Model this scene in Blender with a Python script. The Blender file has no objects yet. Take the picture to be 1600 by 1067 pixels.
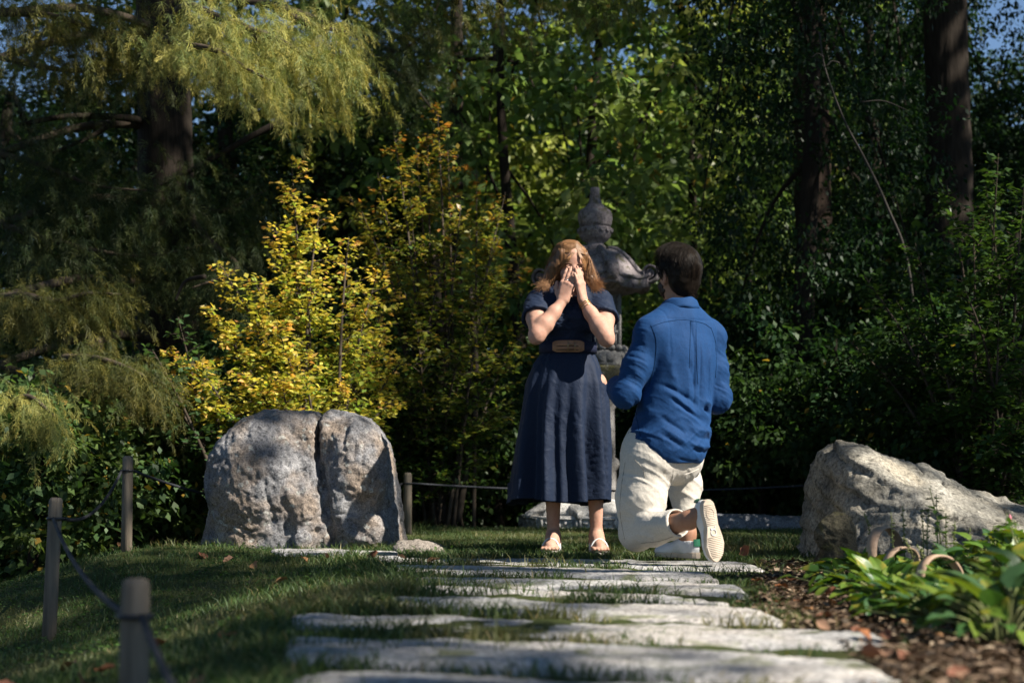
import bpy, math, random
import numpy as np
from mathutils import Vector, Matrix

# ------------------------------------------------------------------ camera, sky, sun, exposure
scene = bpy.context.scene
COL = scene.collection
CZ = 0.384
FPX = 2667.0
PITCH = math.atan(211.5 / FPX)
cam_data = bpy.data.cameras.new('camera')
cam = bpy.data.objects.new('camera', cam_data)
COL.objects.link(cam)
cam_data.sensor_width = 36.0
cam_data.lens = 36.0 * FPX / 1600.0
cam_data.clip_start = 0.05
cam_data.clip_end = 2000.0
cam.location = (0, 0, CZ)
cam.rotation_euler = (math.pi / 2 + PITCH, 0, 0)
cam_data.dof.use_dof = True
cam_data.dof.focus_distance = 8.5
cam_data.dof.aperture_fstop = 2.9
cam_data.dof.aperture_blades = 9
scene.camera = cam

SUN = np.array([0.66, -0.33, 0.67]); SUN /= np.linalg.norm(SUN)
SUN_EL = math.asin(SUN[2])
world = bpy.data.worlds.new('World')
scene.world = world
world.use_nodes = True
wn = world.node_tree
for n in list(wn.nodes):
    wn.nodes.remove(n)
wo = wn.nodes.new('ShaderNodeOutputWorld')
wb = wn.nodes.new('ShaderNodeBackground')
sk = wn.nodes.new('ShaderNodeTexSky')
sk.sky_type = 'NISHITA'
sk.sun_disc = False
sk.sun_elevation = SUN_EL
sk.sun_rotation = math.atan2(SUN[0], SUN[1])
sk.air_density = 0.9
sk.dust_density = 0.05
sk.ozone_density = 4.0
wb.inputs['Strength'].default_value = 0.05
wn.links.new(sk.outputs[0], wb.inputs['Color'])
wn.links.new(wb.outputs[0], wo.inputs['Surface'])

sd = bpy.data.lights.new('sun', 'SUN')
sd.energy = 5.0
sd.angle = math.radians(0.53)
sd.color = (1.0, 0.93, 0.82)
so = bpy.data.objects.new('sun', sd)
COL.objects.link(so)
so.rotation_euler = Vector(-SUN).to_track_quat('-Z', 'Y').to_euler()
so.location = (12, -8, 16)

vs = scene.view_settings
vs.view_transform = 'Standard'
vs.look = 'None'
vs.exposure = 1.32
vs.gamma = 1.0
vs.use_curve_mapping = False
scene.render.film_transparent = False
scene.cycles.max_bounces = 7
scene.cycles.diffuse_bounces = 4
scene.cycles.glossy_bounces = 2
scene.cycles.transmission_bounces = 4
scene.cycles.use_denoising = True

# ------------------------------------------------------------------ helpers
rng = np.random.default_rng(7)
ORG = {}

def P(px, py, D):
    """world point seen at photo pixel (px, py) at depth y = D"""
    a = (px - 800.0) / FPX; b = (533.5 - py) / FPX
    c, s = math.cos(PITCH), math.sin(PITCH)
    t = D / (c - b * s)
    return np.array([a * t, D, CZ + t * (s + b * c)])

def G(px, py, z=0.0):
    a = (px - 800.0) / FPX; b = (533.5 - py) / FPX
    c, s = math.cos(PITCH), math.sin(PITCH)
    t = (z - CZ) / (s + b * c)
    return np.array([a * t, t * (c - b * s), z])

def PX(p):
    p = np.asarray(p, float)
    c, s = math.cos(PITCH), math.sin(PITCH)
    y = p[..., 1]; z = p[..., 2] - CZ
    f = y * c + z * s; u = -y * s + z * c
    return np.stack([800 + FPX * p[..., 0] / f, 533.5 - FPX * u / f], -1)

def nrm(v):
    v = np.asarray(v, float)
    return v / np.maximum(np.linalg.norm(v, axis=-1, keepdims=True), 1e-9)

def _hash(ix, iy, iz, seed):
    h = (ix.astype(np.int64) * 374761393 + iy.astype(np.int64) * 668265263 + iz.astype(np.int64) * 2147483647 + seed * 974634777) & 0xFFFFFFFF
    h = ((h ^ (h >> 13)) * 1274126177) & 0xFFFFFFFF
    h = ((h ^ (h >> 16)) * 2246822519) & 0xFFFFFFFF
    return ((h ^ (h >> 15)) & 0xFFFF) / 65535.0

def noise(p, seed=0):
    """value noise, -1..1"""
    p = np.asarray(p, float)
    i = np.floor(p); f = p - i; i = i.astype(np.int64)
    w = f * f * f * (f * (f * 6 - 15) + 10)
    r = 0
    for dx in (0, 1):
        for dy in (0, 1):
            for dz in (0, 1):
                c = _hash(i[..., 0] + dx, i[..., 1] + dy, i[..., 2] + dz, seed)
                ww = (w[..., 0] if dx else 1 - w[..., 0]) * (w[..., 1] if dy else 1 - w[..., 1]) * (w[..., 2] if dz else 1 - w[..., 2])
                r = r + c * ww
    return r * 2 - 1

def fbm(p, oct=4, seed=0, gain=0.5, lac=2.03):
    p = np.asarray(p, float); a = 1.0; r = 0; n = 0
    for o in range(oct):
        r = r + a * noise(p, seed + o * 17); n += a
        p = p * lac + 11.3; a *= gain
    return r / n

def ridged(p, oct=3, seed=0):
    p = np.asarray(p, float); a = 1.0; r = 0; n = 0
    for o in range(oct):
        r = r + a * (1 - np.abs(noise(p, seed + o * 13)) * 2); n += a
        p = p * 2.1 + 5.7; a *= 0.5
    return r / n

def sstep(a, b, x):
    t = np.clip((np.asarray(x, float) - a) / (b - a), 0, 1)
    return t * t * (3 - 2 * t)

def empty(name, loc, label=None, cat=None, group=None, kind=None):
    o = bpy.data.objects.new(name, None)
    o.empty_display_size = 0.1
    o.location = tuple(map(float, loc))
    COL.objects.link(o)
    ORG[o.name] = np.array(loc, float)
    tag(o, label, cat, group, kind)
    return o

def tag(o, label=None, cat=None, group=None, kind=None):
    if label: o['label'] = label
    if cat: o['category'] = cat
    if group: o['group'] = group
    if kind: o['kind'] = kind
    return o

def mesh_data(name, V, F, mat=None, smooth=True, col=None):
    V = np.ascontiguousarray(V, dtype=np.float32).reshape(-1, 3)
    me = bpy.data.meshes.new(name)
    if isinstance(F, np.ndarray):
        n, k = F.shape
        me.vertices.add(len(V)); me.vertices.foreach_set('co', V.ravel())
        me.loops.add(n * k); me.loops.foreach_set('vertex_index', F.astype(np.int32).ravel())
        me.polygons.add(n)
        me.polygons.foreach_set('loop_start', np.arange(0, n * k, k, dtype=np.int32))
        me.update(calc_edges=True)
    else:
        me.from_pydata([tuple(map(float, v)) for v in V], [], [tuple(map(int, f)) for f in F])
        me.update()
    if smooth:
        me.polygons.foreach_set('use_smooth', np.ones(len(me.polygons), dtype=bool))
    if col is not None:
        c = np.asarray(col, np.float32)
        if c.shape[1] == 3:
            c = np.concatenate([c, np.ones((len(c), 1), np.float32)], 1)
        at = me.attributes.new('tint', 'FLOAT_COLOR', 'POINT')
        at.data.foreach_set('color', np.ascontiguousarray(c).ravel())
    if mat: me.materials.append(mat)
    return me

def obj(name, V, F, mat=None, parent=None, smooth=True, col=None, kind=None):
    V = np.asarray(V, float)
    if parent is not None:
        org = ORG[parent.name]; V = V - org
    else:
        V0 = V.reshape(-1, 3)
        org = np.array([(V0[:, 0].min() + V0[:, 0].max()) / 2, (V0[:, 1].min() + V0[:, 1].max()) / 2, V0[:, 2].min()])
        V = V - org
    me = mesh_data(name, V, F, mat, smooth, col)
    o = bpy.data.objects.new(name, me)
    COL.objects.link(o)
    if parent is not None:
        o.parent = parent
    else:
        o.location = tuple(org)
    ORG[o.name] = org
    if kind: o['kind'] = kind
    return o

def inst(name, me, parent, loc, R=None, scale=1.0):
    """object sharing mesh data; loc in world"""
    o = bpy.data.objects.new(name, me)
    COL.objects.link(o)
    o.parent = parent
    m = Matrix.Identity(4)
    if R is not None:
        for i in range(3):
            for j in range(3):
                m[i][j] = float(R[i][j]) * (scale if np.isscalar(scale) else scale[j])
    else:
        for i in range(3): m[i][i] = scale if np.isscalar(scale) else scale[i]
    l = np.asarray(loc, float) - (ORG[parent.name] if parent is not None else 0)
    m.translation = Vector(tuple(map(float, l)))
    o.matrix_basis = m
    return o

def merge(parts):
    """[(V,F quads)] -> one V,F ; all F arrays same width"""
    Vs, Fs, n = [], [], 0
    for V, F in parts:
        Vs.append(np.asarray(V, float)); Fs.append(np.asarray(F) + n); n += len(V)
    return np.concatenate(Vs), np.concatenate(Fs)

def grid_faces(n, m, wrap_m=False):
    """n rows x m cols -> quads"""
    i = np.arange(n - 1)[:, None]; mm = m if wrap_m else m - 1
    j = np.arange(mm)[None, :]
    j2 = (j + 1) % m
    return np.stack([i * m + j, i * m + j2, (i + 1) * m + j2, (i + 1) * m + j], -1).reshape(-1, 4)

def frames(C):
    """parallel-ish frames along a curve"""
    C = np.asarray(C, float)
    T = nrm(np.gradient(C, axis=0))
    N = np.zeros_like(T)
    ref = np.array([0, 0, 1.0]) if abs(T[0, 2]) < 0.9 else np.array([1.0, 0, 0])
    n = nrm(ref - T[0] * (ref @ T[0]))
    for i in range(len(T)):
        n = nrm(n - T[i] * (n @ T[i])); N[i] = n
    return T, N, np.cross(T, N)

def tube(C, r, m=8, cap=True):
    C = np.asarray(C, float); r = np.broadcast_to(np.asarray(r, float), (len(C),)).copy()
    if cap:
        C = np.concatenate([C[:1], C, C[-1:]]); r = np.concatenate([[r[0] * 0.02], r, [r[-1] * 0.02]])
        Tt, N, B = frames(C[1:-1]); N = np.concatenate([N[:1], N, N[-1:]]); B = np.concatenate([B[:1], B, B[-1:]])
    else:
        Tt, N, B = frames(C)
    a = np.arange(m) * 2 * math.pi / m
    V = C[:, None] + r[:, None, None] * (np.cos(a)[None, :, None] * N[:, None] + np.sin(a)[None, :, None] * B[:, None])
    return V.reshape(-1, 3), grid_faces(len(C), m, True)

def bez(pts, n):
    """Catmull-Rom through points"""
    p = np.asarray(pts, float)
    p = np.concatenate([2 * p[:1] - p[1:2], p, 2 * p[-1:] - p[-2:-1]])
    k = len(p) - 3
    u = np.linspace(0, k, n); i = np.clip(u.astype(int), 0, k - 1); t = (u - i)[:, None]
    a, b, c, d = p[i], p[i + 1], p[i + 2], p[i + 3]
    return 0.5 * (2 * b + (c - a) * t + (2 * a - 5 * b + 4 * c - d) * t ** 2 + (3 * b - a - 3 * c + d) * t ** 3)

def lathe(prof, m=32, c=(0, 0, 0), hexrot=None):
    """prof [(r,z)] ; hexrot: None round, else polygon with m sides rotated"""
    prof = np.asarray(prof, float)
    a = np.arange(m) * 2 * math.pi / m + (hexrot or 0)
    V = np.stack([prof[:, 0:1] * np.cos(a), prof[:, 0:1] * np.sin(a), np.repeat(prof[:, 1:2], m, 1)], -1).reshape(-1, 3) + np.asarray(c)
    return V, grid_faces(len(prof), m, True)

def boxm(c, half, R=None):
    s = np.array([[-1, -1, -1], [1, -1, -1], [1, 1, -1], [-1, 1, -1], [-1, -1, 1], [1, -1, 1], [1, 1, 1], [-1, 1, 1]], float) * np.asarray(half)
    if R is not None: s = s @ np.asarray(R).T
    F = np.array([[0, 3, 2, 1], [4, 5, 6, 7], [0, 1, 5, 4], [1, 2, 6, 5], [2, 3, 7, 6], [3, 0, 4, 7]])
    return s + np.asarray(c), F

def rotz(a):
    c, s = math.cos(a), math.sin(a)
    return np.array([[c, -s, 0], [s, c, 0], [0, 0, 1.0]])

def basis(d, up):
    """columns x,y,z with y=d, z~up"""
    y = nrm(d); z = nrm(np.asarray(up) - y * (np.asarray(up) @ y)); x = np.cross(y, z)
    return np.stack([x, y, z], 1)

def vnormals(V, F):
    n = np.zeros_like(V)
    a, b, c = V[F[:, 0]], V[F[:, 1]], V[F[:, 2]]
    d = V[F[:, 3]] if F.shape[1] == 4 else None
    fn = np.cross(c - a, (d - b)) if d is not None else np.cross(b - a, c - a)
    for k in range(F.shape[1]):
        for ax in range(3):
            n[:, ax] += np.bincount(F[:, k], weights=fn[:, ax], minlength=len(V))
    return nrm(n)

def smooth_mesh(V, F, it=2, lam=0.5):
    E = np.concatenate([F[:, [k, (k + 1) % F.shape[1]]] for k in range(F.shape[1])])
    E = np.concatenate([E, E[:, ::-1]])
    deg = np.bincount(E[:, 0], minlength=len(V)).astype(float)[:, None]
    for _ in range(it):
        A = np.stack([np.bincount(E[:, 0], weights=V[E[:, 1], k], minlength=len(V)) for k in range(3)], 1) / deg
        V = V + lam * (A - V)
    return V

def surf_line(V, F, pix, n=40, lift=0.0006):
    """points on the camera-facing side of a surface along a photo polyline"""
    nn = vnormals(V, F); q = PX(V); view = nrm(np.array([0, 0, CZ]) - V)
    ok = (nn * view).sum(1) > 0.05
    Vi, qi, ni = V[ok], q[ok], nn[ok]
    out = []
    for px, py in bez(np.array([(a, b, 0) for a, b in pix], float), n)[:, :2]:
        d = np.hypot(qi[:, 0] - px, qi[:, 1] - py); c = np.where(d < max(3.5, d.min() + 0.5))[0]
        near = Vi[c, 1].min(); c = c[Vi[c, 1] < near + 0.03]
        w = np.exp(-(d[c] / 1.5) ** 2) + 1e-6
        out.append(((Vi[c] + ni[c] * lift) * w[:, None]).sum(0) / w.sum())
    out = np.array(out)
    out[1:-1] = (out[:-2] + out[1:-1] * 2 + out[2:]) / 4
    return out

# ------------------------------------------------------------------ implicit surfaces
def surface_nets(F, lo, h):
    S = F < 0
    c8 = np.zeros(tuple(s - 1 for s in F.shape), np.int8)
    for dx in (0, 1):
        for dy in (0, 1):
            for dz in (0, 1):
                c8 += S[dx:S.shape[0] - 1 + dx, dy:S.shape[1] - 1 + dy, dz:S.shape[2] - 1 + dz]
    act = (c8 > 0) & (c8 < 8)
    I = np.argwhere(act)
    idx = np.full(act.shape, -1, np.int64); idx[act] = np.arange(len(I))
    acc = np.zeros((len(I), 3)); cnt = np.zeros(len(I))
    corners = [(0, 0, 0), (1, 0, 0), (0, 1, 0), (1, 1, 0), (0, 0, 1), (1, 0, 1), (0, 1, 1), (1, 1, 1)]
    val = {c: F[I[:, 0] + c[0], I[:, 1] + c[1], I[:, 2] + c[2]] for c in corners}
    for a in corners:
        for ax in range(3):
            if a[ax] == 0:
                b = list(a); b[ax] = 1; b = tuple(b)
                fa, fb = val[a], val[b]
                m = (fa < 0) != (fb < 0)
                t = np.where(m, fa / np.where(m, fa - fb, 1), 0)
                p = np.array(a, float)[None] + 0 * t[:, None]
                p[:, ax] = t
                acc += np.where(m[:, None], p, 0); cnt += m
    V = (I + acc / cnt[:, None]) * h + np.asarray(lo)
    Q = []
    for ax in range(3):
        u, v = (ax + 1) % 3, (ax + 2) % 3
        sl0 = [slice(None)] * 3; sl1 = [slice(None)] * 3
        sl0[ax] = slice(0, -1); sl1[ax] = slice(1, None)
        s0, s1 = S[tuple(sl0)], S[tuple(sl1)]
        E = np.argwhere(s0 != s1)
        E = E[(E[:, u] > 0) & (E[:, v] > 0) & (E[:, u] < F.shape[u] - 1) & (E[:, v] < F.shape[v] - 1)]
        ins = S[E[:, 0], E[:, 1], E[:, 2]]
        def cell(du, dv):
            C = E.copy(); C[:, u] -= du; C[:, v] -= dv
            return idx[C[:, 0], C[:, 1], C[:, 2]]
        q = np.stack([cell(1, 1), cell(0, 1), cell(0, 0), cell(1, 0)], 1)
        q[~ins] = q[~ins][:, ::-1]
        Q.append(q)
    Q = np.concatenate(Q)
    return V, Q[(Q >= 0).all(1)]

class Field:
    def __init__(s, lo, hi, h):
        s.lo = np.asarray(lo, float); s.h = h
        n = np.ceil((np.asarray(hi, float) - s.lo) / h).astype(int) + 1
        s.F = np.full(n, 0.5, np.float32)
        s.ax = [(s.lo[k] + h * np.arange(n[k])).astype(np.float32) for k in range(3)]
    def apply(s, fn, lo, hi, k=0.02, op='u'):
        m = k + 3 * s.h
        a = [int(max(0, np.floor((lo[i] - m - s.lo[i]) / s.h))) for i in range(3)]
        b = [int(min(s.F.shape[i], np.ceil((hi[i] + m - s.lo[i]) / s.h) + 1)) for i in range(3)]
        if any(b[i] <= a[i] for i in range(3)): return s
        sl = tuple(slice(a[i], b[i]) for i in range(3))
        X = s.ax[0][sl[0]][:, None, None]; Y = s.ax[1][sl[1]][None, :, None]; Z = s.ax[2][sl[2]][None, None, :]
        d = fn(X, Y, Z)
        A = s.F[sl]
        if op == 'u':
            hh = np.maximum(k - np.abs(A - d), 0) / max(k, 1e-6); s.F[sl] = np.minimum(A, d) - hh * hh * k * 0.25
        elif op == 's':
            d = -d; hh = np.maximum(k - np.abs(A - d), 0) / max(k, 1e-6); s.F[sl] = np.maximum(A, d) + hh * hh * k * 0.25
        elif op == 'i':
            hh = np.maximum(k - np.abs(A - d), 0) / max(k, 1e-6); s.F[sl] = np.maximum(A, d) + hh * hh * k * 0.25
        return s
    def cone(s, a, b, r1, r2, k=0.02, op='u'):
        a = np.asarray(a, float); b = np.asarray(b, float); ba = b - a; L = max(float(ba @ ba), 1e-9); r = max(r1, r2)
        def fn(X, Y, Z):
            x, y, z = X - a[0], Y - a[1], Z - a[2]
            t = np.clip((x * ba[0] + y * ba[1] + z * ba[2]) / L, 0, 1)
            return np.sqrt((x - t * ba[0]) ** 2 + (y - t * ba[1]) ** 2 + (z - t * ba[2]) ** 2) - (r1 + (r2 - r1) * t)
        return s.apply(fn, np.minimum(a, b) - r, np.maximum(a, b) + r, k, op)
    def chain(s, pts, rs, k=0.02, op='u'):
        for i in range(len(pts) - 1):
            s.cone(pts[i], pts[i + 1], rs[i], rs[i + 1], k, op)
        return s
    def ell(s, c, r, R=None, k=0.02, op='u'):
        c = np.asarray(c, float); r = np.asarray(r, float); M = np.eye(3) if R is None else np.asarray(R, float).T
        def fn(X, Y, Z):
            x, y, z = X - c[0], Y - c[1], Z - c[2]
            q = [M[i, 0] * x + M[i, 1] * y + M[i, 2] * z for i in range(3)]
            k0 = np.sqrt(sum((q[i] / r[i]) ** 2 for i in range(3)))
            k1 = np.sqrt(sum((q[i] / r[i] ** 2) ** 2 for i in range(3)))
            return k0 * (k0 - 1) / np.maximum(k1, 1e-6)
        e = np.abs(np.linalg.inv(M)) @ r if R is not None else r
        return s.apply(fn, c - e, c + e, k, op)
    def box(s, c, half, rd, R=None, k=0.01, op='u'):
        c = np.asarray(c, float); half = np.asarray(half, float); M = np.eye(3) if R is None else np.asarray(R, float).T
        def fn(X, Y, Z):
            x, y, z = X - c[0], Y - c[1], Z - c[2]
            q = [np.abs(M[i, 0] * x + M[i, 1] * y + M[i, 2] * z) - (half[i] - rd) for i in range(3)]
            out = np.sqrt(sum(np.maximum(v, 0) ** 2 for v in q))
            return out + np.minimum(np.maximum(np.maximum(q[0], q[1]), q[2]), 0) - rd
        e = np.abs(M.T) @ half
        return s.apply(fn, c - e, c + e, k, op)
    def cut(s, fn, k=0.004):
        X = s.ax[0][:, None, None]; Y = s.ax[1][None, :, None]; Z = s.ax[2][None, None, :]
        d = fn(X, Y, Z)
        hh = np.maximum(k - np.abs(s.F - d), 0) / k
        s.F = np.maximum(s.F, d) + hh * hh * k * 0.25
        return s
    def mesh(s, it=2):
        V, F = surface_nets(s.F, s.lo, s.h)
        return smooth_mesh(V, F, it), F

# ------------------------------------------------------------------ materials
def mat_base(name, rough=0.7, spec=0.3):
    m = bpy.data.materials.new(name); m.use_nodes = True
    nt = m.node_tree; b = nt.nodes['Principled BSDF']
    b.inputs['Roughness'].default_value = rough
    b.inputs['Specular IOR Level'].default_value = spec
    return m, nt, b

def N(nt, t, **kw):
    n = nt.nodes.new('ShaderNode' + t)
    for k, v in kw.items():
        if k in n.inputs: n.inputs[k].default_value = v
        else: setattr(n, k, v)
    return n

def mixc(nt, fac, a, b, mode='MIX'):
    n = nt.nodes.new('ShaderNodeMix'); n.data_type = 'RGBA'; n.blend_type = mode
    def put(sock, v):
        if hasattr(v, 'is_output'): nt.links.new(v, sock)
        elif isinstance(v, (int, float)): sock.default_value = v
        else: sock.default_value = (*v, 1) if len(v) == 3 else v
    put(n.inputs[0], fac); put(n.inputs[6], a); put(n.inputs[7], b)
    return n.outputs[2]

def ramp(nt, fac, stops):
    r = nt.nodes.new('ShaderNodeValToRGB')
    while len(r.color_ramp.elements) < len(stops): r.color_ramp.elements.new(0.5)
    for e, (p, c) in zip(r.color_ramp.elements, stops):
        e.position = p; e.color = (*c, 1) if not np.isscalar(c) else (c, c, c, 1)
    nt.links.new(fac, r.inputs[0])
    return r.outputs[0]

def tnoise(nt, scale, detail=4, rough=0.55, vec=None, dist=0.0, stretch=None):
    n = N(nt, 'TexNoise', Scale=scale, Detail=detail, Roughness=rough, Distortion=dist)
    co = N(nt, 'TexCoord').outputs['Object'] if vec is None else vec
    if stretch is not None:
        mp = N(nt, 'Mapping'); mp.inputs['Scale'].default_value = stretch
        nt.links.new(co, mp.inputs[0]); co = mp.outputs[0]
    nt.links.new(co, n.inputs['Vector'])
    return n.outputs['Fac']

def bump(nt, b, h, strength=0.4, dist=0.01, prev=None):
    n = N(nt, 'Bump'); n.inputs['Strength'].default_value = strength; n.inputs['Distance'].default_value = dist
    nt.links.new(h, n.inputs['Height'])
    if prev is not None: nt.links.new(prev, n.inputs['Normal'])
    if b is not None: nt.links.new(n.outputs[0], b.inputs['Normal'])
    return n.outputs[0]

def simple(name, c1, c2=None, scale=8, rough=0.7, spec=0.3, bs=0.0, bscale=40, metallic=0.0, stretch=None):
    m, nt, b = mat_base(name, rough, spec)
    c2 = c2 or tuple(x * 0.75 for x in c1)
    f = tnoise(nt, scale, 5, stretch=stretch)
    nt.links.new(ramp(nt, f, [(0.3, c2), (0.7, c1)]), b.inputs['Base Color'])
    b.inputs['Metallic'].default_value = metallic
    if bs: bump(nt, b, tnoise(nt, bscale, 4, stretch=stretch), bs, 0.006)
    return m

def leaf_mat(name, trans=0.35, rough=0.45, spec=0.35, gain=(1.25, 1.35, 0.7)):
    m, nt, b = mat_base(name, rough, spec)
    at = N(nt, 'Attribute', attribute_name='tint')
    nt.links.new(at.outputs['Color'], b.inputs['Base Color'])
    tr = N(nt, 'BsdfTranslucent')
    g = mixc(nt, 1.0, at.outputs['Color'], gain, 'MULTIPLY')
    nt.links.new(g, tr.inputs['Color'])
    mx = N(nt, 'MixShader'); mx.inputs[0].default_value = trans
    nt.links.new(b.outputs[0], mx.inputs[1]); nt.links.new(tr.outputs[0], mx.inputs[2])
    nt.links.new(mx.outputs[0], nt.nodes['Material Output'].inputs['Surface'])
    return m

def stone_mat(name, light, dark, lichen=(0.42, 0.43, 0.41), moss=None, lich_amt=0.5, scale=6.0, bstr=0.6, warm=None):
    m, nt, b = mat_base(name, 0.9, 0.2)
    co = N(nt, 'TexCoord').outputs['Object']
    f1 = tnoise(nt, scale, 8, 0.65, co)
    f2 = tnoise(nt, scale * 5.5, 6, 0.7, co)
    f3 = tnoise(nt, scale * 0.6, 3, 0.5, co)
    c = ramp(nt, f1, [(0.30, dark), (0.55, tuple((a + d) / 2 for a, d in zip(light, dark))), (0.72, light)])
    if warm is not None:
        c = mixc(nt, ramp(nt, f3, [(0.45, 0.0), (0.62, 1.0)]), c, mixc(nt, 0.65, c, warm))
    c = mixc(nt, ramp(nt, f2, [(0.34, 0.75), (0.46, 0.0)]), c, tuple(x * 0.3 for x in dark))
    vo = N(nt, 'TexVoronoi', Scale=scale * 2.2); vo.inputs['Randomness'].default_value = 1.0
    mixv = N(nt, 'VectorMath', operation='ADD'); nt.links.new(co, mixv.inputs[0])
    nn = N(nt, 'TexNoise', Scale=scale * 3, Detail=3); nt.links.new(co, nn.inputs['Vector'])
    sc = N(nt, 'VectorMath', operation='SCALE'); sc.inputs['Scale'].default_value = 0.06
    nt.links.new(nn.outputs['Color'], sc.inputs[0]); nt.links.new(sc.outputs[0], mixv.inputs[1])
    nt.links.new(mixv.outputs[0], vo.inputs['Vector'])
    lm = ramp(nt, vo.outputs['Distance'], [(0.20, lich_amt), (0.27, 0.0)])
    lm2 = mixc(nt, 1.0, lm, ramp(nt, f3, [(0.42, 0.0), (0.55, 1.0)]), 'MULTIPLY')
    c = mixc(nt, lm2, c, lichen)
    if moss is not None:
        f4 = tnoise(nt, scale * 1.3, 5, 0.6, co, 0.6)
        c = mixc(nt, ramp(nt, f4, [(0.54, 0.0), (0.66, 0.8)]), c, moss)
    f5 = tnoise(nt, scale * 15, 3, 0.75, co)
    c = mixc(nt, 1.0, c, ramp(nt, f5, [(0.30, 0.40), (0.5, 1.05), (0.72, 1.65)]), 'MULTIPLY')
    nt.links.new(c, b.inputs['Base Color'])
    p1 = bump(nt, None, f1, bstr, 0.04)
    p2 = bump(nt, None, f2, bstr, 0.012, p1)
    bump(nt, b, f5, bstr * 0.8, 0.004, p2)
    return m
# ------------------------------------------------------------------ terrain
CTRL = []
def ct(x, y, z): CTRL.append((x, y, z))
for yy in (2.2, 3.2, 4.2, 5.2, 6.2, 7.2, 8.2):
    for xx in (-0.35, 0.3, 1.0): ct(xx, yy, -0.016)
    ct(1.8, yy, -0.02)
for xx in (-1.4, -0.4, 0.6, 1.6, 2.6):
    for yy in (9.3, 10.4, 11.6, 12.8): ct(xx, yy, 0.0)
ct(-2.04, 9.06, 0.0); ct(-1.85, 6.9, -0.27); ct(-2.5, 8.3, -0.2); ct(-2.3, 8.6, -0.12); ct(-2.2, 9.0, -0.05)
ct(-1.0, 5.0, -0.10); ct(-0.8, 3.4, -0.09); ct(-2.0, 5.0, -0.36); ct(-1.4, 3.0, -0.22); ct(-1.0, 7.0, -0.06)
ct(-1.3, 8.4, -0.02); ct(-3.2, 7.0, -0.62); ct(-3.4, 9.5, -0.42); ct(-2.9, 11.0, -0.22); ct(-3.6, 12.5, -0.55)
ct(-5, 8, -1.0); ct(-6, 12, -1.1); ct(-4, 4, -0.9); ct(-6, 2, -1.2)
ct(2.6, 4.0, 0.0); ct(2.4, 6.0, 0.02); ct(3.2, 8.0, 0.05); ct(4.5, 10, 0.05); ct(5, 5, 0.0)
ct(0, 14.6, -0.15); ct(2.5, 14.6, -0.1); ct(-2.5, 14.6, -0.5); ct(0, 18, -0.55); ct(4, 18, -0.3); ct(-5, 18, -1.1); ct(7, 14, 0.0)
ct(0.66, 7.8, -0.006); ct(0.35, 7.9, -0.012)
CTRL = np.array(CTRL)
def _tps():
    p = CTRL[:, :2]; n = len(p)
    r = np.linalg.norm(p[:, None] - p[None], axis=-1)
    K = np.where(r > 0, r * r * np.log(np.maximum(r, 1e-9)), 0) + np.eye(n) * 0.02
    A = np.zeros((n + 3, n + 3)); A[:n, :n] = K; A[:n, n] = 1; A[:n, n + 1:] = p; A[n, :n] = 1; A[n + 1:, :n] = p.T
    return np.linalg.solve(A, np.concatenate([CTRL[:, 2], np.zeros(3)]))
TPS = _tps()
def ground(x, y, rough=True):
    x = np.asarray(x, float); y = np.asarray(y, float)
    xc = np.clip(x, -6, 6); yc = np.clip(y, 2, 18)
    r = np.sqrt((xc[..., None] - CTRL[:, 0]) ** 2 + (yc[..., None] - CTRL[:, 1]) ** 2)
    z = (np.where(r > 0, r * r * np.log(np.maximum(r, 1e-9)), 0) * TPS[:-3]).sum(-1) + TPS[-3] + TPS[-2] * xc + TPS[-1] * yc
    far = np.maximum(np.hypot(x - xc, y - yc) - 0, 0)
    z = z - 0.5 * (1 - np.exp(-far / 8.0))
    if rough:
        q = np.stack([x, y, 0 * x], -1)
        z = z + 0.012 * fbm(q * 2.3, 3, 5) + 0.006 * noise(q * 9.0, 8)
    return z

# ------------------------------------------------------------------ the stone path (slabs from the photo's edges, on the ground plane)
SLABS = [
    # back edge pixels, front edge pixels (left -> right)
    ([(420, 859), (520, 858), (625, 861)], [(432, 866), (530, 868), (628, 871)]),
    ([(566, 864), (700, 865.5), (900, 868), (1100, 871), (1170, 874)], [(590, 877), (700, 880), (900, 883), (1100, 889), (1205, 890)]),
    ([(606, 881), (750, 881), (900, 884), (1040, 888), (1095, 894)], [(620, 893), (750, 896), (900, 899), (1040, 904), (1132, 906)]),
    ([(640, 899), (760, 900), (900, 903), (1060, 905), (1150, 911)], [(655, 908), (760, 912), (900, 917), (1060, 923), (1178, 930)]),
    ([(632, 912), (760, 915), (900, 921), (1040, 929), (1110, 935)], [(640, 922), (760, 926), (900, 931), (1040, 940), (1150, 946)]),
    ([(604, 927), (760, 930), (900, 936), (1060, 944), (1190, 950)], [(612, 945), (760, 954), (900, 962), (1060, 970), (1240, 971)]),
    ([(448, 951), (620, 955), (800, 960), (1000, 965), (1200, 973), (1370, 982)], [(455, 973), (620, 981), (800, 990), (1000, 998), (1200, 1008), (1418, 1004)]),
    ([(440, 988), (620, 993), (800, 999), (1000, 1004), (1200, 1013), (1360, 1028)], [(446, 1024), (620, 1035), (800, 1043), (1000, 1050), (1200, 1057), (1425, 1062)]),
    ([(458, 1042), (620, 1040), (800, 1050), (1000, 1057), (1200, 1066), (1380, 1074)], [(440, 1105), (620, 1112), (800, 1120), (1000, 1124), (1200, 1128), (1440, 1130)]),
    ([(430, 1124), (800, 1136), (1440, 1148)], [(400, 1230), (800, 1250), (1470, 1260)]),
]
M_SLAB = stone_mat('slab_stone', (0.44, 0.43, 0.415), (0.18, 0.178, 0.18), lich_amt=0.12, scale=5.0, bstr=0.7, moss=(0.10, 0.11, 0.045), warm=(0.37, 0.335, 0.30))
SLAB_POLY = []
path_root = None
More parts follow.
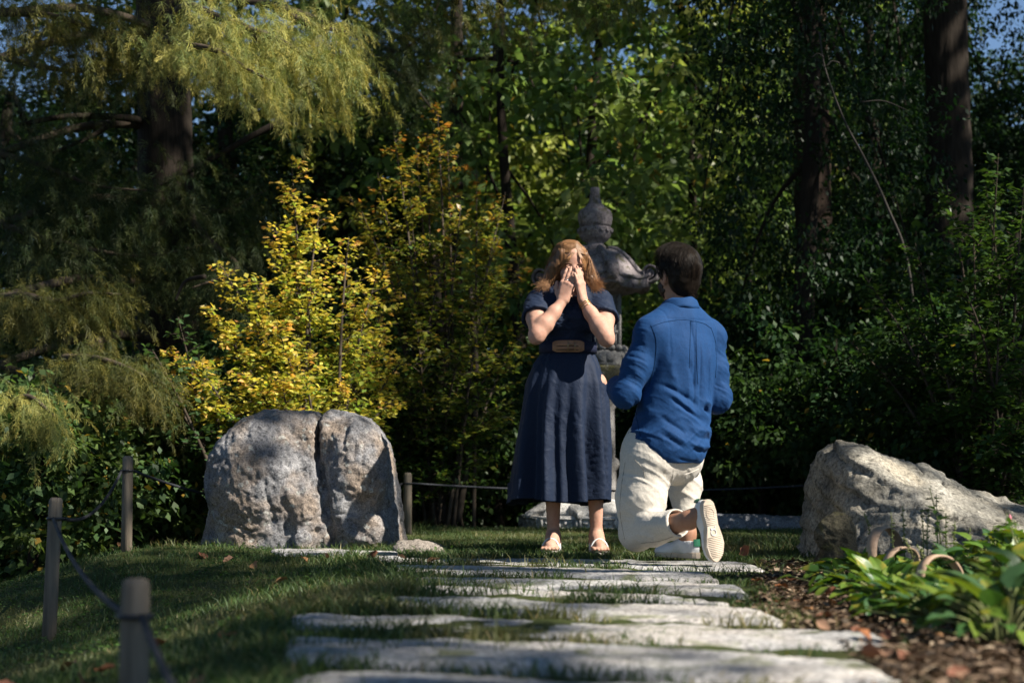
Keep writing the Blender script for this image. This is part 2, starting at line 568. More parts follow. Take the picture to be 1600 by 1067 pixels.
def build_path():
    global path_root
    # earth bed under the slabs
    nx, ny = 40, 60
    xs = np.linspace(-1.0, 1.5, nx); ys = np.linspace(1.6, 9.1, ny)
    X, Y = np.meshgrid(xs, ys)
    V = np.stack([X, Y, ground(X, Y) - 0.03], -1).reshape(-1, 3)
    soil = simple('path_soil', (0.07, 0.055, 0.035), (0.035, 0.028, 0.02), 9, 0.95, 0.1, 0.6, 60)
    path_root = obj('stone_path', V, grid_faces(ny, nx), soil, kind='structure')
    path_root['label'] = 'path of long rough grey stone slabs set across the grass'
    r = np.random.default_rng(3)
    wide = []
    for i, (bk, fr) in enumerate(SLABS):
        nb = np.array(SLABS[i + 1][0] if i + 1 < len(SLABS) else fr, float); pf = np.array(SLABS[i - 1][1] if i > 1 else bk, float)
        fr2 = [(x, y + 0.26 * max(np.interp(x, nb[:, 0], nb[:, 1]) - y, 0) * (i > 0)) for x, y in fr]
        bk2 = [(x, y - 0.12 * max(y - np.interp(x, pf[:, 0], pf[:, 1]), 0) * (i > 1)) for x, y in bk]
        wide.append((bk2, fr2))
    for i, (bk, fr) in enumerate(wide):
        n = 130
        t = np.linspace(0, 1, n)
        def line(pts):
            pts = np.array(pts, float); u = np.linspace(0, 1, len(pts))
            return np.stack([np.interp(t, u, pts[:, 0]), np.interp(t, u, pts[:, 1])], 1)
        B = np.array([G(px, py, 0.004)[:2] for px, py in line(bk)])
        Fr = np.array([G(px, py, -0.004)[:2] for px, py in line(fr)])
        SLAB_POLY.append(np.concatenate([B, Fr[::-1]]))
        # ragged edges
        q = np.stack([t * 9 + i * 31, 0 * t, 0 * t], 1)
        B = B + np.stack([0 * t, 0.035 * fbm(q, 3, 1)], 1); Fr = Fr + np.stack([0 * t, 0.05 * fbm(q, 3, 2)], 1)
        e = np.clip(1 - np.abs(2 * t - 1) ** 40, 0, 1) ** 0.6 * 0.75 + 0.25
        mid = (B + Fr) / 2
        B = mid + (B - mid) * e[:, None]; Fr = mid + (Fr - mid) * e[:, None]
        top = 0.002 + 0.003 * r.normal()
        prof = [(0.02, -0.13), (-0.01, -0.05), (0.0, -0.022), (0.03, -0.006), (0.08, 0.0)] + [(s, 0.0) for s in np.linspace(0.13, 0.87, 16)] + [(0.92, 0.0), (0.97, -0.006), (1.0, -0.022), (1.01, -0.05), (0.98, -0.13)]
        prof = np.array(prof)
        W = prof[:, 0][None, :, None]
        XY = B[:, None] * (1 - W) + Fr[:, None] * W
        endz = (1 - e) * 0.03
        Z = top + prof[:, 1][None] - endz[:, None] + 0 * XY[..., 0]
        V = np.concatenate([XY, Z[..., None]], -1)
        nz = V.copy(); nz[..., 2] *= 0.3
        V[..., 2] += (0.010 * fbm(nz * np.array([1.6, 5, 1]) + i * 7, 3, 11) + 0.006 * ridged(nz * np.array([3, 16, 1]) + i * 5, 3, 19) + 0.005 * fbm(nz * np.array([9, 26, 1]) + i * 3, 3, 12) - 0.004) * (prof[:, 1] > -0.03)[None]
        V = V.reshape(-1, 3)
        F = grid_faces(n, len(prof))[:, ::-1]
        m = len(prof)
        capa = np.array([[0, j, j + 1, 0] for j in range(1, m - 1)]); 
        V2 = np.concatenate([V])
        Fl = [tuple(f) for f in F] + [tuple(range(m))] + [tuple(range((n - 1) * m, n * m))[::-1]]
        me = obj('stone_slab', V2, Fl, M_SLAB, path_root)
build_path()

def inpoly(x, y, poly):
    c = np.zeros(x.shape, bool)
    x1, y1 = poly[:, 0], poly[:, 1]; x2, y2 = np.roll(x1, -1), np.roll(y1, -1)
    for a, b, d, e in zip(x1, y1, x2, y2):
        m = ((b > y) != (e > y))
        xi = (d - a) * (y - b) / (e - b + 1e-12) + a
        c ^= m & (x < xi)
    return c
def on_slab(x, y):
    r = np.zeros(x.shape, bool)
    for p in SLAB_POLY: r |= inpoly(x, y, p)
    return r
def path_right(y):   # world x of the right end of the slabs
    return np.interp(y, [2.0, 3.3, 4.0, 4.6, 5.6, 6.6, 7.2, 8.2], [0.85, 0.80, 0.92, 0.78, 0.80, 0.95, 1.08, 1.2])
def path_left(y):
    return np.interp(y, [2.0, 3.4, 4.2, 5.0, 5.6, 6.2, 6.7, 7.6, 8.5], [-0.45, -0.43, -0.56, -0.66, -0.42, -0.37, -0.37, -0.55, -0.75])
def mulchness(x, y):
    q = np.stack([x, y, 0 * x], -1)
    e = x - path_right(y) + 0.12 * noise(q * 2.5, 3)
    return sstep(-0.12, 0.06, e) * sstep(8.0, 7.3, y + 0.3 * noise(q * 2, 4)) * sstep(4.6, 3.8, x)
def lawnness(x, y):
    """where turf grows"""
    q = np.stack([x, y, 0 * x], -1)
    L = sstep(-3.6, -3.1, x - 0.4 * noise(q * 0.8, 2)) * sstep(13.9, 13.2, y + 0.4 * noise(q * 0.7, 3)) * sstep(3.6, 3.2, x)
    return L * (1 - mulchness(x, y))

def build_ground():
    xs = np.unique(np.concatenate([np.linspace(-300, -12, 14), np.linspace(-12, -4, 30), np.linspace(-4, 4, 200), np.linspace(4, 12, 30), np.linspace(12, 300, 14)]))
    ys = np.unique(np.concatenate([np.linspace(-60, 1.5, 12), np.linspace(1.5, 10, 220), np.linspace(10, 15, 70), np.linspace(15, 40, 40), np.linspace(40, 420, 14)]))
    X, Y = np.meshgrid(xs, ys)
    Z = ground(X, Y)
    inb = (X > -0.98) & (X < 1.48) & (Y > 1.62) & (Y < 9.08)
    V = np.stack([X, Y, Z], -1).reshape(-1, 3)
    mu = mulchness(X, Y).ravel(); la = lawnness(X, Y).ravel()
    col = np.stack([mu, la, 0 * mu], 1)
    m, nt, b = mat_base('ground_earth', 0.95, 0.1)
    at = N(nt, 'Attribute', attribute_name='tint')
    sp = N(nt, 'SeparateColor'); nt.links.new(at.outputs['Color'], sp.inputs[0])
    co = N(nt, 'TexCoord').outputs['Object']
    f = tnoise(nt, 14, 6, 0.65, co); f2 = tnoise(nt, 90, 4, 0.7, co)
    forest = ramp(nt, f, [(0.35, (0.018, 0.016, 0.009)), (0.65, (0.045, 0.035, 0.018))])
    turf = ramp(nt, f, [(0.3, (0.030, 0.036, 0.012)), (0.7, (0.055, 0.07, 0.022))])
    mulch = ramp(nt, f2, [(0.32, (0.022, 0.014, 0.010)), (0.6, (0.062, 0.044, 0.030)), (0.75, (0.11, 0.08, 0.052))])
    c = mixc(nt, sp.outputs[1], forest, turf)
    c = mixc(nt, sp.outputs[0], c, mulch)
    nt.links.new(c, b.inputs['Base Color'])
    bump(nt, b, f2, 0.8, 0.01, bump(nt, None, f, 0.6, 0.03))
    g = obj('ground', V, grid_faces(len(ys), len(xs)), m, col=col, kind='structure')
    g['label'] = 'mown grassy knoll falling to dark woodland floor'
build_ground()

# ------------------------------------------------------------------ grass blades (one mass)
def blades(name, x, y, hgt, wid, colA, colB, lean, kind='stuff', label=None, zoff=0.0, seed=1):
    r = np.random.default_rng(seed)
    n = len(x)
    z = ground(x, y) + zoff
    a = r.uniform(0, 2 * math.pi, n); d = np.stack([np.cos(a), np.sin(a), 0 * a], 1)
    la = r.uniform(0, 2 * math.pi, n); ln = np.stack([np.cos(la), np.sin(la), 0 * la], 1)
    bend = lean * r.uniform(0.2, 1.3, n)[:, None] * hgt[:, None]
    b0 = np.stack([x, y, z - 0.008], 1)
    up = np.array([0, 0, 1.0])
    p1 = b0 + up * hgt[:, None] * 0.55 + ln * bend * 0.35
    p2 = b0 + up * (hgt[:, None] * (1 - 0.45 * np.minimum(lean, 1.0) * r.uniform(0, 1, n)[:, None])) + ln * bend
    w = (wid * r.uniform(0.6, 1.3, n))[:, None]
    V = np.stack([b0 - d * w, b0 + d * w, p1 + d * w * 0.8, p1 - d * w * 0.8, p2 + d * w * 0.12, p2 - d * w * 0.12], 1).reshape(-1, 3)
    i = np.arange(n)[:, None] * 6
    F = np.concatenate([i + np.array([0, 1, 2, 3]), i + np.array([3, 2, 4, 5])])
    t = r.uniform(0, 1, n)[:, None]
    c = colA * (1 - t) + colB * t
    c = np.repeat(c, 6, 0)
    o = obj(name, V, F, M_GRASS, kind=kind, col=c, smooth=True)
    if label: o['label'] = label; o['category'] = 'grass'
    return o
M_GRASS = leaf_mat('grass_blade', 0.30, 0.5, 0.25, (1.2, 1.3, 0.6))

def dry(x, y):
    q = np.stack([x, y, 0 * x], -1)
    return sstep(0.05, 0.55, fbm(q * 1.7, 3, 21))
def grass_cols(x, y, r):
    n = len(x)
    g1 = np.array([0.028, 0.060, 0.019]); g2 = np.array([0.062, 0.100, 0.030]); st = np.array([0.22, 0.18, 0.09])
    d = dry(x, y)[:, None] * 0.45 + (r.uniform(0, 1, n) < 0.09)[:, None] * 0.6
    d = np.clip(d, 0, 0.9)
    return g1 * (1 - d) + st * d, g2 * (1 - d) + st * d

def build_grass():
    r = np.random.default_rng(11)
    def area(x0, x1, y0, y1, dens):
        n = int((x1 - x0) * (y1 - y0) * dens)
        return r.uniform(x0, x1, n), r.uniform(y0, y1, n)
    X, Y = [], []
    for a in ((-1.8, -0.3, 2.6, 5.0, 5500), (-3.3, 0.0, 5.0, 9.2, 4200), (-3.3, 3.4, 9.0, 13.6, 2600), (-0.8, 1.4, 8.0, 9.2, 4500), (1.0, 2.2, 7.2, 9.2, 4200)):
        x, y = area(*a); X.append(x); Y.append(y)
    X = np.concatenate(X); Y = np.concatenate(Y)
    keep = (r.uniform(0, 1, len(X)) < lawnness(X, Y)) & ~on_slab(X, Y) & ((X < path_left(Y) + 0.08) | (Y > 8.2) | (X > path_right(Y)))
    # thin it where bare
    q = np.stack([X, Y, 0 * X], -1)
    keep &= r.uniform(0, 1, len(X)) < (0.62 + 0.5 * fbm(q * 3.1, 3, 31))
    X, Y = X[keep], Y[keep]; q = q[keep]
    h = (0.028 + 0.022 * np.clip(fbm(q * 2.2, 3, 41) + 0.4, 0, 1.4)) * r.uniform(0.5, 1.35, len(X)) * np.where(Y > 8.6, 0.8, 1.0)
    A, B = grass_cols(X, Y, r)
    blades('lawn_grass', X, Y, h, np.full(len(X), 0.0021), A, B, 0.75, label='short mown grass with straw coloured patches over the knoll', seed=5)
    # taller growth: joints of the path, slab ends, foot of rocks and posts
    X, Y, H = [], [], []
    n = 60000
    x = r.uniform(-0.85, 1.25, n); y = r.uniform(2.6, 9.0, n)
    q = np.stack([x, y, 0 * x], -1)
    clump = fbm(q * np.array([5.0, 3.0, 1]), 3, 55)
    k = ~on_slab(x, y) & (r.uniform(0, 1, n) < sstep(-0.28, 0.25, clump + 0.24 * sstep(0.3, -0.5, x)) * 0.95) & (x > path_left(y) - 0.15) & (x < path_right(y) + 0.05) & (y < 8.6)
    X.append(x[k]); Y.append(y[k]); H.append((0.032 + 0.035 * np.clip(clump[k] + 0.2, 0, 1)) * r.uniform(0.5, 1.3, k.sum()))
    # tufts lapping over the front edges of slabs, a few long shoots
    for (px, py, sx, sy, num, hh) in [(690, 884, .16, .18, 900, .10), (855, 893, .07, .12, 380, .08), (1060, 903, .22, .06, 420, .075), (870, 932, .4, .05, 600, .06), (960, 948, .16, .05, 350, .085), (520, 1018, .18, .05, 700, .085),
                                      (640, 1022, .10, .05, 700, .10), (760, 1028, .16, .05, 650, .09), (560, 968, .22, .06, 900, .08), (700, 972, .18, .05, 700, .08), (930, 998, .2, .03, 300, .05), (1200, 862, .12, .25, 350, .09),
                                      (1240, 862, .16, .2, 500, .11), (860, 864.5, .55, .07, 3200, .055), (1060, 865, .35, .09, 1800, .06), (640, 838, .06, .12, 150, .12), (400, 862, .5, .25, 900, .06), (600, 935, .15, .2, 900, .09),
                                      (540, 905, .3, .5, 1600, .06), (480, 960, .1, .1, 500, .09), (1000, 868, .4, .06, 500, .05)]:
        c = G(px, py, -0.02)
        x = r.normal(c[0], sx, num); y = r.normal(c[1], sy, num)
        X.append(x); Y.append(y); H.append(hh * r.uniform(0.4, 1.15, num))
    ye = r.uniform(3.0, 8.6, 5200); xe = path_left(ye) + r.normal(-0.03, 0.09, 5200)
    X.append(xe); Y.append(ye); H.append(0.065 * r.uniform(0.4, 1.25, 5200))
    # thick turf standing in the joints in front of each slab, densest at the left
    for i in range(1, len(SLABS)):
        fr = np.array(SLABS[i][1], float); bk = np.array(SLABS[i + 1][0] if i + 1 < len(SLABS) else [(p[0], p[1] + 20) for p in SLABS[i][1]], float)
        n = 5200
        u = r.uniform(0, 1, n) ** 1.25
        px = fr[0, 0] - 25 + u * (fr[-1, 0] - fr[0, 0] + 10)
        f0 = np.interp(px, fr[:, 0], fr[:, 1]); b0 = np.interp(px, bk[:, 0], bk[:, 1])
        py = f0 + (b0 - f0) * r.uniform(-0.10, 0.85, n)
        gx = np.array([G(a, b, -0.01)[:2] for a, b in zip(px, py)])
        q = np.stack([gx[:, 0] * 4.2, gx[:, 1] * 1.3 + i * 9, 0 * px], 1)
        cl = fbm(q, 3, 57) + 0.55 * (0.36 - u)
        k = r.uniform(0, 1, n) < sstep(-0.12, 0.30, cl)
        X.append(gx[k, 0]); Y.append(gx[k, 1]); H.append((0.028 + 0.044 * np.clip(cl[k] + 0.1, 0, 1)) * r.uniform(0.4, 1.3, k.sum()))
    X = np.concatenate(X); Y = np.concatenate(Y); H = np.concatenate(H)
    k = ~on_slab(X, Y) | (r.uniform(0, 1, len(X)) < 0.05) | ((X < path_left(Y) + 0.05) & (r.uniform(0, 1, len(X)) < 0.6))
    X, Y, H = X[k], Y[k], H[k]
    A, B = grass_cols(X, Y, r)
    blades('path_grass', X, Y, H, np.full(len(X), 0.0023), A * np.array([1.05, 1, 1]), B * np.array([1.15, 1.05, 1]), 0.9, label='longer grass tufts growing in the joints between slabs', seed=6)
    # clover and small broad weeds among the turf on the left
    n = 9000
    x = r.uniform(-2.6, -0.3, n); y = r.uniform(3.2, 9.0, n); q = np.stack([x, y, 0 * x], -1)
    k = (fbm(q * 2.0, 3, 66) > 0.05) & ~on_slab(x, y)
    x, y = x[k], y[k]; n = len(x)
    C = np.stack([x, y, ground(x, y) + r.uniform(0.012, 0.04, n)], 1)
    a = r.uniform(0, 6.28, n); D = np.stack([np.cos(a), np.sin(a), r.uniform(-.2, .4, n)], 1)
    Nn = np.stack([r.normal(0, .35, n), r.normal(0, .35, n), np.ones(n)], 1)
    col = np.array([0.045, 0.09, 0.02]) * r.uniform(0.7, 1.6, (n, 1))
    leaves_obj('clover', C, D, Nn, r.uniform(0.010, 0.020, n), 0.8, col, M_GRASS, kind='stuff', label='small clover leaves through the grass on the left', cat='clover')

def leaves_arr(C, D, Nn, L, wr, col):
    D = nrm(D); Nn = nrm(Nn - D * (Nn * D).sum(1, keepdims=True)); S = np.cross(D, Nn)
    L = np.asarray(L)[:, None]; W = L * np.asarray(wr if np.isscalar(wr) else np.asarray(wr)[:, None])
    p0 = C; p1 = C + D * L * 0.45 + S * W * 0.5 + Nn * L * 0.06; p2 = C + D * L - Nn * L * 0.08; p3 = C + D * L * 0.45 - S * W * 0.5 + Nn * L * 0.06
    V = np.stack([p0, p1, p2, p3], 1).reshape(-1, 3)
    F = np.arange(len(C) * 4).reshape(-1, 4)
    return V, F, np.repeat(col, 4, 0)
def leaves_obj(name, C, D, Nn, L, wr, col, mat, parent=None, kind=None, label=None, cat=None):
    V, F, c = leaves_arr(np.asarray(C, float), np.asarray(D, float), np.asarray(Nn, float), L, wr, col)
    o = obj(name, V, F, mat, parent, smooth=False, col=c, kind=kind)
    tag(o, label, cat)
    return o
build_grass()

# ------------------------------------------------------------------ mulch chips and leaf litter
def build_litter():
    r = np.random.default_rng(23)
    n = 60000
    x = r.uniform(0.6, 2.9, n); y = r.uniform(2.6, 8.0, n)
    k = (r.uniform(0, 1, n) < mulchness(x, y)) & ~on_slab(x, y)
    x, y = x[k], y[k]; n = len(x)
    C = np.stack([x, y, ground(x, y) + r.uniform(0.0, 0.022, n)], 1)
    a = r.uniform(0, 6.28, n); D = np.stack([np.cos(a), np.sin(a), r.normal(0, .25, n)], 1)
    Nn = np.stack([r.normal(0, .5, n), r.normal(0, .5, n), np.ones(n)], 1)
    pal = np.array([[.05, .032, .020], [.085, .055, .034], [.12, .08, .05], [.18, .125, .085], [.25, .19, .13], [.03, .022, .016]])
    col = pal[r.integers(0, 6, n)] * r.uniform(0.7, 1.2, (n, 1))
    m = leaf_mat('dead_leaf', 0.08, 0.75, 0.15, (1, .9, .7))
    leaves_obj('leaf_litter', C, D, Nn, r.uniform(0.018, 0.045, n), r.uniform(0.18, 0.55, n), col, m, kind='stuff', label='brown mulch chips and leaf litter beside the path', cat='mulch')
    return m
M_DEAD = build_litter()

def dead_leaf_mesh(seed, col):
    r = np.random.default_rng(seed)
    nx, ny = 7, 5
    u = np.linspace(0, 1, nx); v = np.linspace(-1, 1, ny)
    U, Vv = np.meshgrid(u, v, indexing='ij')
    w = 0.42 * np.sin(np.pi * np.clip(U, 0, 1) ** 0.8) * (1 + 0.15 * np.sin(U * 17)) + 0.015
    X = Vv * w; Y = U; Z = 0.22 * Vv ** 2 * w * 2 + 0.18 * np.sin(U * 3.0 + seed) * U + 0.03 * r.normal(size=U.shape)
    V = np.stack([X, Y, Z], -1).reshape(-1, 3)
    c = np.array(col) * (1 + 0.25 * noise(V * 3 + seed, 3)[:, None])
    return mesh_data('fallen_leaf', V, grid_faces(nx, ny), M_DEAD, True, np.clip(c, 0, 1))
def build_fallen():
    r = np.random.default_rng(4)
    cols = [(.24, .095, .04), (.15, .065, .04), (.28, .15, .07), (.19, .11, .07)]
    ms = [dead_leaf_mesh(i, cols[i % 4]) for i in range(6)]
    def put(px, py, L, label, group):
        c = G(px, py, 0.0)
        z = ground(c[0], c[1]); c = G(px, py, float(z) + 0.03)
        z = float(ground(c[0], c[1]))
        o = bpy.data.objects.new('fallen_leaf', ms[r.integers(0, 6)]); COL.objects.link(o)
        zt = z + 0.025 if not on_slab(np.array([c[0]]), np.array([c[1]]))[0] else 0.022
        o.location = (c[0], c[1], zt); o.rotation_euler = (r.normal(0, .35), r.normal(0, .35), r.uniform(0, 6.3)); o.scale = (L, L, L)
        tag(o, label, 'leaf', group)
    for px, py in [(580, 868), (622, 872), (668, 878), (1168, 866), (470, 866), (510, 866), (312, 868), (185, 905), (120, 1015), (180, 1030), (130, 1052), (30, 1055), (310, 1045), (450, 905), (345, 985), (240, 1000), (395, 870), (365, 867)]:
        put(px, py, r.uniform(0.045, 0.07), 'dry orange brown leaf lying in the grass of the lawn', 'fallen leaves on the lawn')
    for px, py in [(1395, 965), (1420, 978), (1340, 965), (1360, 1000), (1425, 1015), (1300, 965), (1275, 975), (1335, 985), (1460, 990), (1380, 1010), (1445, 1030), (1480, 1045), (1250, 935), (1290, 925), (1235, 905), (1310, 940), (1210, 915), (1190, 900), (1500, 1050), (1345, 1022), (1215, 935), (1330, 920), (1270, 950), (1395, 995)]:
        put(px, py, r.uniform(0.030, 0.055), 'curled russet leaf on the mulch beside the path', 'fallen leaves on the mulch')
build_fallen()

# ------------------------------------------------------------------ boulders
def rockify(V, F, amp=1.0, seed=0, sc=1.0, it=1):
    n = vnormals(V, F)
    d = 0.035 * fbm(V * 3.2 * sc, 4, seed) + 0.024 * ridged(V * np.array([5.5, 5.5, 7.5]) * sc, 3, seed + 3) + 0.014 * ridged(V * np.array([11, 11, 17]) * sc, 2, seed + 4) + 0.010 * fbm(V * 24 * sc, 3, seed + 9) + 0.0035 * noise(V * 60 * sc, seed + 5)
    pit = sstep(0.45, 0.8, noise(V * 11 * sc, seed + 77)) * 0.012
    return V + n * (amp * (d - pit))[:, None]
M_ROCK_A = stone_mat('grey_boulder_stone', (0.33, 0.325, 0.33), (0.085, 0.085, 0.092), lichen=(0.40, 0.41, 0.38), lich_amt=0.55, scale=7.5, bstr=1.0, warm=(0.27, 0.20, 0.14))
M_ROCK_B = stone_mat('buff_boulder_stone', (0.33, 0.312, 0.27), (0.072, 0.067, 0.055), lichen=(0.30, 0.30, 0.27), moss=None, lich_amt=0.25, scale=4.0, bstr=0.8, warm=(0.28, 0.245, 0.185))
M_ROCK_C = stone_mat('mossy_rock_stone', (0.12, 0.105, 0.07), (0.035, 0.032, 0.02), moss=(0.065, 0.06, 0.018), lich_amt=0.2, scale=8.0, bstr=0.9)
M_ROCK_D = stone_mat('pale_rock_stone', (0.30, 0.265, 0.23), (0.15, 0.13, 0.11), lich_amt=0.1, scale=9.0, bstr=0.6)
M_ROCK_E = stone_mat('blue_grey_rock_stone', (0.28, 0.29, 0.31), (0.10, 0.105, 0.12), lich_amt=0.6, scale=7.0, bstr=0.9)

def build_boulder():
    s = 9.55 / FPX
    ox = (472 - 800) * s; oy = 9.6; oz = P(472, 857, 9.3)[2]
    f = Field((-0.68, -0.56, -0.1), (0.68, 0.6, 0.9), 0.0095)
    X = f.ax[0][:, None, None]; Y = f.ax[1][None, :, None]; Z = f.ax[2][None, None, :]
    d = None; k = 0.11
    for nx, ny, nz, off in [(-1, 0, 0.20, 0.545), (-0.74, 0, 0.67, 0.725), (0, 0, 1, 0.755), (0.66, 0, 0.75, 0.775), (1, 0, 0.12, 0.560), (0, -1, 0.14, 0.375), (0, 1, 0.1, 0.40), (-0.75, -0.65, 0.12, 0.515), (0.72, -0.70, 0.12, 0.535), (-0.1, -0.66, 0.74, 0.72), (0, 0, -1, 0.1)]:
        l = math.sqrt(nx * nx + ny * ny + nz * nz); q = (nx * X + ny * Y + nz * Z) / l - off
        if d is None: d = q + 0 * X * Y * Z
        else:
            hh = np.maximum(k - np.abs(d - q), 0) / k; d = np.maximum(d, q) + hh * hh * k * 0.25
    f.F = d.astype(np.float32)
    # the two front masses stand proud either side of the cleft
    f.ell((-0.24, -0.26, 0.36), (0.27, 0.17, 0.33), rotz(-0.15), k=0.06)
    f.ell((0.335, -0.26, 0.42), (0.17, 0.15, 0.27), rotz(0.2), k=0.06)
    f.ell((0.24, -0.31, 0.24), (0.075, 0.09, 0.12), k=0.02)
    f.ell((0.06, -0.33, 0.20), (0.09, 0.08, 0.16), k=0.04)
    f.ell((0.36, -0.30, 0.10), (0.15, 0.12, 0.13), k=0.03)
    for c, r_ in (((-0.02, -0.39, 0.29), .04), ((0.05, -0.40, 0.05), .05), ((0.44, -0.26, 0.42), .06)): f.ell(c, (r_, r_ * .8, r_ * 1.2), k=0.02)
    # cleft: deep from the top, wandering right lower down
    f.ell((0.112, -0.34, 0.66), (0.020, 0.19, 0.24), k=0.02, op='s')
    f.ell((0.112, 0.05, 0.80), (0.030, 0.45, 0.085), k=0.04, op='s')
    f.ell((0.135, -0.40, 0.44), (0.034, 0.14, 0.16), np.array([[.97, 0, -.22], [0, 1, 0], [.22, 0, .97]]), k=0.02, op='s')
    f.ell((0.175, -0.42, 0.22), (0.020, 0.10, 0.16), np.array([[.96, 0, -.28], [0, 1, 0], [.28, 0, .96]]), k=0.02, op='s')
    f.ell((0.215, -0.42, 0.04), (0.020, 0.09, 0.12), np.array([[.96, 0, -.28], [0, 1, 0], [.28, 0, .96]]), k=0.02, op='s')
    f.ell((-0.02, -0.34, 0.79), (0.15, 0.22, 0.10), np.array([[.94, 0, .34], [0, 1, 0], [-.34, 0, .94]]), k=0.04, op='s')
    f.chain([(-0.14, -0.42, 0.66), (-0.06, -0.42, 0.57), (0.04, -0.41, 0.53), (0.09, -0.4, 0.50)], [0.012, 0.018, 0.016, 0.012], k=0.015, op='s')
    f.chain([(0.16, -0.43, 0.46), (0.25, -0.44, 0.40), (0.36, -0.42, 0.33), (0.47, -0.34, 0.20)], [0.010, 0.014, 0.016, 0.014], k=0.02, op='s')
    f.chain([(0.20, -0.44, 0.36), (0.19, -0.43, 0.25), (0.22, -0.42, 0.15)], [0.010, 0.012, 0.010], k=0.01, op='s')
    f.chain([(-0.12, -0.44, 0.12), (-0.16, -0.44, 0.02)], [0.012, 0.012], k=0.02, op='s')
    f.ell((0.36, -0.42, 0.15), (0.05, 0.04, 0.08), k=0.04, op='s')
    V, F = f.mesh(1)
    n = vnormals(V, F)
    d = 0.016 * fbm(V * 4.0, 3, 3) + 0.008 * ridged(V * 8.0, 3, 6) + 0.009 * fbm(V * 19, 3, 12) + 0.004 * noise(V * 46, 8)
    mid = sstep(-0.15, 0.05, V[:, 0])
    cr = np.minimum(np.abs(noise(V * np.array([4, 4, 2.6]) + 3, 52)), np.abs(noise(V * np.array([7, 7, 5]) + 9, 53)) + 0.02)
    d = d - 0.008 * np.exp(-(cr / 0.025) ** 2) - 0.005 * sstep(0.25, 0.6, noise(V * np.array([26, 26, 20]), 77)) - 0.006 * sstep(0.3, 0.6, noise(V * 40, 78)) + 0.003 * ridged(V * 22, 2, 30) * mid
    V = V + n * d[:, None] + np.array([ox, oy, oz])
    o = obj('split_boulder', V, F, M_ROCK_A)
    tag(o, 'large grey lichen-spotted boulder split by a deep vertical cleft', 'boulder')
build_boulder()

def planes_rock(name, label, lo, hi, h, planes, k, mat, org, seed, amp, sc=1.0, extra=None, rot=None, ledge=0.0):
    f = Field(lo, hi, h)
    X = f.ax[0][:, None, None]; Y = f.ax[1][None, :, None]; Z = f.ax[2][None, None, :]
    d = None
    for nx, ny, nz, off in planes:
        l = math.sqrt(nx * nx + ny * ny + nz * nz)
        q = (nx * X + ny * Y + nz * Z) / l - off
        if d is None: d = q + 0 * X * Y * Z
        else:
            hh = np.maximum(k - np.abs(d - q), 0) / k; d = np.maximum(d, q) + hh * hh * k * 0.25
    f.F = d.astype(np.float32)
    if extra: extra(f)
    V, F = f.mesh(1)
    if ledge:
        nn = vnormals(V, F); q = V @ nrm(np.array([0.30, -0.25, 1.0])) * 8.5 + 0.9 * fbm(V * 2.2, 3, seed + 50)
        fr = q - np.floor(q); st = sstep(0.0, 0.12, fr) * (1 - fr)
        V = V + nn * (ledge * (st - 0.4) * sstep(-0.2, 0.25, noise(V * 3.1, seed + 51) + 0.25))[:, None]
        cr = np.abs(noise(V * np.array([3.5, 3.5, 6.0]), seed + 52))
        V = V - nn * (0.022 * np.exp(-(cr / 0.035) ** 2))[:, None]
    V = rockify(V, F, amp, seed, sc) + np.asarray(org)
    o = obj(name, V, F, mat)
    tag(o, label, 'boulder' if 'boulder' in name else 'rock')
    return o
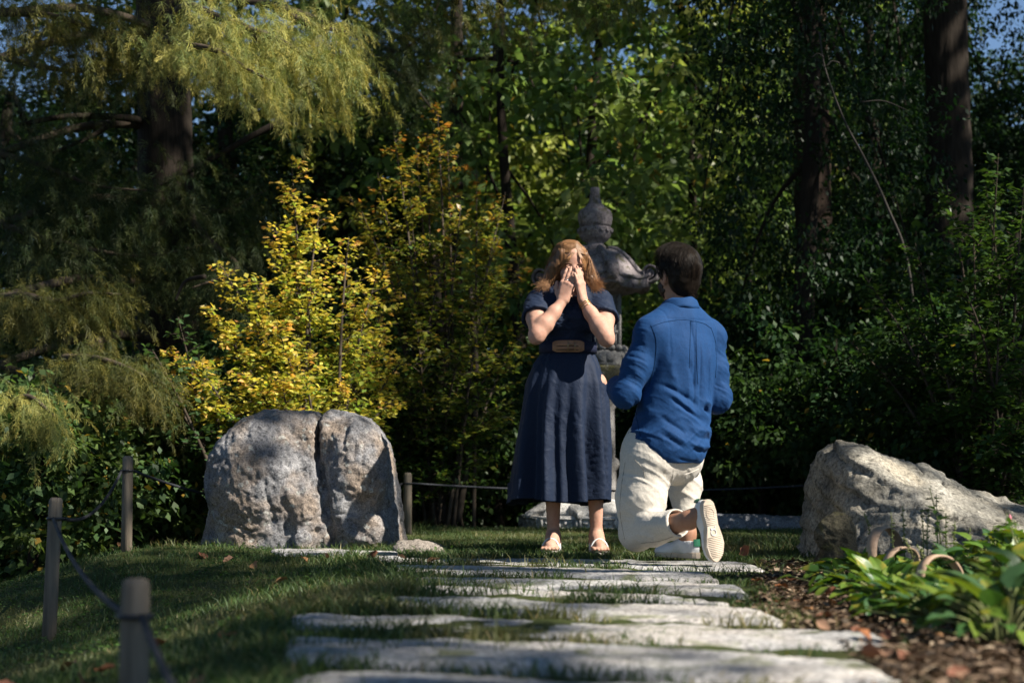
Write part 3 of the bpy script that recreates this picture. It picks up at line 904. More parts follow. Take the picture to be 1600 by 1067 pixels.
def build_rocks():
    s = 8.2 / FPX
    org = np.array([(1452 - 800) * s, 8.35, 0.0])
    def ex(f):
        f.chain([(-0.36, -0.50, 0.50), (-0.22, -0.55, 0.40), (-0.05, -0.62, 0.32)], [0.02, 0.025, 0.02], k=0.02, op='s')
        f.ell((0.34, -0.25, 0.34), (0.12, 0.14, 0.08), k=0.05, op='s')
        f.chain([(-0.20, -0.62, 0.22), (0.1, -0.7, 0.3), (0.35, -0.55, 0.22)], [0.02, 0.02, 0.02], k=0.03, op='s')
        f.chain([(0.1, -0.3, 0.48), (0.45, -0.35, 0.28), (0.75, -0.3, 0.14)], [0.015, 0.02, 0.02], k=0.03, op='s')
    planes_rock('wedge_boulder', 'big buff boulder sloping down to the right behind leafy plants', (-0.75, -0.9, -0.15), (1.35, 0.75, 0.75), 0.014,
        [(-1, -0.12, 0.10, 0.47), (0.42, -0.30, 1.0, 0.335), (-0.55, -0.2, 0.8, 0.64), (-0.55, -1.0, 0.42, 0.52), (0.12, -1.0, 0.30, 0.60), (0.1, 1, 0.2, 0.5), (1, 0, 0.2, 0.95), (0, 0, -1, 0.12), (0.15, 0.35, 1, 0.53)], 0.07, M_ROCK_B, org, 21, 0.70, 1.0, ex, ledge=0.035)
    g = G(1318, 893, -0.02)
    def ex2(f):
        f.ell((0.0, 0.0, 0.19), (0.07, 0.08, 0.07), k=0.06); f.ell((-0.06, -0.02, 0.16), (0.05, 0.06, 0.06), k=0.04)
    planes_rock('mossy_rock', 'small dark mossy rock at the foot of the big buff boulder', (-0.22, -0.25, -0.08), (0.22, 0.25, 0.32), 0.008,
        [(-1, 0, 0.35, 0.09), (1, -0.1, 0.30, 0.10), (0, -1, 0.3, 0.12), (0, 1, 0.3, 0.13), (0.1, 0, 1, 0.20), (0, 0, -1, 0.05)], 0.07, M_ROCK_C, (g[0], g[1] + 0.12, -0.03), 41, 0.4, 1.8, ex2)
    a = P(660, 858, 8.9)
    planes_rock('flat_rock', 'low tan rock lying against the right foot of the split boulder', (-0.2, -0.2, -0.08), (0.2, 0.2, 0.12), 0.006,
        [(-1, 0, 0.2, 0.15), (0.5, -0.2, 1.0, 0.055), (1, 0, 0.5, 0.13), (0, -1, 0.6, 0.09), (0, 1, 0.5, 0.1), (0, 0, 1, 0.05), (0, 0, -1, 0.06)], 0.04, M_ROCK_D, (a[0] - 0.005, 9.0, 0.0), 51, 0.25, 2.5)
    b = P(1195, 824, 12.6)
    planes_rock('low_rock', 'long low blue-grey rock on the grass behind the kneeling man', (-0.6, -0.3, -0.1), (0.6, 0.3, 0.18), 0.010,
        [(-1, 0, 0.4, 0.45), (1, 0, 0.3, 0.52), (0, -1, 0.6, 0.17), (0, 1, 0.5, 0.2), (0.03, 0, 1, 0.095), (0, 0, -1, 0.08)], 0.05, M_ROCK_E, (b[0], 12.75, 0.0), 61, 0.35, 2.0)
build_rocks()

# ------------------------------------------------------------------ rope fence
M_POST = simple('weathered_post_wood', (0.20, 0.165, 0.125), (0.10, 0.082, 0.063), 6, 0.85, 0.15, 0.6, 25, stretch=(8, 8, 0.6))
M_ROPE = simple('dark_rope', (0.035, 0.038, 0.045), (0.015, 0.016, 0.02), 90, 0.8, 0.2, 0.6, 160)
M_IRON = simple('black_iron', (0.015, 0.015, 0.017), None, 20, 0.5, 0.5)
def post(px, D, top_px, base_z, rad, label, hole_px, lean=0.0, ring_side=0.0):
    t = P(px, top_px, D); b = np.array([t[0] + lean, D, base_z])
    root = empty('fence_post', (b[0], b[1], base_z), label, 'post', 'wooden posts of the rope fence')
    H = t[2] - base_z
    prof = [(0.0, H), (rad * 0.62, H), (rad * 0.9, H - 0.006), (rad, H - 0.018), (rad * 1.0, H * 0.5), (rad * 1.03, -0.1), (0.0, -0.1)]
    V, F = lathe([(max(r_, 0.0005), z) for r_, z in prof][::-1], 14)
    k = V[:, 2:3] / H
    V = V + np.array([b[0], b[1], base_z]) + np.clip(k, 0, 1) * np.array([-lean, 0, 0])
    V[:, :2] += 0.0015 * np.stack([noise(V * 30, 1), noise(V * 30, 2)], 1)
    obj('post_shaft', V, F, M_POST, root)
    zh = P(px, hole_px, D)[2]
    c = np.array([t[0], D, zh])
    th = np.linspace(0, 2 * math.pi, 17)
    Vr, Fr = tube(np.stack([c[0] + (rad + 0.003) * np.cos(th), c[1] + (rad + 0.003) * np.sin(th), np.full(17, zh)], 1), 0.006, 6, False)
    obj('rope_ring', Vr, Fr, M_IRON, root)
    return c
PA = post(212, 3.4, 903, -0.14, 0.029, 'nearest blurred wooden fence post at the lower left corner', 962)
PB = post(87.5, 6.9, 777, -0.29, 0.0285, 'wooden fence post on the slope at the far left edge', 810, lean=-0.02)
PC = post(200, 9.06, 712, -0.03, 0.029, 'wooden fence post standing just left of the split boulder', 735)
PD = post(637, 11.4, 738, -0.02, 0.028, 'slim sunlit fence post just right of the split boulder', 755)
PE = post(1300, 12.4, 742, -0.02, 0.028, 'fence post behind the big buff boulder', 756)
def rope(a, b, sag, label, n=28, r=0.0075):
    t = np.linspace(0, 1, n)[:, None]
    C = a * (1 - t) + b * t + np.array([0, 0, -1.0]) * sag * 4 * t * (1 - t)
    V, F = tube(C, r, 7)
    o = obj('rope', V, F, M_ROPE)
    tag(o, label, 'rope', 'dark ropes slung between fence posts')
F0 = np.array([0, -0.032, 0])
rope(PC + [-0.03, -0.01, 0], PB + [0.03, 0.01, 0], 0.085, 'dark rope from the far left post up to the post beside the boulder')
rope(PB + F0, PA + [-0.02, 0.02, 0.0], 0.05, 'dark rope from the far left post down to the nearest post')
rope(PA + [0.02, -0.03, 0], P(420, 1300, 1.9), 0.03, 'blurred dark rope leaving the nearest post at the bottom edge')
rope(PC + [0.03, 0, 0], PD + [-0.03, 0, 0], 0.16, 'dark rope passing behind the split boulder')
rope(PD + [0.03, 0, 0], PE + [-0.03, 0, 0], 0.05, 'rope stretched behind the couple to the buff boulder')

# ------------------------------------------------------------------ bent cane hoops edging the bed
M_CANE = simple('bent_cane', (0.40, 0.28, 0.19), (0.22, 0.145, 0.10), 14, 0.6, 0.3, 0.3, 60)
def hoop(pl, pt, pr, D, dz, wid, label, dD=0.0):
    a = P(pl[0], pl[1], D - dD); b = P(pr[0], pr[1], D + dD); t = P(pt[0], pt[1], D)
    n = 36
    u = np.linspace(0, math.pi, n)
    mid = (a + b) / 2; hx = (a - b) / 2
    up = t - mid; up[:2] = up[:2] - hx[:2] * 0
    C = mid + np.cos(u)[:, None] * hx + np.sin(u)[:, None] ** 0.8 * up
    C = np.concatenate([C[:1] + [[0, 0, -0.16]], C, C[-1:] + [[0, 0, -0.16]]])
    T = nrm(np.gradient(C, axis=0))
    side = nrm(np.cross(nrm(hx), [0, 0, 1.0])); side = np.repeat(side[None], len(C), 0)
    nn = np.cross(T, side)
    h, w = 0.0035, wid / 2
    V = np.stack([C + side * w + nn * h, C - side * w + nn * h, C - side * w - nn * h, C + side * w - nn * h], 1).reshape(-1, 3)
    o = obj('cane_hoop', V, grid_faces(len(C), 4, True), M_CANE)
    tag(o, label, 'hoop', 'bent cane hoops in the plant bed')
hoop((1363, 882), (1380, 824), (1408, 872), 6.5, 0, 0.04, 'tall narrow cane hoop next to the small mossy rock', 0.12)
hoop((1383, 890), (1410, 855), (1432, 885), 6.1, 0, 0.03, 'low cane hoop half hidden in leaves, the middle one', 0.05)
hoop((1437, 912), (1470, 868), (1502, 922), 5.5, 0, 0.034, 'wide cane hoop arching over the leaves, nearest the path end', 0.05)

# ------------------------------------------------------------------ broad-leaved plants in the bed
M_HOSTA = leaf_mat('hosta_leaf', 0.25, 0.40, 0.4, (1.3, 1.35, 0.5))
def hosta_leaf(seed, colr, yellow=0.0):
    r = np.random.default_rng(seed)
    nu, nv = 8, 7
    u = np.linspace(0, 1, nu); v = np.linspace(-1, 1, nv)
    U, Q = np.meshgrid(u, v, indexing='ij')
    w = 0.40 * np.sin(np.pi * U ** 0.62) ** 0.8 * (1 - 0.25 * U) + 0.008
    X = Q * w; Y = U - 0.06 * (np.abs(Q) ** 2) * (U < 0.3)
    Z = 0.20 * np.abs(Q) ** 1.5 * w * 1.5 - 0.28 * U ** 2.2 + 0.018 * np.cos(Q * np.pi * 3) * np.sin(np.pi * U) + 0.015 * r.normal(size=U.shape) * (0.3 + U)
    V = np.stack([X, Y, Z], -1).reshape(-1, 3)
    c = np.array(colr)[None] * (1 + 0.15 * noise(V * 4 + seed, 2)[:, None])
    rib = np.exp(-(Q.ravel() / 0.12) ** 2)[:, None]
    c = c * (1 + 0.25 * rib)
    if yellow: 
        k = (sstep(0.2, 0.7, noise(V * 3 + seed * 3, 4)) * yellow)[:, None]
        c = c * (1 - k) + np.array([0.32, 0.24, 0.03]) * k
    return mesh_data('leaf', V, grid_faces(nu, nv), M_HOSTA, True, np.clip(c, 0, 1))
def build_bed():
    r = np.random.default_rng(77)
    pal = [(0.05, 0.115, 0.02), (0.04, 0.095, 0.027), (0.075, 0.145, 0.02), (0.038, 0.085, 0.03), (0.09, 0.15, 0.02), (0.115, 0.165, 0.022)]
    ms = [hosta_leaf(i, pal[i % 6], 0.0 if i % 4 else 0.6) for i in range(12)]
    M_STALK = simple('flower_stalk', (0.14, 0.18, 0.05), (0.10, 0.09, 0.04), 20, 0.7)
    spots = [
        (1350, 905, 6.45, .14, 30, 'broad-leaved plant at the left tip of the bed behind the low hoop', .10),
        (1375, 940, 5.75, .13, 28, 'dark leafy clump in front of the middle cane hoop', .11),
        (1435, 930, 5.95, .13, 24, 'leafy clump between the cane hoops', .105),
        (1425, 985, 5.0, .13, 24, 'low leafy clump spilling over the mulch at the front of the bed', .10),
        (1490, 965, 5.25, .11, 26, 'leafy plant with yellowing leaves under the wide hoop', .115),
        (1500, 905, 6.2, .2, 24, 'leafy plant with seed spikes against the dark base of the buff boulder', .11),
        (1550, 900, 6.0, .30, 26, 'leafy plant with tall stalks near the right edge', .11),
        (1600, 910, 5.7, .32, 24, 'leafy plant with a pink bud at the right edge', .115),
        (1545, 985, 4.75, .17, 26, 'big glossy leaved plant with a brown leaf caught in it', .125),
        (1600, 1010, 4.4, .30, 26, 'bright yellow-green leaved plant at the lower right edge', .14),
        (1560, 1050, 4.0, .20, 18, 'low leafy plant at the bottom right corner', .12),
        (1325, 938, 6.1, .13, 14, 'small leafy clump at the far left end of the bed by the mossy rock', .09),
        (1385, 980, 5.3, .12, 15, 'small leafy clump reaching furthest out over the mulch', .085),
        (1450, 1012, 4.75, .12, 15, 'low leafy clump in front of the plant with yellowing leaves', .09),
        (1480, 1020, 4.55, .14, 14, 'thin low plant with narrow leaves on the mulch edge', .09),
    ]
    for (px, py, D, hgt, nl, label, L) in spots:
        c = np.array([(px - 800) * D / FPX, D, 0.0]); c[2] = float(ground(c[0], c[1]))
        root = empty('hosta_plant', c, label, 'plant', 'broad-leaved plants in the bed')
        pet = []
        nl = int(nl * 2.3)
        for i in range(nl):
            t = (i + 0.5) / nl
            a = i * 2.39996 + r.normal(0, .3)
            rad = 0.04 + 0.19 * t ** 0.8
            hz = 0.60 * hgt * (1.02 - 0.75 * t ** 1.6) * r.uniform(0.8, 1.12)
            out = np.array([math.cos(a), math.sin(a), 0])
            base = c + out * rad * r.uniform(0.6, 1.1) + np.array([0, 0, max(hz, 0.045)])
            d = nrm(out * (0.5 + 0.7 * t) + np.array([0, 0, 0.55 - 0.75 * t + r.normal(0, .2)]) + r.normal(0, .18, 3))
            R = basis(d, np.array([0, 0, 1.0]) - d * d[2] + out * -0.25 + r.normal(0, .25, 3))
            inst('leaf', ms[r.integers(0, 12)], root, base, R, 0.66 * L * r.uniform(0.6, 1.35))
            pet.append(tube(bez([c + out * 0.01 + [0, 0, -0.01], c + out * rad * 0.45 + [0, 0, hz * 0.75], base], 6), 0.0028, 4))
        V, F = merge(pet)
        o = obj('stem', V, F, M_STALK, root, kind='stuff')
    # seed spikes and flower stalks
    stalks = [(1400, 905, 1392, 800, 6.3), (1425, 905, 1412, 838, 6.1), (1440, 900, 1440, 800, 6.4), (1450, 880, 1452, 790, 6.5), (1467, 880, 1463, 772, 6.5), (1480, 880, 1478, 800, 6.3), (1500, 890, 1492, 815, 6.2), (1515, 890, 1516, 824, 6.2), (1530, 900, 1545, 835, 6.0),
              (1570, 900, 1553, 822, 5.9), (1590, 900, 1572, 812, 5.9), (1600, 900, 1578, 810, 5.8), (1585, 890, 1562, 828, 6.0), (1610, 890, 1585, 812, 5.7), (1415, 880, 1410, 790, 6.6), (1376, 880, 1350, 800, 6.5), (1455, 905, 1433, 850, 6.0), (1540, 920, 1520, 868, 5.6)]
    for k, (x0, y0, x1, y1, D) in enumerate(stalks):
        a = P(x0, y0, D); b = P(x1, y1, D + r.normal(0, .05)); a[2] = float(ground(a[0], a[1]))
        C = bez([a, a * .5 + b * .5 + np.array([r.normal(0, .015), r.normal(0, .02), 0.02]), b], 14)
        parts = [tube(C, np.linspace(0.0035, 0.0015, 14), 5)]
        for j in range(22):
            t = 0.45 + 0.55 * j / 22
            q = C[int(t * 13)] + r.normal(0, .002, 3)
            d = nrm(np.append(r.normal(0, 1, 2), r.uniform(-.2, .8)))
            e = q + d * r.uniform(0.006, 0.014)
            parts.append(tube(np.array([q, (q + e) / 2, e]), [0.0012, 0.0035, 0.001], 4))
        V, F = merge(parts)
        o = obj('seed_stalk', V, F, M_STALK)
        tag(o, 'thin upright seed stalk rising from the leafy bed before the boulder', 'flower stalk', 'seed stalks in the plant bed')
    # narrow grassy leaves and the leafy weed
    mB = leaf_mat('weed_leaf', 0.3, 0.45, 0.35)
    def weed(px, py, D, h, label, n=26):
        c = P(px, py, D); c[2] = float(ground(c[0], c[1]))
        root = empty('weed', c, label, 'weed')
        C = bez([c, c + [0.01, 0, h * 0.5], c + [-0.02, 0.02, h]], 10)
        V, F = tube(C, np.linspace(0.004, 0.0015, 10), 5); obj('stem', V, F, M_STALK, root)
        t = r.uniform(0.3, 1, n); q = C[(t * 9).astype(int)]
        a = r.uniform(0, 6.28, n); Dd = np.stack([np.cos(a), np.sin(a), r.uniform(-.3, .7, n)], 1)
        V, F, cc = leaves_arr(q, Dd, np.stack([0 * a, 0 * a, 1 + 0 * a], 1), r.uniform(.03, .065, n), 0.32, np.array([.05, .10, .02]) * r.uniform(.7, 1.5, (n, 1)))
        obj('foliage', V, F, mB, root, smooth=False, col=cc, kind='stuff')
    weed(1466, 900, 6.3, 0.36, 'tall leafy weed standing before the shaded face of the buff boulder')
    weed(1590, 880, 5.9, 0.26, 'short leafy weed among the stalks at the right edge')
    weed(1590, 950, 5.0, 0.30, 'leafy weed in front of the right edge plants')
    # pink bud
    c = P(1578, 812, 5.85)
    V, F = lathe([(0.0005, -0.012), (0.006, -0.006), (0.0075, 0.003), (0.004, 0.014), (0.0005, 0.02)], 10, c)
    o = obj('pink_bud', V, F, simple('pink_petal', (0.55, 0.16, 0.22), None, 30, 0.5))
    tag(o, 'small pink flower bud on a stalk at the right edge', 'flower')
build_bed()
# ------------------------------------------------------------------ stone lantern
def build_lantern():
    M = stone_mat('lantern_granite', (0.26, 0.25, 0.24), (0.10, 0.097, 0.095), lichen=(0.24, 0.25, 0.22), lich_amt=0.4, scale=7.0, bstr=0.7)
    MR = stone_mat('lantern_roof_stone', (0.30, 0.262, 0.262), (0.10, 0.085, 0.092), lichen=(0.28, 0.28, 0.27), moss=(0.06, 0.057, 0.025), lich_amt=0.6, scale=8.0, bstr=0.7)
    MP = stone_mat('lantern_pale_stone', (0.58, 0.56, 0.53), (0.34, 0.33, 0.31), lich_amt=0.1, scale=8.0, bstr=0.6)
    MM = stone_mat('lantern_mossy_stone', (0.20, 0.185, 0.13), (0.08, 0.073, 0.046), moss=(0.11, 0.10, 0.02), lich_amt=0.3, scale=7.0, bstr=0.7)
    D = 13.3; s = 13.3 / FPX
    x0 = (931 - 800) * s
    def z(py): return P(931, py, D)[2]
    z0 = z(824)
    C = np.array([x0, D, 0.0])
    root = empty('stone_lantern', (x0, D, z0), 'tall carved stone lantern with curled roof behind the couple', 'stone lantern')
    HR = math.radians(-17)
    def hexl(prof, name, mat, par=root, rot=HR, m=6, noi=0.004, sm=False):
        V, F = lathe(prof, m, C, rot)
        return obj(name, V, F, mat, par, smooth=sm)
    def round_(prof, name, mat, par=root, m=40):
        V, F = lathe(prof, m, C); V = V + 0.004 * np.stack([noise(V * 14, i) for i in range(3)], 1)
        return obj(name, V, F, mat, par)
    # base slab, with recessed carved panels on each face
    Rb = 0.625
    b = hexl([(0.001, z0 - 0.1), (Rb, z0 - 0.1), (Rb, z(806)), (Rb - 0.012, z(804)), (0.001, z(804))], 'base', MP)
    for k in range(6):
        a0 = HR + k * math.pi / 3; a1 = a0 + math.pi / 3
        p0 = np.array([math.cos(a0), math.sin(a0), 0]) * Rb; p1 = np.array([math.cos(a1), math.sin(a1), 0]) * Rb
        nrm_ = nrm((p0 + p1) / 2); t = nrm(p1 - p0); Lf = np.linalg.norm(p1 - p0)
        for j in range(2):
            cc = C + (p0 + p1) / 2 + t * (j - 0.5) * Lf * 0.48 + np.array([0, 0, (z0 + z(806)) / 2 - 0.0])
            R = np.stack([t, nrm_, [0, 0, 1.0]], 1)
            hw, hh, fr = Lf * 0.215, 0.034, 0.010
            pr = []
            for (cx, cz, wx, wz) in ((0, hh, hw, fr / 2), (0, -hh, hw, fr / 2), (-hw, 0, fr / 2, hh), (hw, 0, fr / 2, hh)):
                pr.append(boxm(cc + t * cx + np.array([0, 0, cz]) + nrm_ * 0.004, (wx + fr / 2, 0.008, wz + 0.001 * j), R))
            for q in range(5):   # carved scroll inside
                pr.append(boxm(cc + t * (q - 2) * hw * 0.36 + np.array([0, 0, 0.010 * math.sin(q * 2.1)]) + nrm_ * 0.003, (hw * 0.15, 0.006, 0.010), R @ np.array([[math.cos(.6 * q), 0, math.sin(.6 * q)], [0, 1, 0], [-math.sin(.6 * q), 0, math.cos(.6 * q)]])))
            V, F = merge(pr); obj('panel', V, F, MP, root, smooth=False)
    # lotus petals on top of the base
    zl = z(805)
    round_([(0.30, zl - 0.01), (0.50, zl), (0.44, zl + 0.05), (0.30, zl + 0.10), (0.20, zl + 0.115), (0.001, zl + 0.115)], 'lotus_core', MP)
    for k in range(12):
        a = HR + k * math.pi / 6
        U, W = np.meshgrid(np.linspace(0, 1, 10), np.linspace(-1, 1, 9), indexing='ij')
        wdt = 0.135 * (np.sin(np.pi * (0.12 + 0.86 * U) ** 0.8)) ** 0.7
        r_ = 0.22 + 0.33 * U + 0.02 * (1 - W ** 2)
        zz = zl + 0.125 - 0.115 * U ** 1.3 + 0.035 * (1 - W ** 2) * np.sin(np.pi * U) + 0.05 * np.clip(U - 0.75, 0, 1) ** 1 
        pts = np.stack([r_ * math.cos(a) - W * wdt * math.sin(a), r_ * math.sin(a) + W * wdt * math.cos(a), zz], -1)
        low = pts.copy(); low[..., 2] -= 0.04
        V = np.concatenate([pts.reshape(-1, 3), low.reshape(-1, 3)]) + C
        g = grid_faces(10, 9)
        n = 90
        rim = [i for i in range(9)] + [i * 9 + 8 for i in range(1, 10)] + [81 + 7 - i for i in range(8)] + [i * 9 for i in range(8, 0, -1)]
        rim = np.array(rim); sd_ = np.stack([rim, np.roll(rim, -1), np.roll(rim, -1) + n, rim + n], 1)
        F = np.concatenate([g[:, ::-1], g + n, sd_])
        obj('lotus_petal', V, F, MP, root)
    # shaft with rings
    round_([(0.20, zl + 0.10), (0.165, zl + 0.14), (0.155, zl + 0.35), (0.175, zl + 0.37), (0.185, zl + 0.40), (0.175, zl + 0.43), (0.15, zl + 0.45), (0.145, z(640)), (0.175, z(630)), (0.18, z(618)), (0.15, z(612))], 'shaft', M)
    # middle platform: mossy flaring underside, carved drum
    round_([(0.14, z(615)), (0.17, z(604)), (0.225, z(590)), (0.262, z(578)), (0.268, z(574)), (0.001, z(573.5))], 'platform_underside', MM)
    hexl([(0.001, z(574)), (0.262, z(574)), (0.27, z(570)), (0.27, z(554)), (0.25, z(550)), (0.001, z(550))], 'platform', M)
    for k in range(6):
        a0 = HR + k * math.pi / 3; a1 = a0 + math.pi / 3
        p0 = np.array([math.cos(a0), math.sin(a0), 0]) * 0.27; p1 = np.array([math.cos(a1), math.sin(a1), 0]) * 0.27
        n_ = nrm((p0 + p1) / 2); t = nrm(p1 - p0)
        pr = [boxm(C + (p0 + p1) / 2 + t * q * 0.085 + n_ * 0.003 + np.array([0, 0, z(562)]), (0.034, 0.007, 0.028), np.stack([t, n_, [0, 0, 1.0]], 1)) for q in (-1, 1)]
        V, F = merge(pr); obj('panel', V, F, M, root, smooth=False)
    nb = 18
    for k in range(nb):
        a = k * 2 * math.pi / nb
        V, F = lathe([(0.001, -0.022), (0.022, -0.018), (0.032, -0.004), (0.030, 0.012), (0.016, 0.026), (0.001, 0.030)], 10)
        obj('bead', V + C + np.array([0.222 * math.cos(a), 0.222 * math.sin(a), z(546)]), F, M, root)
    # light chamber with framed openings
    hexl([(0.001, z(553)), (0.195, z(553)), (0.195, z(455)), (0.001, z(455))], 'light_chamber', M)
    for k in range(6):
        a0 = HR + k * math.pi / 3; a1 = a0 + math.pi / 3
        p0 = np.array([math.cos(a0), math.sin(a0), 0]) * 0.195; p1 = np.array([math.cos(a1), math.sin(a1), 0]) * 0.195
        n_ = nrm((p0 + p1) / 2); t = nrm(p1 - p0); R = np.stack([t, n_, [0, 0, 1.0]], 1)
        cc = C + (p0 + p1) / 2
        pr = []
        for q in (-1, 1): pr.append(boxm(cc + t * q * 0.078 + n_ * 0.004 + [0, 0, z(504)], (0.016, 0.010, (z(457) - z(550)) / 2), R))
        for py, hh in ((461, .016), (520, .012), (546, .014)): pr.append(boxm(cc + n_ * 0.006 + [0, 0, z(py)], (0.064, 0.010, hh), R))
        for q in (-1, 1): pr.append(boxm(cc + t * q * 0.042 + n_ * 0.004 + [0, 0, z(533)], (0.006, 0.008, 0.05), R))
        V, F = merge(pr); obj('frame', V, F, M, root, smooth=False)
    # roof: six ridges curling up at the corners
    na, ns = 96, 26
    A = HR + np.arange(na) * 2 * math.pi / na
    w = np.abs(np.cos(3 * (A - HR) )) ; w = ((1 + np.cos(6 * (A - HR))) / 2) ** 2.5
    S = np.linspace(0, 1, ns)
    rt, zt = 0.085, z(391); ze = z(440)
    def roofz(S, w): return zt + (ze - zt) * (1 - (1 - S) ** 1.0 * (1 - 0.55 * S * 1.0) ) - 0.0
    rows = []
    for si in S:
        re = 0.405 + 0.035 * w
        r_ = rt + (re - rt) * si
        conv = si ** 0.85
        zz = zt + (ze - zt) * float(np.interp(si, [0, .12, .23, .4, .57, .72, .85, 1], [0, .02, .08, .26, .52, .78, .93, 1.0]))
        ridge = 0.022 * w * math.sin(math.pi * min(si + 0.1, 1)) + 0.035 * w * max(si - 0.75, 0) / 0.25
        rows.append(np.stack([r_ * np.cos(A), r_ * np.sin(A), zz + ridge], -1))
    lipz = np.array([0, 0, -0.085])
    rows.append(rows[-1] + lipz)
    for f_, dz in ((0.93, -0.062), (0.78, -0.085), (0.60, -0.105), (0.44, -0.115)):
        q = rows[ns - 1] * np.array([f_, f_, 1]); q[:, 2] = q[:, 2] * 0.3 + (ze) * 0.7 + dz
        rows.append(q)
    q = rows[-1] * np.array([0.02, 0.02, 1]); rows.append(q)
    V = np.stack(rows).reshape(-1, 3) + C
    V = V + 0.004 * np.stack([noise(V * 16, i) for i in range(3)], 1)
    roof = obj('roof', V, grid_faces(len(rows), na, True), MR, root)
    for k in range(6):
        rc_ = np.array([rows[i][k * 16] for i in range(1, 24)]) + C + np.array([0, 0, 0.006])
        Vr, Fr = tube(rc_, np.linspace(0.014, 0.026, len(rc_)), 8); obj('ridge', Vr, Fr, MR, roof)
        a0 = HR + k * math.pi / 3
        ev = np.array([rows[ns - 1][(k * 16 + j) % na] for j in range(17)]) * np.array([1.01, 1.01, 1]) + C + np.array([0, 0, 0.004])
        Vr, Fr = tube(ev, 0.014, 8); obj('eave_rim', Vr, Fr, MR, roof)
    for k in range(6):
        a = HR + k * math.pi / 3
        er = np.array([math.cos(a), math.sin(a), 0]); et = np.array([-math.sin(a), math.cos(a), 0])
        # curled scroll: a band leaving the ridge, dipping and winding inward
        pts = []
        for t in np.linspace(0, 1, 12): pts.append((0.245 + 0.165 * t, ze + 0.090 - 0.105 * math.sin(t * 1.65)))
        cx, cz0 = 0.440, ze + 0.052
        for th in np.linspace(-1.75, 2 * math.pi * 1.35, 46):
            rr = 0.072 * (1 - 0.70 * (th + 1.75) / (2 * math.pi * 1.35 + 1.75))
            pts.append((cx + rr * math.cos(th), cz0 + rr * math.sin(th)))
        pts = np.array(pts)
        T = nrm(np.gradient(pts, axis=0)); Nn = np.stack([-T[:, 1], T[:, 0]], 1)
        th_ = np.linspace(0.024, 0.008, len(pts)); hw = np.interp(np.arange(len(pts)), [0, 12, len(pts)], [0.045, 0.042, 0.036])
        V = []
        for p, n_, t_, w_ in zip(pts, Nn, th_, hw):
            for sx, sy in ((1, 1), (-1, 1), (-1, -1), (1, -1)):
                q = p + n_ * t_ * sy * 0.5
                V.append(er * q[0] + et * w_ * sx + np.array([0, 0, q[1]]))
        V = np.array(V) + C
        obj('scroll', V, grid_faces(len(pts), 4, True), MR, roof, smooth=False)
        Vc, Fc = tube(np.stack([er * cx + et * q + np.array([0, 0, cz0]) for q in (-0.03, 0, 0.03)]) + C, 0.030, 12)
        obj('scroll_core', Vc, Fc, MR, roof)
    # finial: neck ring, lotus cup with scalloped rim, jewel
    fin = round_([(0.12, z(393)), (0.088, z(391)), (0.092, z(388)), (0.085, z(384)), (0.068, z(382)), (0.070, z(379)), (0.10, z(376)), (0.122, z(370)), (0.132, z(364)), (0.134, z(358)), (0.125, z(356)), (0.105, z(355.5)),
            (0.120, z(354)), (0.128, z(350)), (0.134, z(342)), (0.132, z(335)), (0.118, z(329)), (0.085, z(324)), (0.055, z(318)), (0.042, z(310)), (0.038, z(302)), (0.040, z(297)), (0.036, z(294)), (0.001, z(293))], 'finial', MR)
    for k in range(16):
        a = k * 2 * math.pi / 16
        U = np.linspace(0, math.pi, 9)
        c0 = C + np.array([0.134 * math.cos(a), 0.134 * math.sin(a), z(361)]); et = np.array([-math.sin(a), math.cos(a), 0])
        pts = np.array([c0 + et * 0.021 * math.cos(u) + np.array([0, 0, -0.026 * math.sin(u) + 0.012]) for u in U])
        V, F = tube(pts, 0.009, 6); obj('petal', V, F, MR, fin)
build_lantern()
# ------------------------------------------------------------------ trees and shrubs
M_BARK = simple('tree_bark', (0.035, 0.028, 0.022), (0.014, 0.011, 0.009), 7, 0.95, 0.1, 1.0, 18, stretch=(6, 6, 0.8))
M_BARK_RED = simple('red_brown_bark', (0.052, 0.036, 0.027), (0.018, 0.013, 0.010), 7, 0.95, 0.1, 1.0, 18, stretch=(6, 6, 0.8))
M_TWIG = simple('twig_bark', (0.075, 0.06, 0.045), (0.04, 0.03, 0.022), 20, 0.9, 0.1)
M_LEAF = leaf_mat('broad_leaf', 0.40, 0.5, 0.25)
M_LEAF_B = leaf_mat('bright_broad_leaf', 0.50, 0.42, 0.35)
M_GOLD = leaf_mat('golden_leaf', 0.46, 0.40, 0.40, (1.2, 1.15, 0.6))
M_NEEDLE = leaf_mat('feathery_needle', 0.30, 0.55, 0.25, (1.25, 1.2, 0.7))

def rand_dirs(r, n, zlo=-1, zhi=1):
    z = r.uniform(zlo, zhi, n); a = r.uniform(0, 2 * math.pi, n); s = np.sqrt(np.maximum(1 - z * z, 0))
    return np.stack([s * np.cos(a), s * np.sin(a), z], 1)

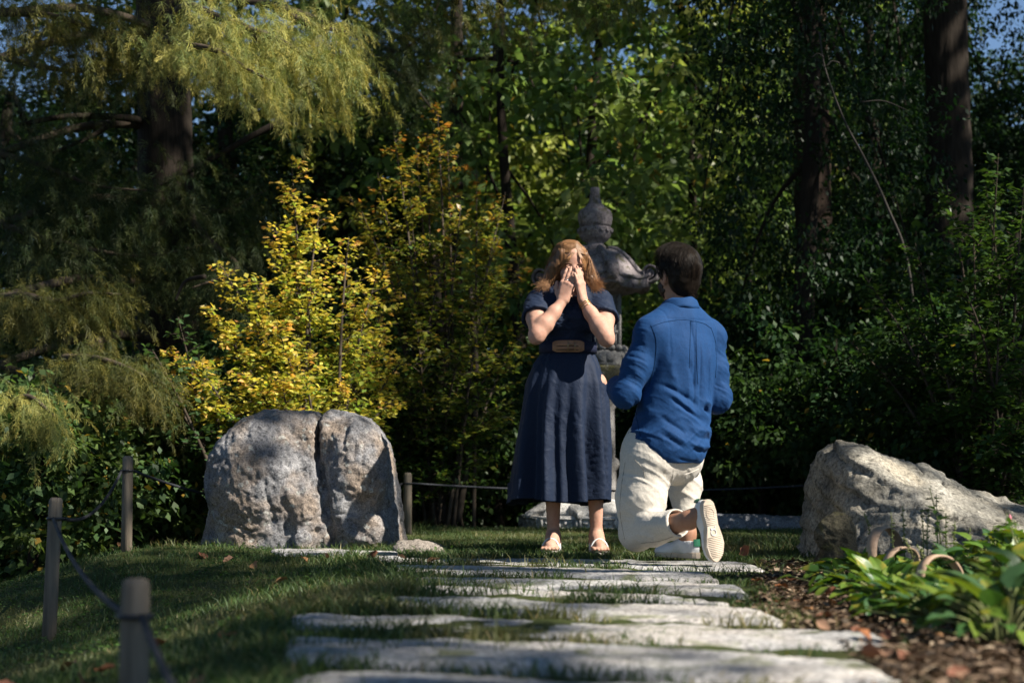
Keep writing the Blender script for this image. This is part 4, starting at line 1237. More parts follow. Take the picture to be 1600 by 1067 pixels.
def clump_leaves(r, cen, rad, per, L, col, flat=0.5, var=0.3, outw=None, wr=0.62, yellow=0.0):
    """leaf arrays for clumps at cen (n,3)"""
    n = len(cen); m = n * per
    c = np.repeat(cen, per, 0)
    off = rand_dirs(r, m) * (r.uniform(0, 1, m) ** 0.5)[:, None] * (np.repeat(np.broadcast_to(rad, (n,)), per))[:, None]
    off[:, 2] *= flat
    C = c + off
    D = nrm(off + r.normal(0, .5, (m, 3)) * np.repeat(np.broadcast_to(rad, (n,)), per)[:, None] + np.array([0, 0, -0.1]))
    Nn = np.stack([r.normal(0, .55, m), r.normal(0, .55, m), np.ones(m)], 1)
    hue = np.repeat(r.normal(0, 1, n), per)[:, None]
    cc = np.array(col) * np.exp(r.normal(0, var, (m, 1)) * 0.6 + 0.15 * hue) * (1 + np.array([0.12, 0, -0.05]) * hue)
    if yellow:
        k = (r.uniform(0, 1, m) < yellow)[:, None]
        cc = np.where(k, np.array([0.26, 0.17, 0.03]) * r.uniform(0.6, 1.3, (m, 1)), cc)
    return C, D, Nn, L * r.uniform(0.6, 1.25, m), wr, np.clip(cc, 0.003, 0.9)

def limb_tubes(r, base_pts, targets, r0, nseg=8):
    parts = []
    for tg in targets:
        i = r.integers(len(base_pts) // 3, len(base_pts)); b = base_pts[i]
        mid = b * 0.5 + tg * 0.5 + np.array([0, 0, 0.15 * np.linalg.norm(tg - b)]) + r.normal(0, .08, 3)
        C = bez([b, mid, tg], nseg)
        parts.append(tube(C, np.linspace(r0 * 0.35, r0 * 0.06, nseg), 6))
    return parts

_tree_cache = {}
def tree_template(key, H, trunk_r, crown_c, crown_r, nclump, per, L, col, clump_rad, seed, yellow=0.02, bark=None, hollow=0.35):
    if key in _tree_cache: return _tree_cache[key]
    r = np.random.default_rng(seed)
    d = rand_dirs(r, nclump); rad = (hollow + (1 - hollow) * r.uniform(0, 1, nclump) ** 0.6)
    cen = np.array(crown_c) + d * rad[:, None] * np.array(crown_r) * (1 + 0.25 * noise(d * 2.2 + seed, 3)[:, None])
    V, F, c = leaves_arr(*clump_leaves(r, cen, clump_rad * r.uniform(0.6, 1.3, nclump), per, L, col, 0.55, 0.35, yellow=yellow))
    crown = mesh_data('crown', V, F, M_LEAF_B if key.startswith('broad') else M_LEAF, False, c)
    zz = np.linspace(-0.4, H, 16)
    C = np.stack([0.12 * np.sin(zz * 0.7 + seed), 0.12 * np.cos(zz * 0.6 + seed * 2), zz], 1)
    rr = trunk_r * (1 - 0.75 * np.clip(zz / H, 0, 1)) * (1 + 0.5 * np.exp(-np.clip(zz + 0.4, 0, 9) * 3))
    Vt, Ft = tube(C, rr, 14)
    n_ = nrm(Vt - np.stack([0 * Vt[:, 0], 0 * Vt[:, 0], Vt[:, 2]], 1)); Vt = Vt + n_ * (0.08 * trunk_r * ridged(Vt * np.array([6, 6, 1.2]), 2, seed))[:, None]
    parts = [(Vt, Ft)] + limb_tubes(r, C, cen[r.choice(nclump, min(9, nclump), replace=False)], trunk_r * 0.6)
    V, F = merge(parts)
    tr = mesh_data('trunk', V, F, bark or M_BARK, True)
    _tree_cache[key] = (tr, crown)
    return _tree_cache[key]

def plant_tree(key, name, label, cat, pos, rot=0.0, sc=1.0, group=None, **kw):
    tr, cr = tree_template(key, **kw) if kw else _tree_cache[key]
    root = empty(name, (pos[0], pos[1], pos[2] if len(pos) > 2 else float(ground(pos[0], pos[1], False))), label, cat, group)
    a = inst('trunk', tr, root, ORG[root.name], rotz(rot), sc)
    b = inst('crown', cr, root, ORG[root.name], rotz(rot), sc); b['kind'] = 'stuff'
    return root

def at(px, D): return ((px - 800) * D / FPX, D)

def build_background():
    kinds = {
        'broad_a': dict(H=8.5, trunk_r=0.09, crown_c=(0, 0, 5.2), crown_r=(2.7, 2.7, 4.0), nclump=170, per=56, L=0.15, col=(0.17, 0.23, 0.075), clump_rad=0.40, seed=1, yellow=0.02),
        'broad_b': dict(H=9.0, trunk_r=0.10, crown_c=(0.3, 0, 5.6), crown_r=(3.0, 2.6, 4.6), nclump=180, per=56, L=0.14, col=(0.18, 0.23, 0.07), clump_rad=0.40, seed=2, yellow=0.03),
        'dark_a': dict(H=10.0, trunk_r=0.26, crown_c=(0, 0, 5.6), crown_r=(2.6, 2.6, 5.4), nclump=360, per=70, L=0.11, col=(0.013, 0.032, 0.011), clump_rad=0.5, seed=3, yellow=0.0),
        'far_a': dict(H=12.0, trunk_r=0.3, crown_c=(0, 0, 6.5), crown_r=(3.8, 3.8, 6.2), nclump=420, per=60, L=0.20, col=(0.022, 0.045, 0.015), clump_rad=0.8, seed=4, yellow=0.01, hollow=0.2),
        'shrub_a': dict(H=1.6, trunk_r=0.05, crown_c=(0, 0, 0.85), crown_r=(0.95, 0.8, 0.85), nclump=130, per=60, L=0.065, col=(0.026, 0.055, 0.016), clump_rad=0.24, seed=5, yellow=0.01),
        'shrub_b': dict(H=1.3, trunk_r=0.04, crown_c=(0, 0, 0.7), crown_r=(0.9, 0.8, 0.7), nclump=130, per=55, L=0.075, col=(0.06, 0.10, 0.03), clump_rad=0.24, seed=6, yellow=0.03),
    }
    for k, v in kinds.items(): tree_template(k, **v)
    # lit broadleaf trees behind the lantern and dark ones round them
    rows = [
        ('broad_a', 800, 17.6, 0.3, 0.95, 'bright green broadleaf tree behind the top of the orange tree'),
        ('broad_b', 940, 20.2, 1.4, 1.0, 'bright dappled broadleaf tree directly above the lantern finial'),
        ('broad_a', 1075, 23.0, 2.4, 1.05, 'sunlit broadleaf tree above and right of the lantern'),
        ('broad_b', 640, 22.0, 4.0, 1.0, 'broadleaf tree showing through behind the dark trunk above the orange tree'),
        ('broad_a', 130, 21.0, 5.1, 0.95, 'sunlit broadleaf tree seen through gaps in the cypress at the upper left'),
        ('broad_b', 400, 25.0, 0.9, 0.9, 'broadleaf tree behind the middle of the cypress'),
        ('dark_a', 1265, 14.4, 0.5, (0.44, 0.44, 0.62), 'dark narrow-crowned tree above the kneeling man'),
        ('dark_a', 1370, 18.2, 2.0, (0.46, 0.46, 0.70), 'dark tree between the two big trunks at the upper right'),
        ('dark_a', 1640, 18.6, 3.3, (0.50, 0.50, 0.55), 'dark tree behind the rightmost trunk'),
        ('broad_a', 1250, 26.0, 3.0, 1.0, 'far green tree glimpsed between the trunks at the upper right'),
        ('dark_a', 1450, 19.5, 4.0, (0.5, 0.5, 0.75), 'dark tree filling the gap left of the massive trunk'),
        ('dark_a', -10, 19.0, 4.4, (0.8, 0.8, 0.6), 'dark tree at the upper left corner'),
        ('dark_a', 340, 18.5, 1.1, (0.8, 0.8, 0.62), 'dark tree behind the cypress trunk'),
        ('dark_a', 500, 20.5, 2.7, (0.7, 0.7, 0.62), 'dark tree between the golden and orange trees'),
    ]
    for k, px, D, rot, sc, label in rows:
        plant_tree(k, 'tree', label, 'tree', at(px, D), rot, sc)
    for i, (px, D, rot, sc) in enumerate([(-150, 31, 0, 1), (130, 36, 1, 1.05), (330, 32, 2, 0.95), (520, 38, 3, 1.05), (700, 34, 4, 1), (880, 37, 5, 1.1), (1050, 33, 0.5, 1), (1220, 38, 1.5, 1.1), (1400, 34, 2.5, 1), (1560, 38, 3.5, 1), (1740, 33, 4.5, 1)]):
        plant_tree('far_a', 'tree', 'far woodland tree glimpsed as dark green behind the nearer trees', 'tree', at(px, D), rot, (sc, sc, sc * 0.80), 'far trees closing the view')
    # understorey
    sh = [
        ('shrub_b', 60, 10.6, 0.2, 0.85, 'pale-leaved shrub below the lawn edge at the far left'),
        ('shrub_b', 190, 11.4, 1.2, 0.85, 'pale-leaved shrub behind the left fence posts'),
        ('shrub_a', 290, 12.4, 2.2, 0.9, 'dark shrub left of the split boulder'),
        ('shrub_a', 0, 12.6, 2.9, 1.0, 'dark shrub at the left frame edge behind the pale one'),
        ('shrub_a', 655, 14.3, 0.7, 0.95, 'dark shrub right of the split boulder behind the slim post'),
        ('shrub_a', 760, 14.9, 1.7, 1.0, 'dark shrub left of the woman skirt'),
        ('shrub_a', 560, 13.2, 2.7, 0.85, 'dark green shrub directly behind the split boulder'),
        ('shrub_a', 865, 15.6, 3.7, 1.0, 'shrub behind the woman and the lantern'),
        ('shrub_a', 1120, 14.6, 4.7, 0.9, 'dark low shrub right of the kneeling man'),
        ('shrub_a', 1210, 14.2, 5.7, 0.85, 'dark shrub behind the long low rock'),
        ('shrub_a', 1310, 13.6, 0.4, 0.95, 'dark shrub above the peak of the buff boulder'),
        ('shrub_a', 1420, 12.8, 1.4, 0.95, 'dark shrub above the slope of the buff boulder'),
        ('shrub_a', 1540, 12.2, 2.4, 1.0, 'dark shrub above the right end of the buff boulder'),
        ('shrub_a', 1020, 16.6, 3.1, 1.35, 'tall dark shrub between the couple'),
        ('shrub_a', 1250, 17.0, 4.1, 1.5, 'tall dark shrub at the foot of the leaning trunk'),
        ('shrub_a', 460, 15.5, 5.1, 1.5, 'tall shrub in the dark behind the golden tree'),
        ('shrub_a', 160, 14.8, 0.9, 1.5, 'tall dark shrub below the cypress boughs'),
        ('shrub_a', 330, 16.4, 2.0, 1.5, 'tall dark shrub behind the cypress trunk foot'),
        ('shrub_a', 700, 17.6, 3.0, 1.6, 'tall dark shrub behind the orange tree stems'),
        ('shrub_a', 1390, 15.8, 3.9, 1.7, 'tall dark shrub in the deep shade right of the leaning trunk'),
        ('shrub_a', 1600, 14.6, 5.0, 1.6, 'tall dark shrub at the right edge'),
        ('shrub_b', 900, 18.2, 5.6, 1.9, 'green shrub in the light behind the lantern chamber'),
        ('shrub_b', 1120, 18.6, 0.1, 1.9, 'sun-flecked shrub right of the man head'),
    ]
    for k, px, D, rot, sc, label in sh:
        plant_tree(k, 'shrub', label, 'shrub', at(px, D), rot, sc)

    # big bare trunks
    def big_trunk(px, D, width_px, label, mat, top=9.0, lean=(0, 0), limbs=(), z0=None):
        x, y = at(px, D); z0 = float(ground(x, y, False)) if z0 is None else z0
        rr = width_px * D / FPX / 2
        zz = np.linspace(z0 - 0.3, z0 + top, 60)
        q = (zz - z0)
        C = np.stack([x + lean[0] * (q - 3), y + lean[1] * q, zz], 1)
        V, F = tube(C, rr * (1.0 + 0.5 * np.exp(-np.maximum(q, 0) * 2) - 0.035 * q), 40)
        a = nrm(V - np.stack([np.interp(V[:, 2], zz, C[:, 0]), np.interp(V[:, 2], zz, C[:, 1]), V[:, 2]], 1))
        V = V + a * (0.10 * rr * ridged(V * np.array([16, 16, 3.0]), 3, int(px)) + 0.06 * rr * fbm(V * 5, 3, int(px) + 1))[:, None]
        parts = [(V, F)]
        root = empty('tree', (x, y, z0), label, 'tree')
        obj('trunk', V, F, mat, root)
        for pts, r0 in limbs:
            Cb = bez([P(*p) for p in pts], 24)
            V, F = tube(Cb, np.linspace(r0, r0 * 0.35, 24), 8); V = V + 0.006 * np.stack([noise(V * 9, i) for i in range(3)], 1)
            obj('branch', V, F, mat, root)
        return root
    def high_crown(root, cz, rad, hgt, n, seed, dx=0.0, dy=0.0):
        r = np.random.default_rng(seed); o = ORG[root.name]
        d = rand_dirs(r, n) * (r.uniform(0.2, 1, (n, 1)) ** 0.5) * np.array([rad, rad, hgt])
        C, D, Nn, L, wr, col = clump_leaves(r, o + np.array([dx, dy, cz]) + d, 0.55, 30, 0.26, (0.03, 0.06, 0.018), 0.7, 0.3)
        leaves_obj('crown', C, D, Nn, L, 0.7, col, M_LEAF, root, kind='stuff')
    r = np.random.default_rng(9)
    t1 = big_trunk(1490, 16.5, 78, 'massive dark furrowed trunk rising out of frame at the upper right', M_BARK, 11)
    t2 = big_trunk(1275, 17.5, 62, 'thick brown trunk left of the massive one, rising above the kneeling man', M_BARK_RED, 11, lean=(-0.004, 0))
    t3 = big_trunk(712, 18.5, 24, 'straight dark trunk above the orange tree', M_BARK, 11, limbs=[(((712, 95, 18.5), (780, 92, 18.4), (822, 110, 18.3), (835, 140, 18.2)), 0.03), (((712, 100, 18.5), (650, 115, 18.4), (580, 128, 18.3)), 0.05)])
    t4 = big_trunk(535, 19.5, 14, 'slim trunk against the blue gap left of the orange tree', M_BARK, 10)
    high_crown(t2, 11.5, 3.2, 2.2, 240, 71, 0.5, 2.0)
    high_crown(t3, 11.5, 3.4, 2.2, 260, 72, -1.0, 1.0)
    high_crown(t4, 11.5, 3.2, 2.2, 240, 73, -1.5, 1.0)
    # thin bare leaning branch at the upper right
    Cb = bez([P(1280, 50, 12.6), P(1290, 110, 12.5), P(1320, 190, 12.4), P(1352, 250, 12.4), P(1386, 322, 12.3), P(1420, 420, 12.2), P(1440, 640, 12.1)], 40)
    Cb[-1, 2] = float(ground(Cb[-1, 0], Cb[-1, 1], False)) - 0.05
    V, F = tube(Cb, np.linspace(0.006, 0.012, 40), 7)
    b = obj('bare_sapling', V, F, simple('grey_twig', (0.04, 0.036, 0.032), None, 12, 0.9, 0.1))
    tag(b, 'thin bare grey stem slanting through the dark at the upper right', 'sapling')
    for pts in (((1290, 105, 12.5), (1300, 96, 12.5), (1312, 99, 12.5)), ((1287, 90, 12.5), (1278, 84, 12.5), (1268, 91, 12.5)), ((1345, 160, 12.4), (1380, 158, 12.4), (1415, 172, 12.3))):
        V, F = tube(bez([P(*p) for p in pts], 8), 0.005, 5); obj('twig', V, F, b.data.materials[0], b)
build_background()

# ---- golden and orange small-leaved trees (upright sprays)
def spray_tree(name, label, base, tips, seed, L, cols, n_side, leaf_per, spread, group=None, clear=0.2, stems=None):
    """tips: list of world points with relative spread; cols: fn(t along spray, height01, r) -> colours"""
    r = np.random.default_rng(seed)
    root = empty(name, base, label, 'tree', group)
    wood = []; C_, D_, T_, H_ = [], [], [], []
    zs = [t[2] for t, _ in tips]; zlo, zhi = min(base[2], min(zs)), max(zs)
    for tip, spr in tips:
        b = base + np.array([r.normal(0, .10), r.normal(0, .10), 0])
        Lb = np.linalg.norm(tip - b)
        mid = b * 0.45 + tip * 0.55 + np.array([0, r.normal(0, .1), 0.10 * Lb])
        C = bez([b, mid, tip], 24)
        wood.append(tube(C, np.linspace(0.018, 0.002, 24), 5))
        for k in range(n_side):
            t = clear + (1 - clear) * ((k + r.uniform(0, 1)) / n_side)
            p = C[min(int(t * 23), 23)]
            tan = nrm(C[min(int(t * 23) + 1, 23)] - C[max(int(t * 23) - 1, 0)])
            ln = spr * (1.08 - t) ** 0.75 * r.uniform(0.6, 1.2) + 0.05
            d = nrm(tan * 0.55 + rand_dirs(r, 1, -0.5, 0.5)[0] * 1.0 + np.array([0, 0, 0.05]))
            e = p + d * ln + np.array([0, 0, -0.18 * ln])
            tw = bez([p, p * .5 + e * .5 + np.array([0, 0, 0.08 * ln]), e], 6)
            wood.append(tube(tw, np.linspace(0.004, 0.001, 6), 3, False))
            m = max(4, int(leaf_per * (0.4 + ln / max(spr, .1))))
            u = r.uniform(0.1, 1, m)
            q = np.stack([np.interp(u, np.linspace(0, 1, 6), tw[:, i]) for i in range(3)], 1)
            C_.append(q + r.normal(0, .018, (m, 3)))
            side = nrm(np.cross(d, [0, 0, 1.0]))
            sg = np.where(r.uniform(0, 1, m) < .5, 1, -1)[:, None]
            D_.append(nrm(d * 0.6 + side * sg * 0.9 + r.normal(0, .35, (m, 3)) + np.array([0, 0, -0.15])))
            T_.append(np.full(m, t) * 0.5 + 0.5 * u * t); H_.append(q[:, 2])
    C = np.concatenate(C_); Dd = np.concatenate(D_); T = np.concatenate(T_); Hh = (np.concatenate(H_) - zlo) / (zhi - zlo)
    n = len(C)
    Nn = np.stack([r.normal(0, .5, n), r.normal(0, .5, n), np.ones(n)], 1)
    leaves_obj('crown', C, Dd, Nn, L * r.uniform(0.6, 1.25, n), 0.6, np.clip(cols(T, Hh, r), 0, .9), M_GOLD, root, kind='stuff')
    for s in (stems or []):
        wood.append(tube(bez([P(*p) for p in s[0]], 16), np.linspace(s[1], s[1] * 0.6, 16), 8))
    V, F = merge(wood)
    obj('trunk', V, F, M_TWIG, root)
    return root, n

def gold_cols(T, H, r):
    n = len(T)
    g = np.array([0.22, 0.34, 0.065]); y = np.array([0.56, 0.47, 0.085]); o = np.array([0.60, 0.29, 0.11])
    k = np.clip(T * 0.88 + r.normal(0, .24, n) - 0.03, 0, 1.3)[:, None]
    c = np.where(k < 0.65, g + (y - g) * k / 0.65, y + (o - y) * np.clip((k - 0.65) / 0.5, 0, 1))
    return c * np.exp(r.normal(0, .18, (n, 1)))
def orange_cols(T, H, r):
    n = len(T)
    g = np.array([0.065, 0.125, 0.025]); y = np.array([0.24, 0.23, 0.04]); o = np.array([0.34, 0.15, 0.04])
    k = np.clip(T * 0.65 + H * 0.65 + r.normal(0, .22, n) - 0.30, 0, 1.3)[:, None]
    c = np.where(k < 0.6, g + (y - g) * k / 0.6, y + (o - y) * np.clip((k - 0.6) / 0.5, 0, 1))
    return c * np.exp(r.normal(0, .2, (n, 1)))
def green_cols(T, H, r):
    n = len(T)
    return np.array([0.042, 0.085, 0.018]) * np.exp(r.normal(0, .25, (n, 1)))

def build_gold():
    D = 11.6
    def zb(px, D): x = (px - 800) * D / FPX; return np.array([x, D, float(ground(x, D, False))])
    tips = [((455, 248, 11.5), .30), ((342, 408, 11.2), .28), ((265, 545, 11.0), .30), ((262, 590, 11.2), .26), ((400, 500, 11.1), .26), ((500, 320, 11.7), .34), ((545, 370, 11.6), .34), ((590, 425, 11.6), .30), ((430, 350, 11.4), .28),
            ((395, 430, 11.2), .26), ((480, 420, 11.2), .36), ((560, 470, 11.4), .32), ((350, 510, 11.2), .30), ((430, 500, 10.9), .32), ((310, 570, 10.9), .28), ((380, 580, 10.8), .32), ((470, 560, 10.9), .34), ((600, 520, 11.8), .28),
            ((330, 480, 11.5), .24), ((460, 300, 11.7), .22), ((440, 590, 10.8), .25), ((300, 620, 11.0), .26), ((520, 600, 11.0), .3), ((610, 460, 11.9), .32), ((630, 560, 11.7), .32), ((560, 540, 11.5), .34), ((620, 620, 11.6), .3)]
    tp = [(P(*t), s) for t, s in tips]
    print('gold', spray_tree('golden_tree', 'golden yellow small-leaved tree glowing behind the split boulder', zb(490, 11.4), tp, 31, 0.050, gold_cols, 34, 15, .3, clear=0.22)[1])
    tips = [((683, 158, 13.4), .26), ((615, 205, 13.0), .28), ((650, 230, 13.2), .36), ((700, 235, 13.2), .36), ((745, 260, 13.2), .34), ((790, 300, 13.2), .3), ((590, 270, 12.9), .3), ((640, 310, 12.9), .42), ((720, 320, 12.9), .42), ((780, 370, 13.1), .38), ((565, 330, 12.8), .26),
            ((610, 400, 12.7), .42), ((690, 420, 12.6), .45), ((760, 450, 12.8), .42), ((820, 400, 13.3), .34), ((650, 500, 12.4), .45), ((720, 540, 12.4), .45), ((790, 540, 12.7), .42), ((830, 500, 13.2), .36), ((630, 590, 12.2), .40), ((700, 620, 12.3), .42), ((780, 640, 12.6), .42), ((668, 200, 13.4), .2), ((545, 300, 13.0), .2)]
    tp = [(P(*t), s) for t, s in tips]
    print('orange', spray_tree('orange_tree', 'taller orange-tinged green tree left of the lantern', zb(690, 13.0), tp, 37, 0.052, orange_cols, 34, 15, .4, clear=0.15,
        stems=[(((690, 815, 13.0), (684, 700, 13.0), (690, 560, 13.0), (680, 400, 13.1)), 0.055), (((715, 815, 12.9), (735, 690, 12.9), (745, 600, 12.9), (735, 450, 13.0)), 0.03), (((650, 815, 13.1), (625, 700, 13.0), (620, 600, 13.0)), 0.02)])[1])
    # dark green sapling tip with rounder leaves at the left of the golden tree
    tp = [(P(*t), s) for t, s in [((278, 495, 10.9), .12), ((238, 545, 10.9), .10), ((300, 560, 10.9), .16), ((255, 600, 11.0), .2), ((330, 640, 11.0), .25)]]
    spray_tree('green_sapling', 'dark green sapling tips poking out left of the golden tree', zb(370, 11.1), tp, 41, 0.062, lambda T, H, r: np.array([0.05, 0.10, 0.04]) * np.exp(r.normal(0, .2, (len(T), 1))), 16, 6, .2, clear=0.35)
    # right-hand fine-leaved shrub mass
    tips = [((1480, 290, 11.6), .34), ((1560, 240, 11.5), .34), ((1600, 290, 11.3), .36), ((1520, 330, 11.2), .38), ((1430, 380, 11.6), .34), ((1590, 400, 11.0), .4), ((1500, 430, 11.1), .42), ((1400, 470, 11.6), .36), ((1560, 500, 10.9), .42), ((1460, 540, 11.2), .42),
            ((1600, 570, 10.7), .4), ((1520, 610, 10.8), .4), ((1380, 560, 11.8), .36), ((1590, 660, 10.5), .34), ((1450, 640, 11.2), .36), ((1560, 700, 10.5), .3), ((1350, 430, 11.5), .32), ((1315, 520, 11.5), .32), ((1650, 350, 11.2), .4), ((1660, 520, 10.9), .4), ((1540, 290, 11.7), .3)]
    tp = [(P(*t), s) for t, s in tips]
    print('right', spray_tree('fine_leaved_shrub', 'big dark shrub of narrow drooping leaves filling the right side', zb(1540, 11.6), tp, 43, 0.062, green_cols, 32, 14, .4, clear=0.15)[1])
build_gold()

# ---- feathery weeping conifer on the left
def frond_template(seed):
    r = np.random.default_rng(seed)
    n = 32
    t = np.linspace(0.03, 1, n)
    rach = np.stack([0.06 * np.sin(t * 5 + seed), t - 0.40 * t ** 2, -0.42 * t ** 1.7], 1)
    V, F, S = [], [], []
    k = 0
    for i in range(n):
        for sgn in (-1, 1):
            ln = 0.24 * (1 - 0.6 * t[i]) * r.uniform(0.4, 1.3) + 0.04
            d = nrm(np.array([sgn * 0.60, 0.75, -0.30]) + r.normal(0, .50, 3))
            w = nrm(np.cross(d, [0, 0, 1.0]) + r.normal(0, .6, 3)) * 0.0072
            p = rach[i]; m = p + d * ln * 0.55; e = p + d * ln + np.array([0, 0, -0.22 * ln])
            V += [p, m + w, e, m - w]
            F += [[k, k + 1, k + 2, k + 3]]
            k += 4; S.append(t[i])
    V = np.array(V); Q = np.array([f for f in F if len(set(f)) == 4]); 
    # drop degenerate tips: give each tip a tiny width
    T4 = np.zeros((0, 3), int)
    return V, Q, T4, np.repeat(np.array(S), 4)
FROND = [frond_template(i) for i in range(3)]
def fronds(name, P0, D0, size, colA, colB, parent, seed, mat):
    r = np.random.default_rng(seed); n = len(P0)
    Vs, Fs, Cs, off = [], [], [], 0
    up = np.array([0, 0, 1.0])
    y = nrm(D0); x = nrm(np.cross(y, up + r.normal(0, .25, (n, 3)))); z = np.cross(x, y)
    which = r.integers(0, 3, n)
    for w in range(3):
        m = which == w
        if not m.any(): continue
        V, Q, T3, S = FROND[w]
        W = P0[m][:, None] + size[m][:, None, None] * (V[None, :, 0:1] * x[m][:, None] + V[None, :, 1:2] * y[m][:, None] + V[None, :, 2:3] * (0.35 * z[m][:, None] + 0.65 * up))
        k = np.clip(S[None, :, None] * 0.8 + r.normal(0, .3, (m.sum(), 1, 1)), 0, 1)
        c = (colA * (1 - k) + colB * k) * np.exp(r.normal(0, .16, (m.sum(), 1, 1)))
        nv = len(V)
        o = off + np.arange(m.sum())[:, None, None] * nv
        Fq = (Q[None] + o).reshape(-1, 4)
        Ft = (T3[None] + o).reshape(-1, 3)
        Vs.append(W.reshape(-1, 3)); Fs.append((Fq, Ft)); Cs.append(c.reshape(-1, 3)); off += m.sum() * nv
    V = np.concatenate(Vs); C = np.clip(np.concatenate(Cs), 0.004, 0.9)
    # loops with mixed quads / tris
    Fq = np.concatenate([a for a, b in Fs]); Ft = np.concatenate([b for a, b in Fs])
    org = ORG[parent.name]
    me = bpy.data.meshes.new(name)
    me.vertices.add(len(V)); me.vertices.foreach_set('co', np.ascontiguousarray(V - org, np.float32).ravel())
    nl = Fq.size + Ft.size
    me.loops.add(nl); me.loops.foreach_set('vertex_index', np.concatenate([Fq.ravel(), Ft.ravel()]).astype(np.int32))
    me.polygons.add(len(Fq) + len(Ft))
    me.polygons.foreach_set('loop_start', np.concatenate([np.arange(0, Fq.size, 4), Fq.size + np.arange(0, Ft.size, 3)]).astype(np.int32))
    me.update(calc_edges=True)
    a = me.attributes.new('tint', 'FLOAT_COLOR', 'POINT')
    a.data.foreach_set('color', np.concatenate([C, np.ones((len(C), 1))], 1).astype(np.float32).ravel())
    me.materials.append(mat)
    ob = bpy.data.objects.new(name, me); COL.objects.link(ob); ob.parent = parent; ORG[ob.name] = org; ob['kind'] = 'stuff'
    return ob
def build_cypress():
    x, y = at(250, 13.2); z0 = float(ground(x, y, False))
    rc = np.random.default_rng(74)
    root = empty('cypress_tree', (x, y, z0), 'weeping feathery conifer filling the upper left with yellow-green drooping sprays', 'tree')
    zz = np.linspace(z0 - 0.3, 8.0, 30)
    V, F = tube(np.stack([x + 0.05 * np.sin(zz), y + 0 * zz, zz], 1), np.linspace(0.30, 0.10, 30), 18)
    V = V + 0.02 * np.stack([noise(V * np.array([8, 8, 1.5]), i) for i in range(3)], 1)
    obj('trunk', V, F, M_BARK, root)
    dc = rand_dirs(rc, 260) * (rc.uniform(0.2, 1, (260, 1)) ** 0.5) * np.array([3.0, 3.0, 2.6])
    Cc, Dc, Nc, Lc, wc, cc_ = clump_leaves(rc, np.array([x - 0.4, y + 0.3, 9.0]) + dc, 0.5, 32, 0.24, (0.035, 0.06, 0.018), 0.7, 0.3, wr=0.3)
    leaves_obj('crown', Cc, Dc, Nc, Lc, 0.3, cc_, M_NEEDLE, root, kind='stuff')
    gA, gB = np.array([0.13, 0.17, 0.05]), np.array([0.40, 0.35, 0.09])  # sunlit boughs: sunlight put into a brighter foliage colour
    dA, dB = np.array([0.025, 0.045, 0.017]), np.array([0.065, 0.075, 0.02])  # shaded boughs of the same tree: shade put into a darker colour
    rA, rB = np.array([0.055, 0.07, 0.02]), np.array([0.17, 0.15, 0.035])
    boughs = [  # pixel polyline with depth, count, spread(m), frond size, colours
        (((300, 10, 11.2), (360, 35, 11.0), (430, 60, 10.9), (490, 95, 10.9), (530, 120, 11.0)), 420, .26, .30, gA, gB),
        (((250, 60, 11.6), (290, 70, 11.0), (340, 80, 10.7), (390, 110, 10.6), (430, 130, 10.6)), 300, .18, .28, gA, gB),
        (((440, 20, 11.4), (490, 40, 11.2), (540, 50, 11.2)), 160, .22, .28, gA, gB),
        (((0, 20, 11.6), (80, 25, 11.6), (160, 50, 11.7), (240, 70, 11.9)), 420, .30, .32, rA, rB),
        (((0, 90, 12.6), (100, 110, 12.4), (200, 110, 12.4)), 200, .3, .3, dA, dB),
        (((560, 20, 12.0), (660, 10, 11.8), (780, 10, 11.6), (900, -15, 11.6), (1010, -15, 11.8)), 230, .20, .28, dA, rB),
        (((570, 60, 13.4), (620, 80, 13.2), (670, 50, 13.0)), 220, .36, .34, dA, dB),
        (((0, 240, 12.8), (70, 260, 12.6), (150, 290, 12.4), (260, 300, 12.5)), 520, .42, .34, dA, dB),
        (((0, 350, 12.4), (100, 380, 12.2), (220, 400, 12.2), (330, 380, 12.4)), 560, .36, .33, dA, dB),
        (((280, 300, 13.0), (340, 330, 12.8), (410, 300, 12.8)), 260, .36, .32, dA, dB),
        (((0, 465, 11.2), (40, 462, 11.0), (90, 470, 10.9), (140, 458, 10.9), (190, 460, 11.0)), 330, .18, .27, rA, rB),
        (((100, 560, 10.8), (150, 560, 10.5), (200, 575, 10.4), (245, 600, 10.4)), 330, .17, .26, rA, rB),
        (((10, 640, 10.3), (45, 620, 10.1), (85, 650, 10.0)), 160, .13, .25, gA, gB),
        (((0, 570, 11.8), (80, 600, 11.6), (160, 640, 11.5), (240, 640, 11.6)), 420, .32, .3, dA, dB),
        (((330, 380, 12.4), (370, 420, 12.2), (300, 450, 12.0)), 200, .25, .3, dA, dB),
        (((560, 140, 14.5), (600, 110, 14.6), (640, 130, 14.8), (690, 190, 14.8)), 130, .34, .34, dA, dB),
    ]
    r = np.random.default_rng(50)
    for i, (pl, n, spr, sz, cA, cB) in enumerate(boughs):
        pts = np.array([P(*p) for p in pl])
        C = bez(pts, 40)
        j = r.integers(0, 40, n)
        n = int(n * 1.35); sz = sz * 0.74; j = r.integers(0, 40, n)
        q = C[j] + r.normal(0, 1, (n, 3)) * spr * np.array([0.55, 0.5, 0.5]) + np.array([0, 0, -0.05])
        T = nrm(np.gradient(C, axis=0))[j]
        d = T * 0.55 + np.array([0, -0.1, -0.30]) + r.normal(0, .60, (n, 3)) * np.array([1, 1, .8])
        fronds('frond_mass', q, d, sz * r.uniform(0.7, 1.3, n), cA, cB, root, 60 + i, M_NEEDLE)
        a = np.array([x, y, min(max(pts[0][2] + 0.3, z0 + 0.5), 6.0)])
        Cb = C if i in (5, 2) else np.concatenate([bez([a, (a + pts[0]) / 2 + [0, 0, .1], pts[0]], 10)[:-1], C])
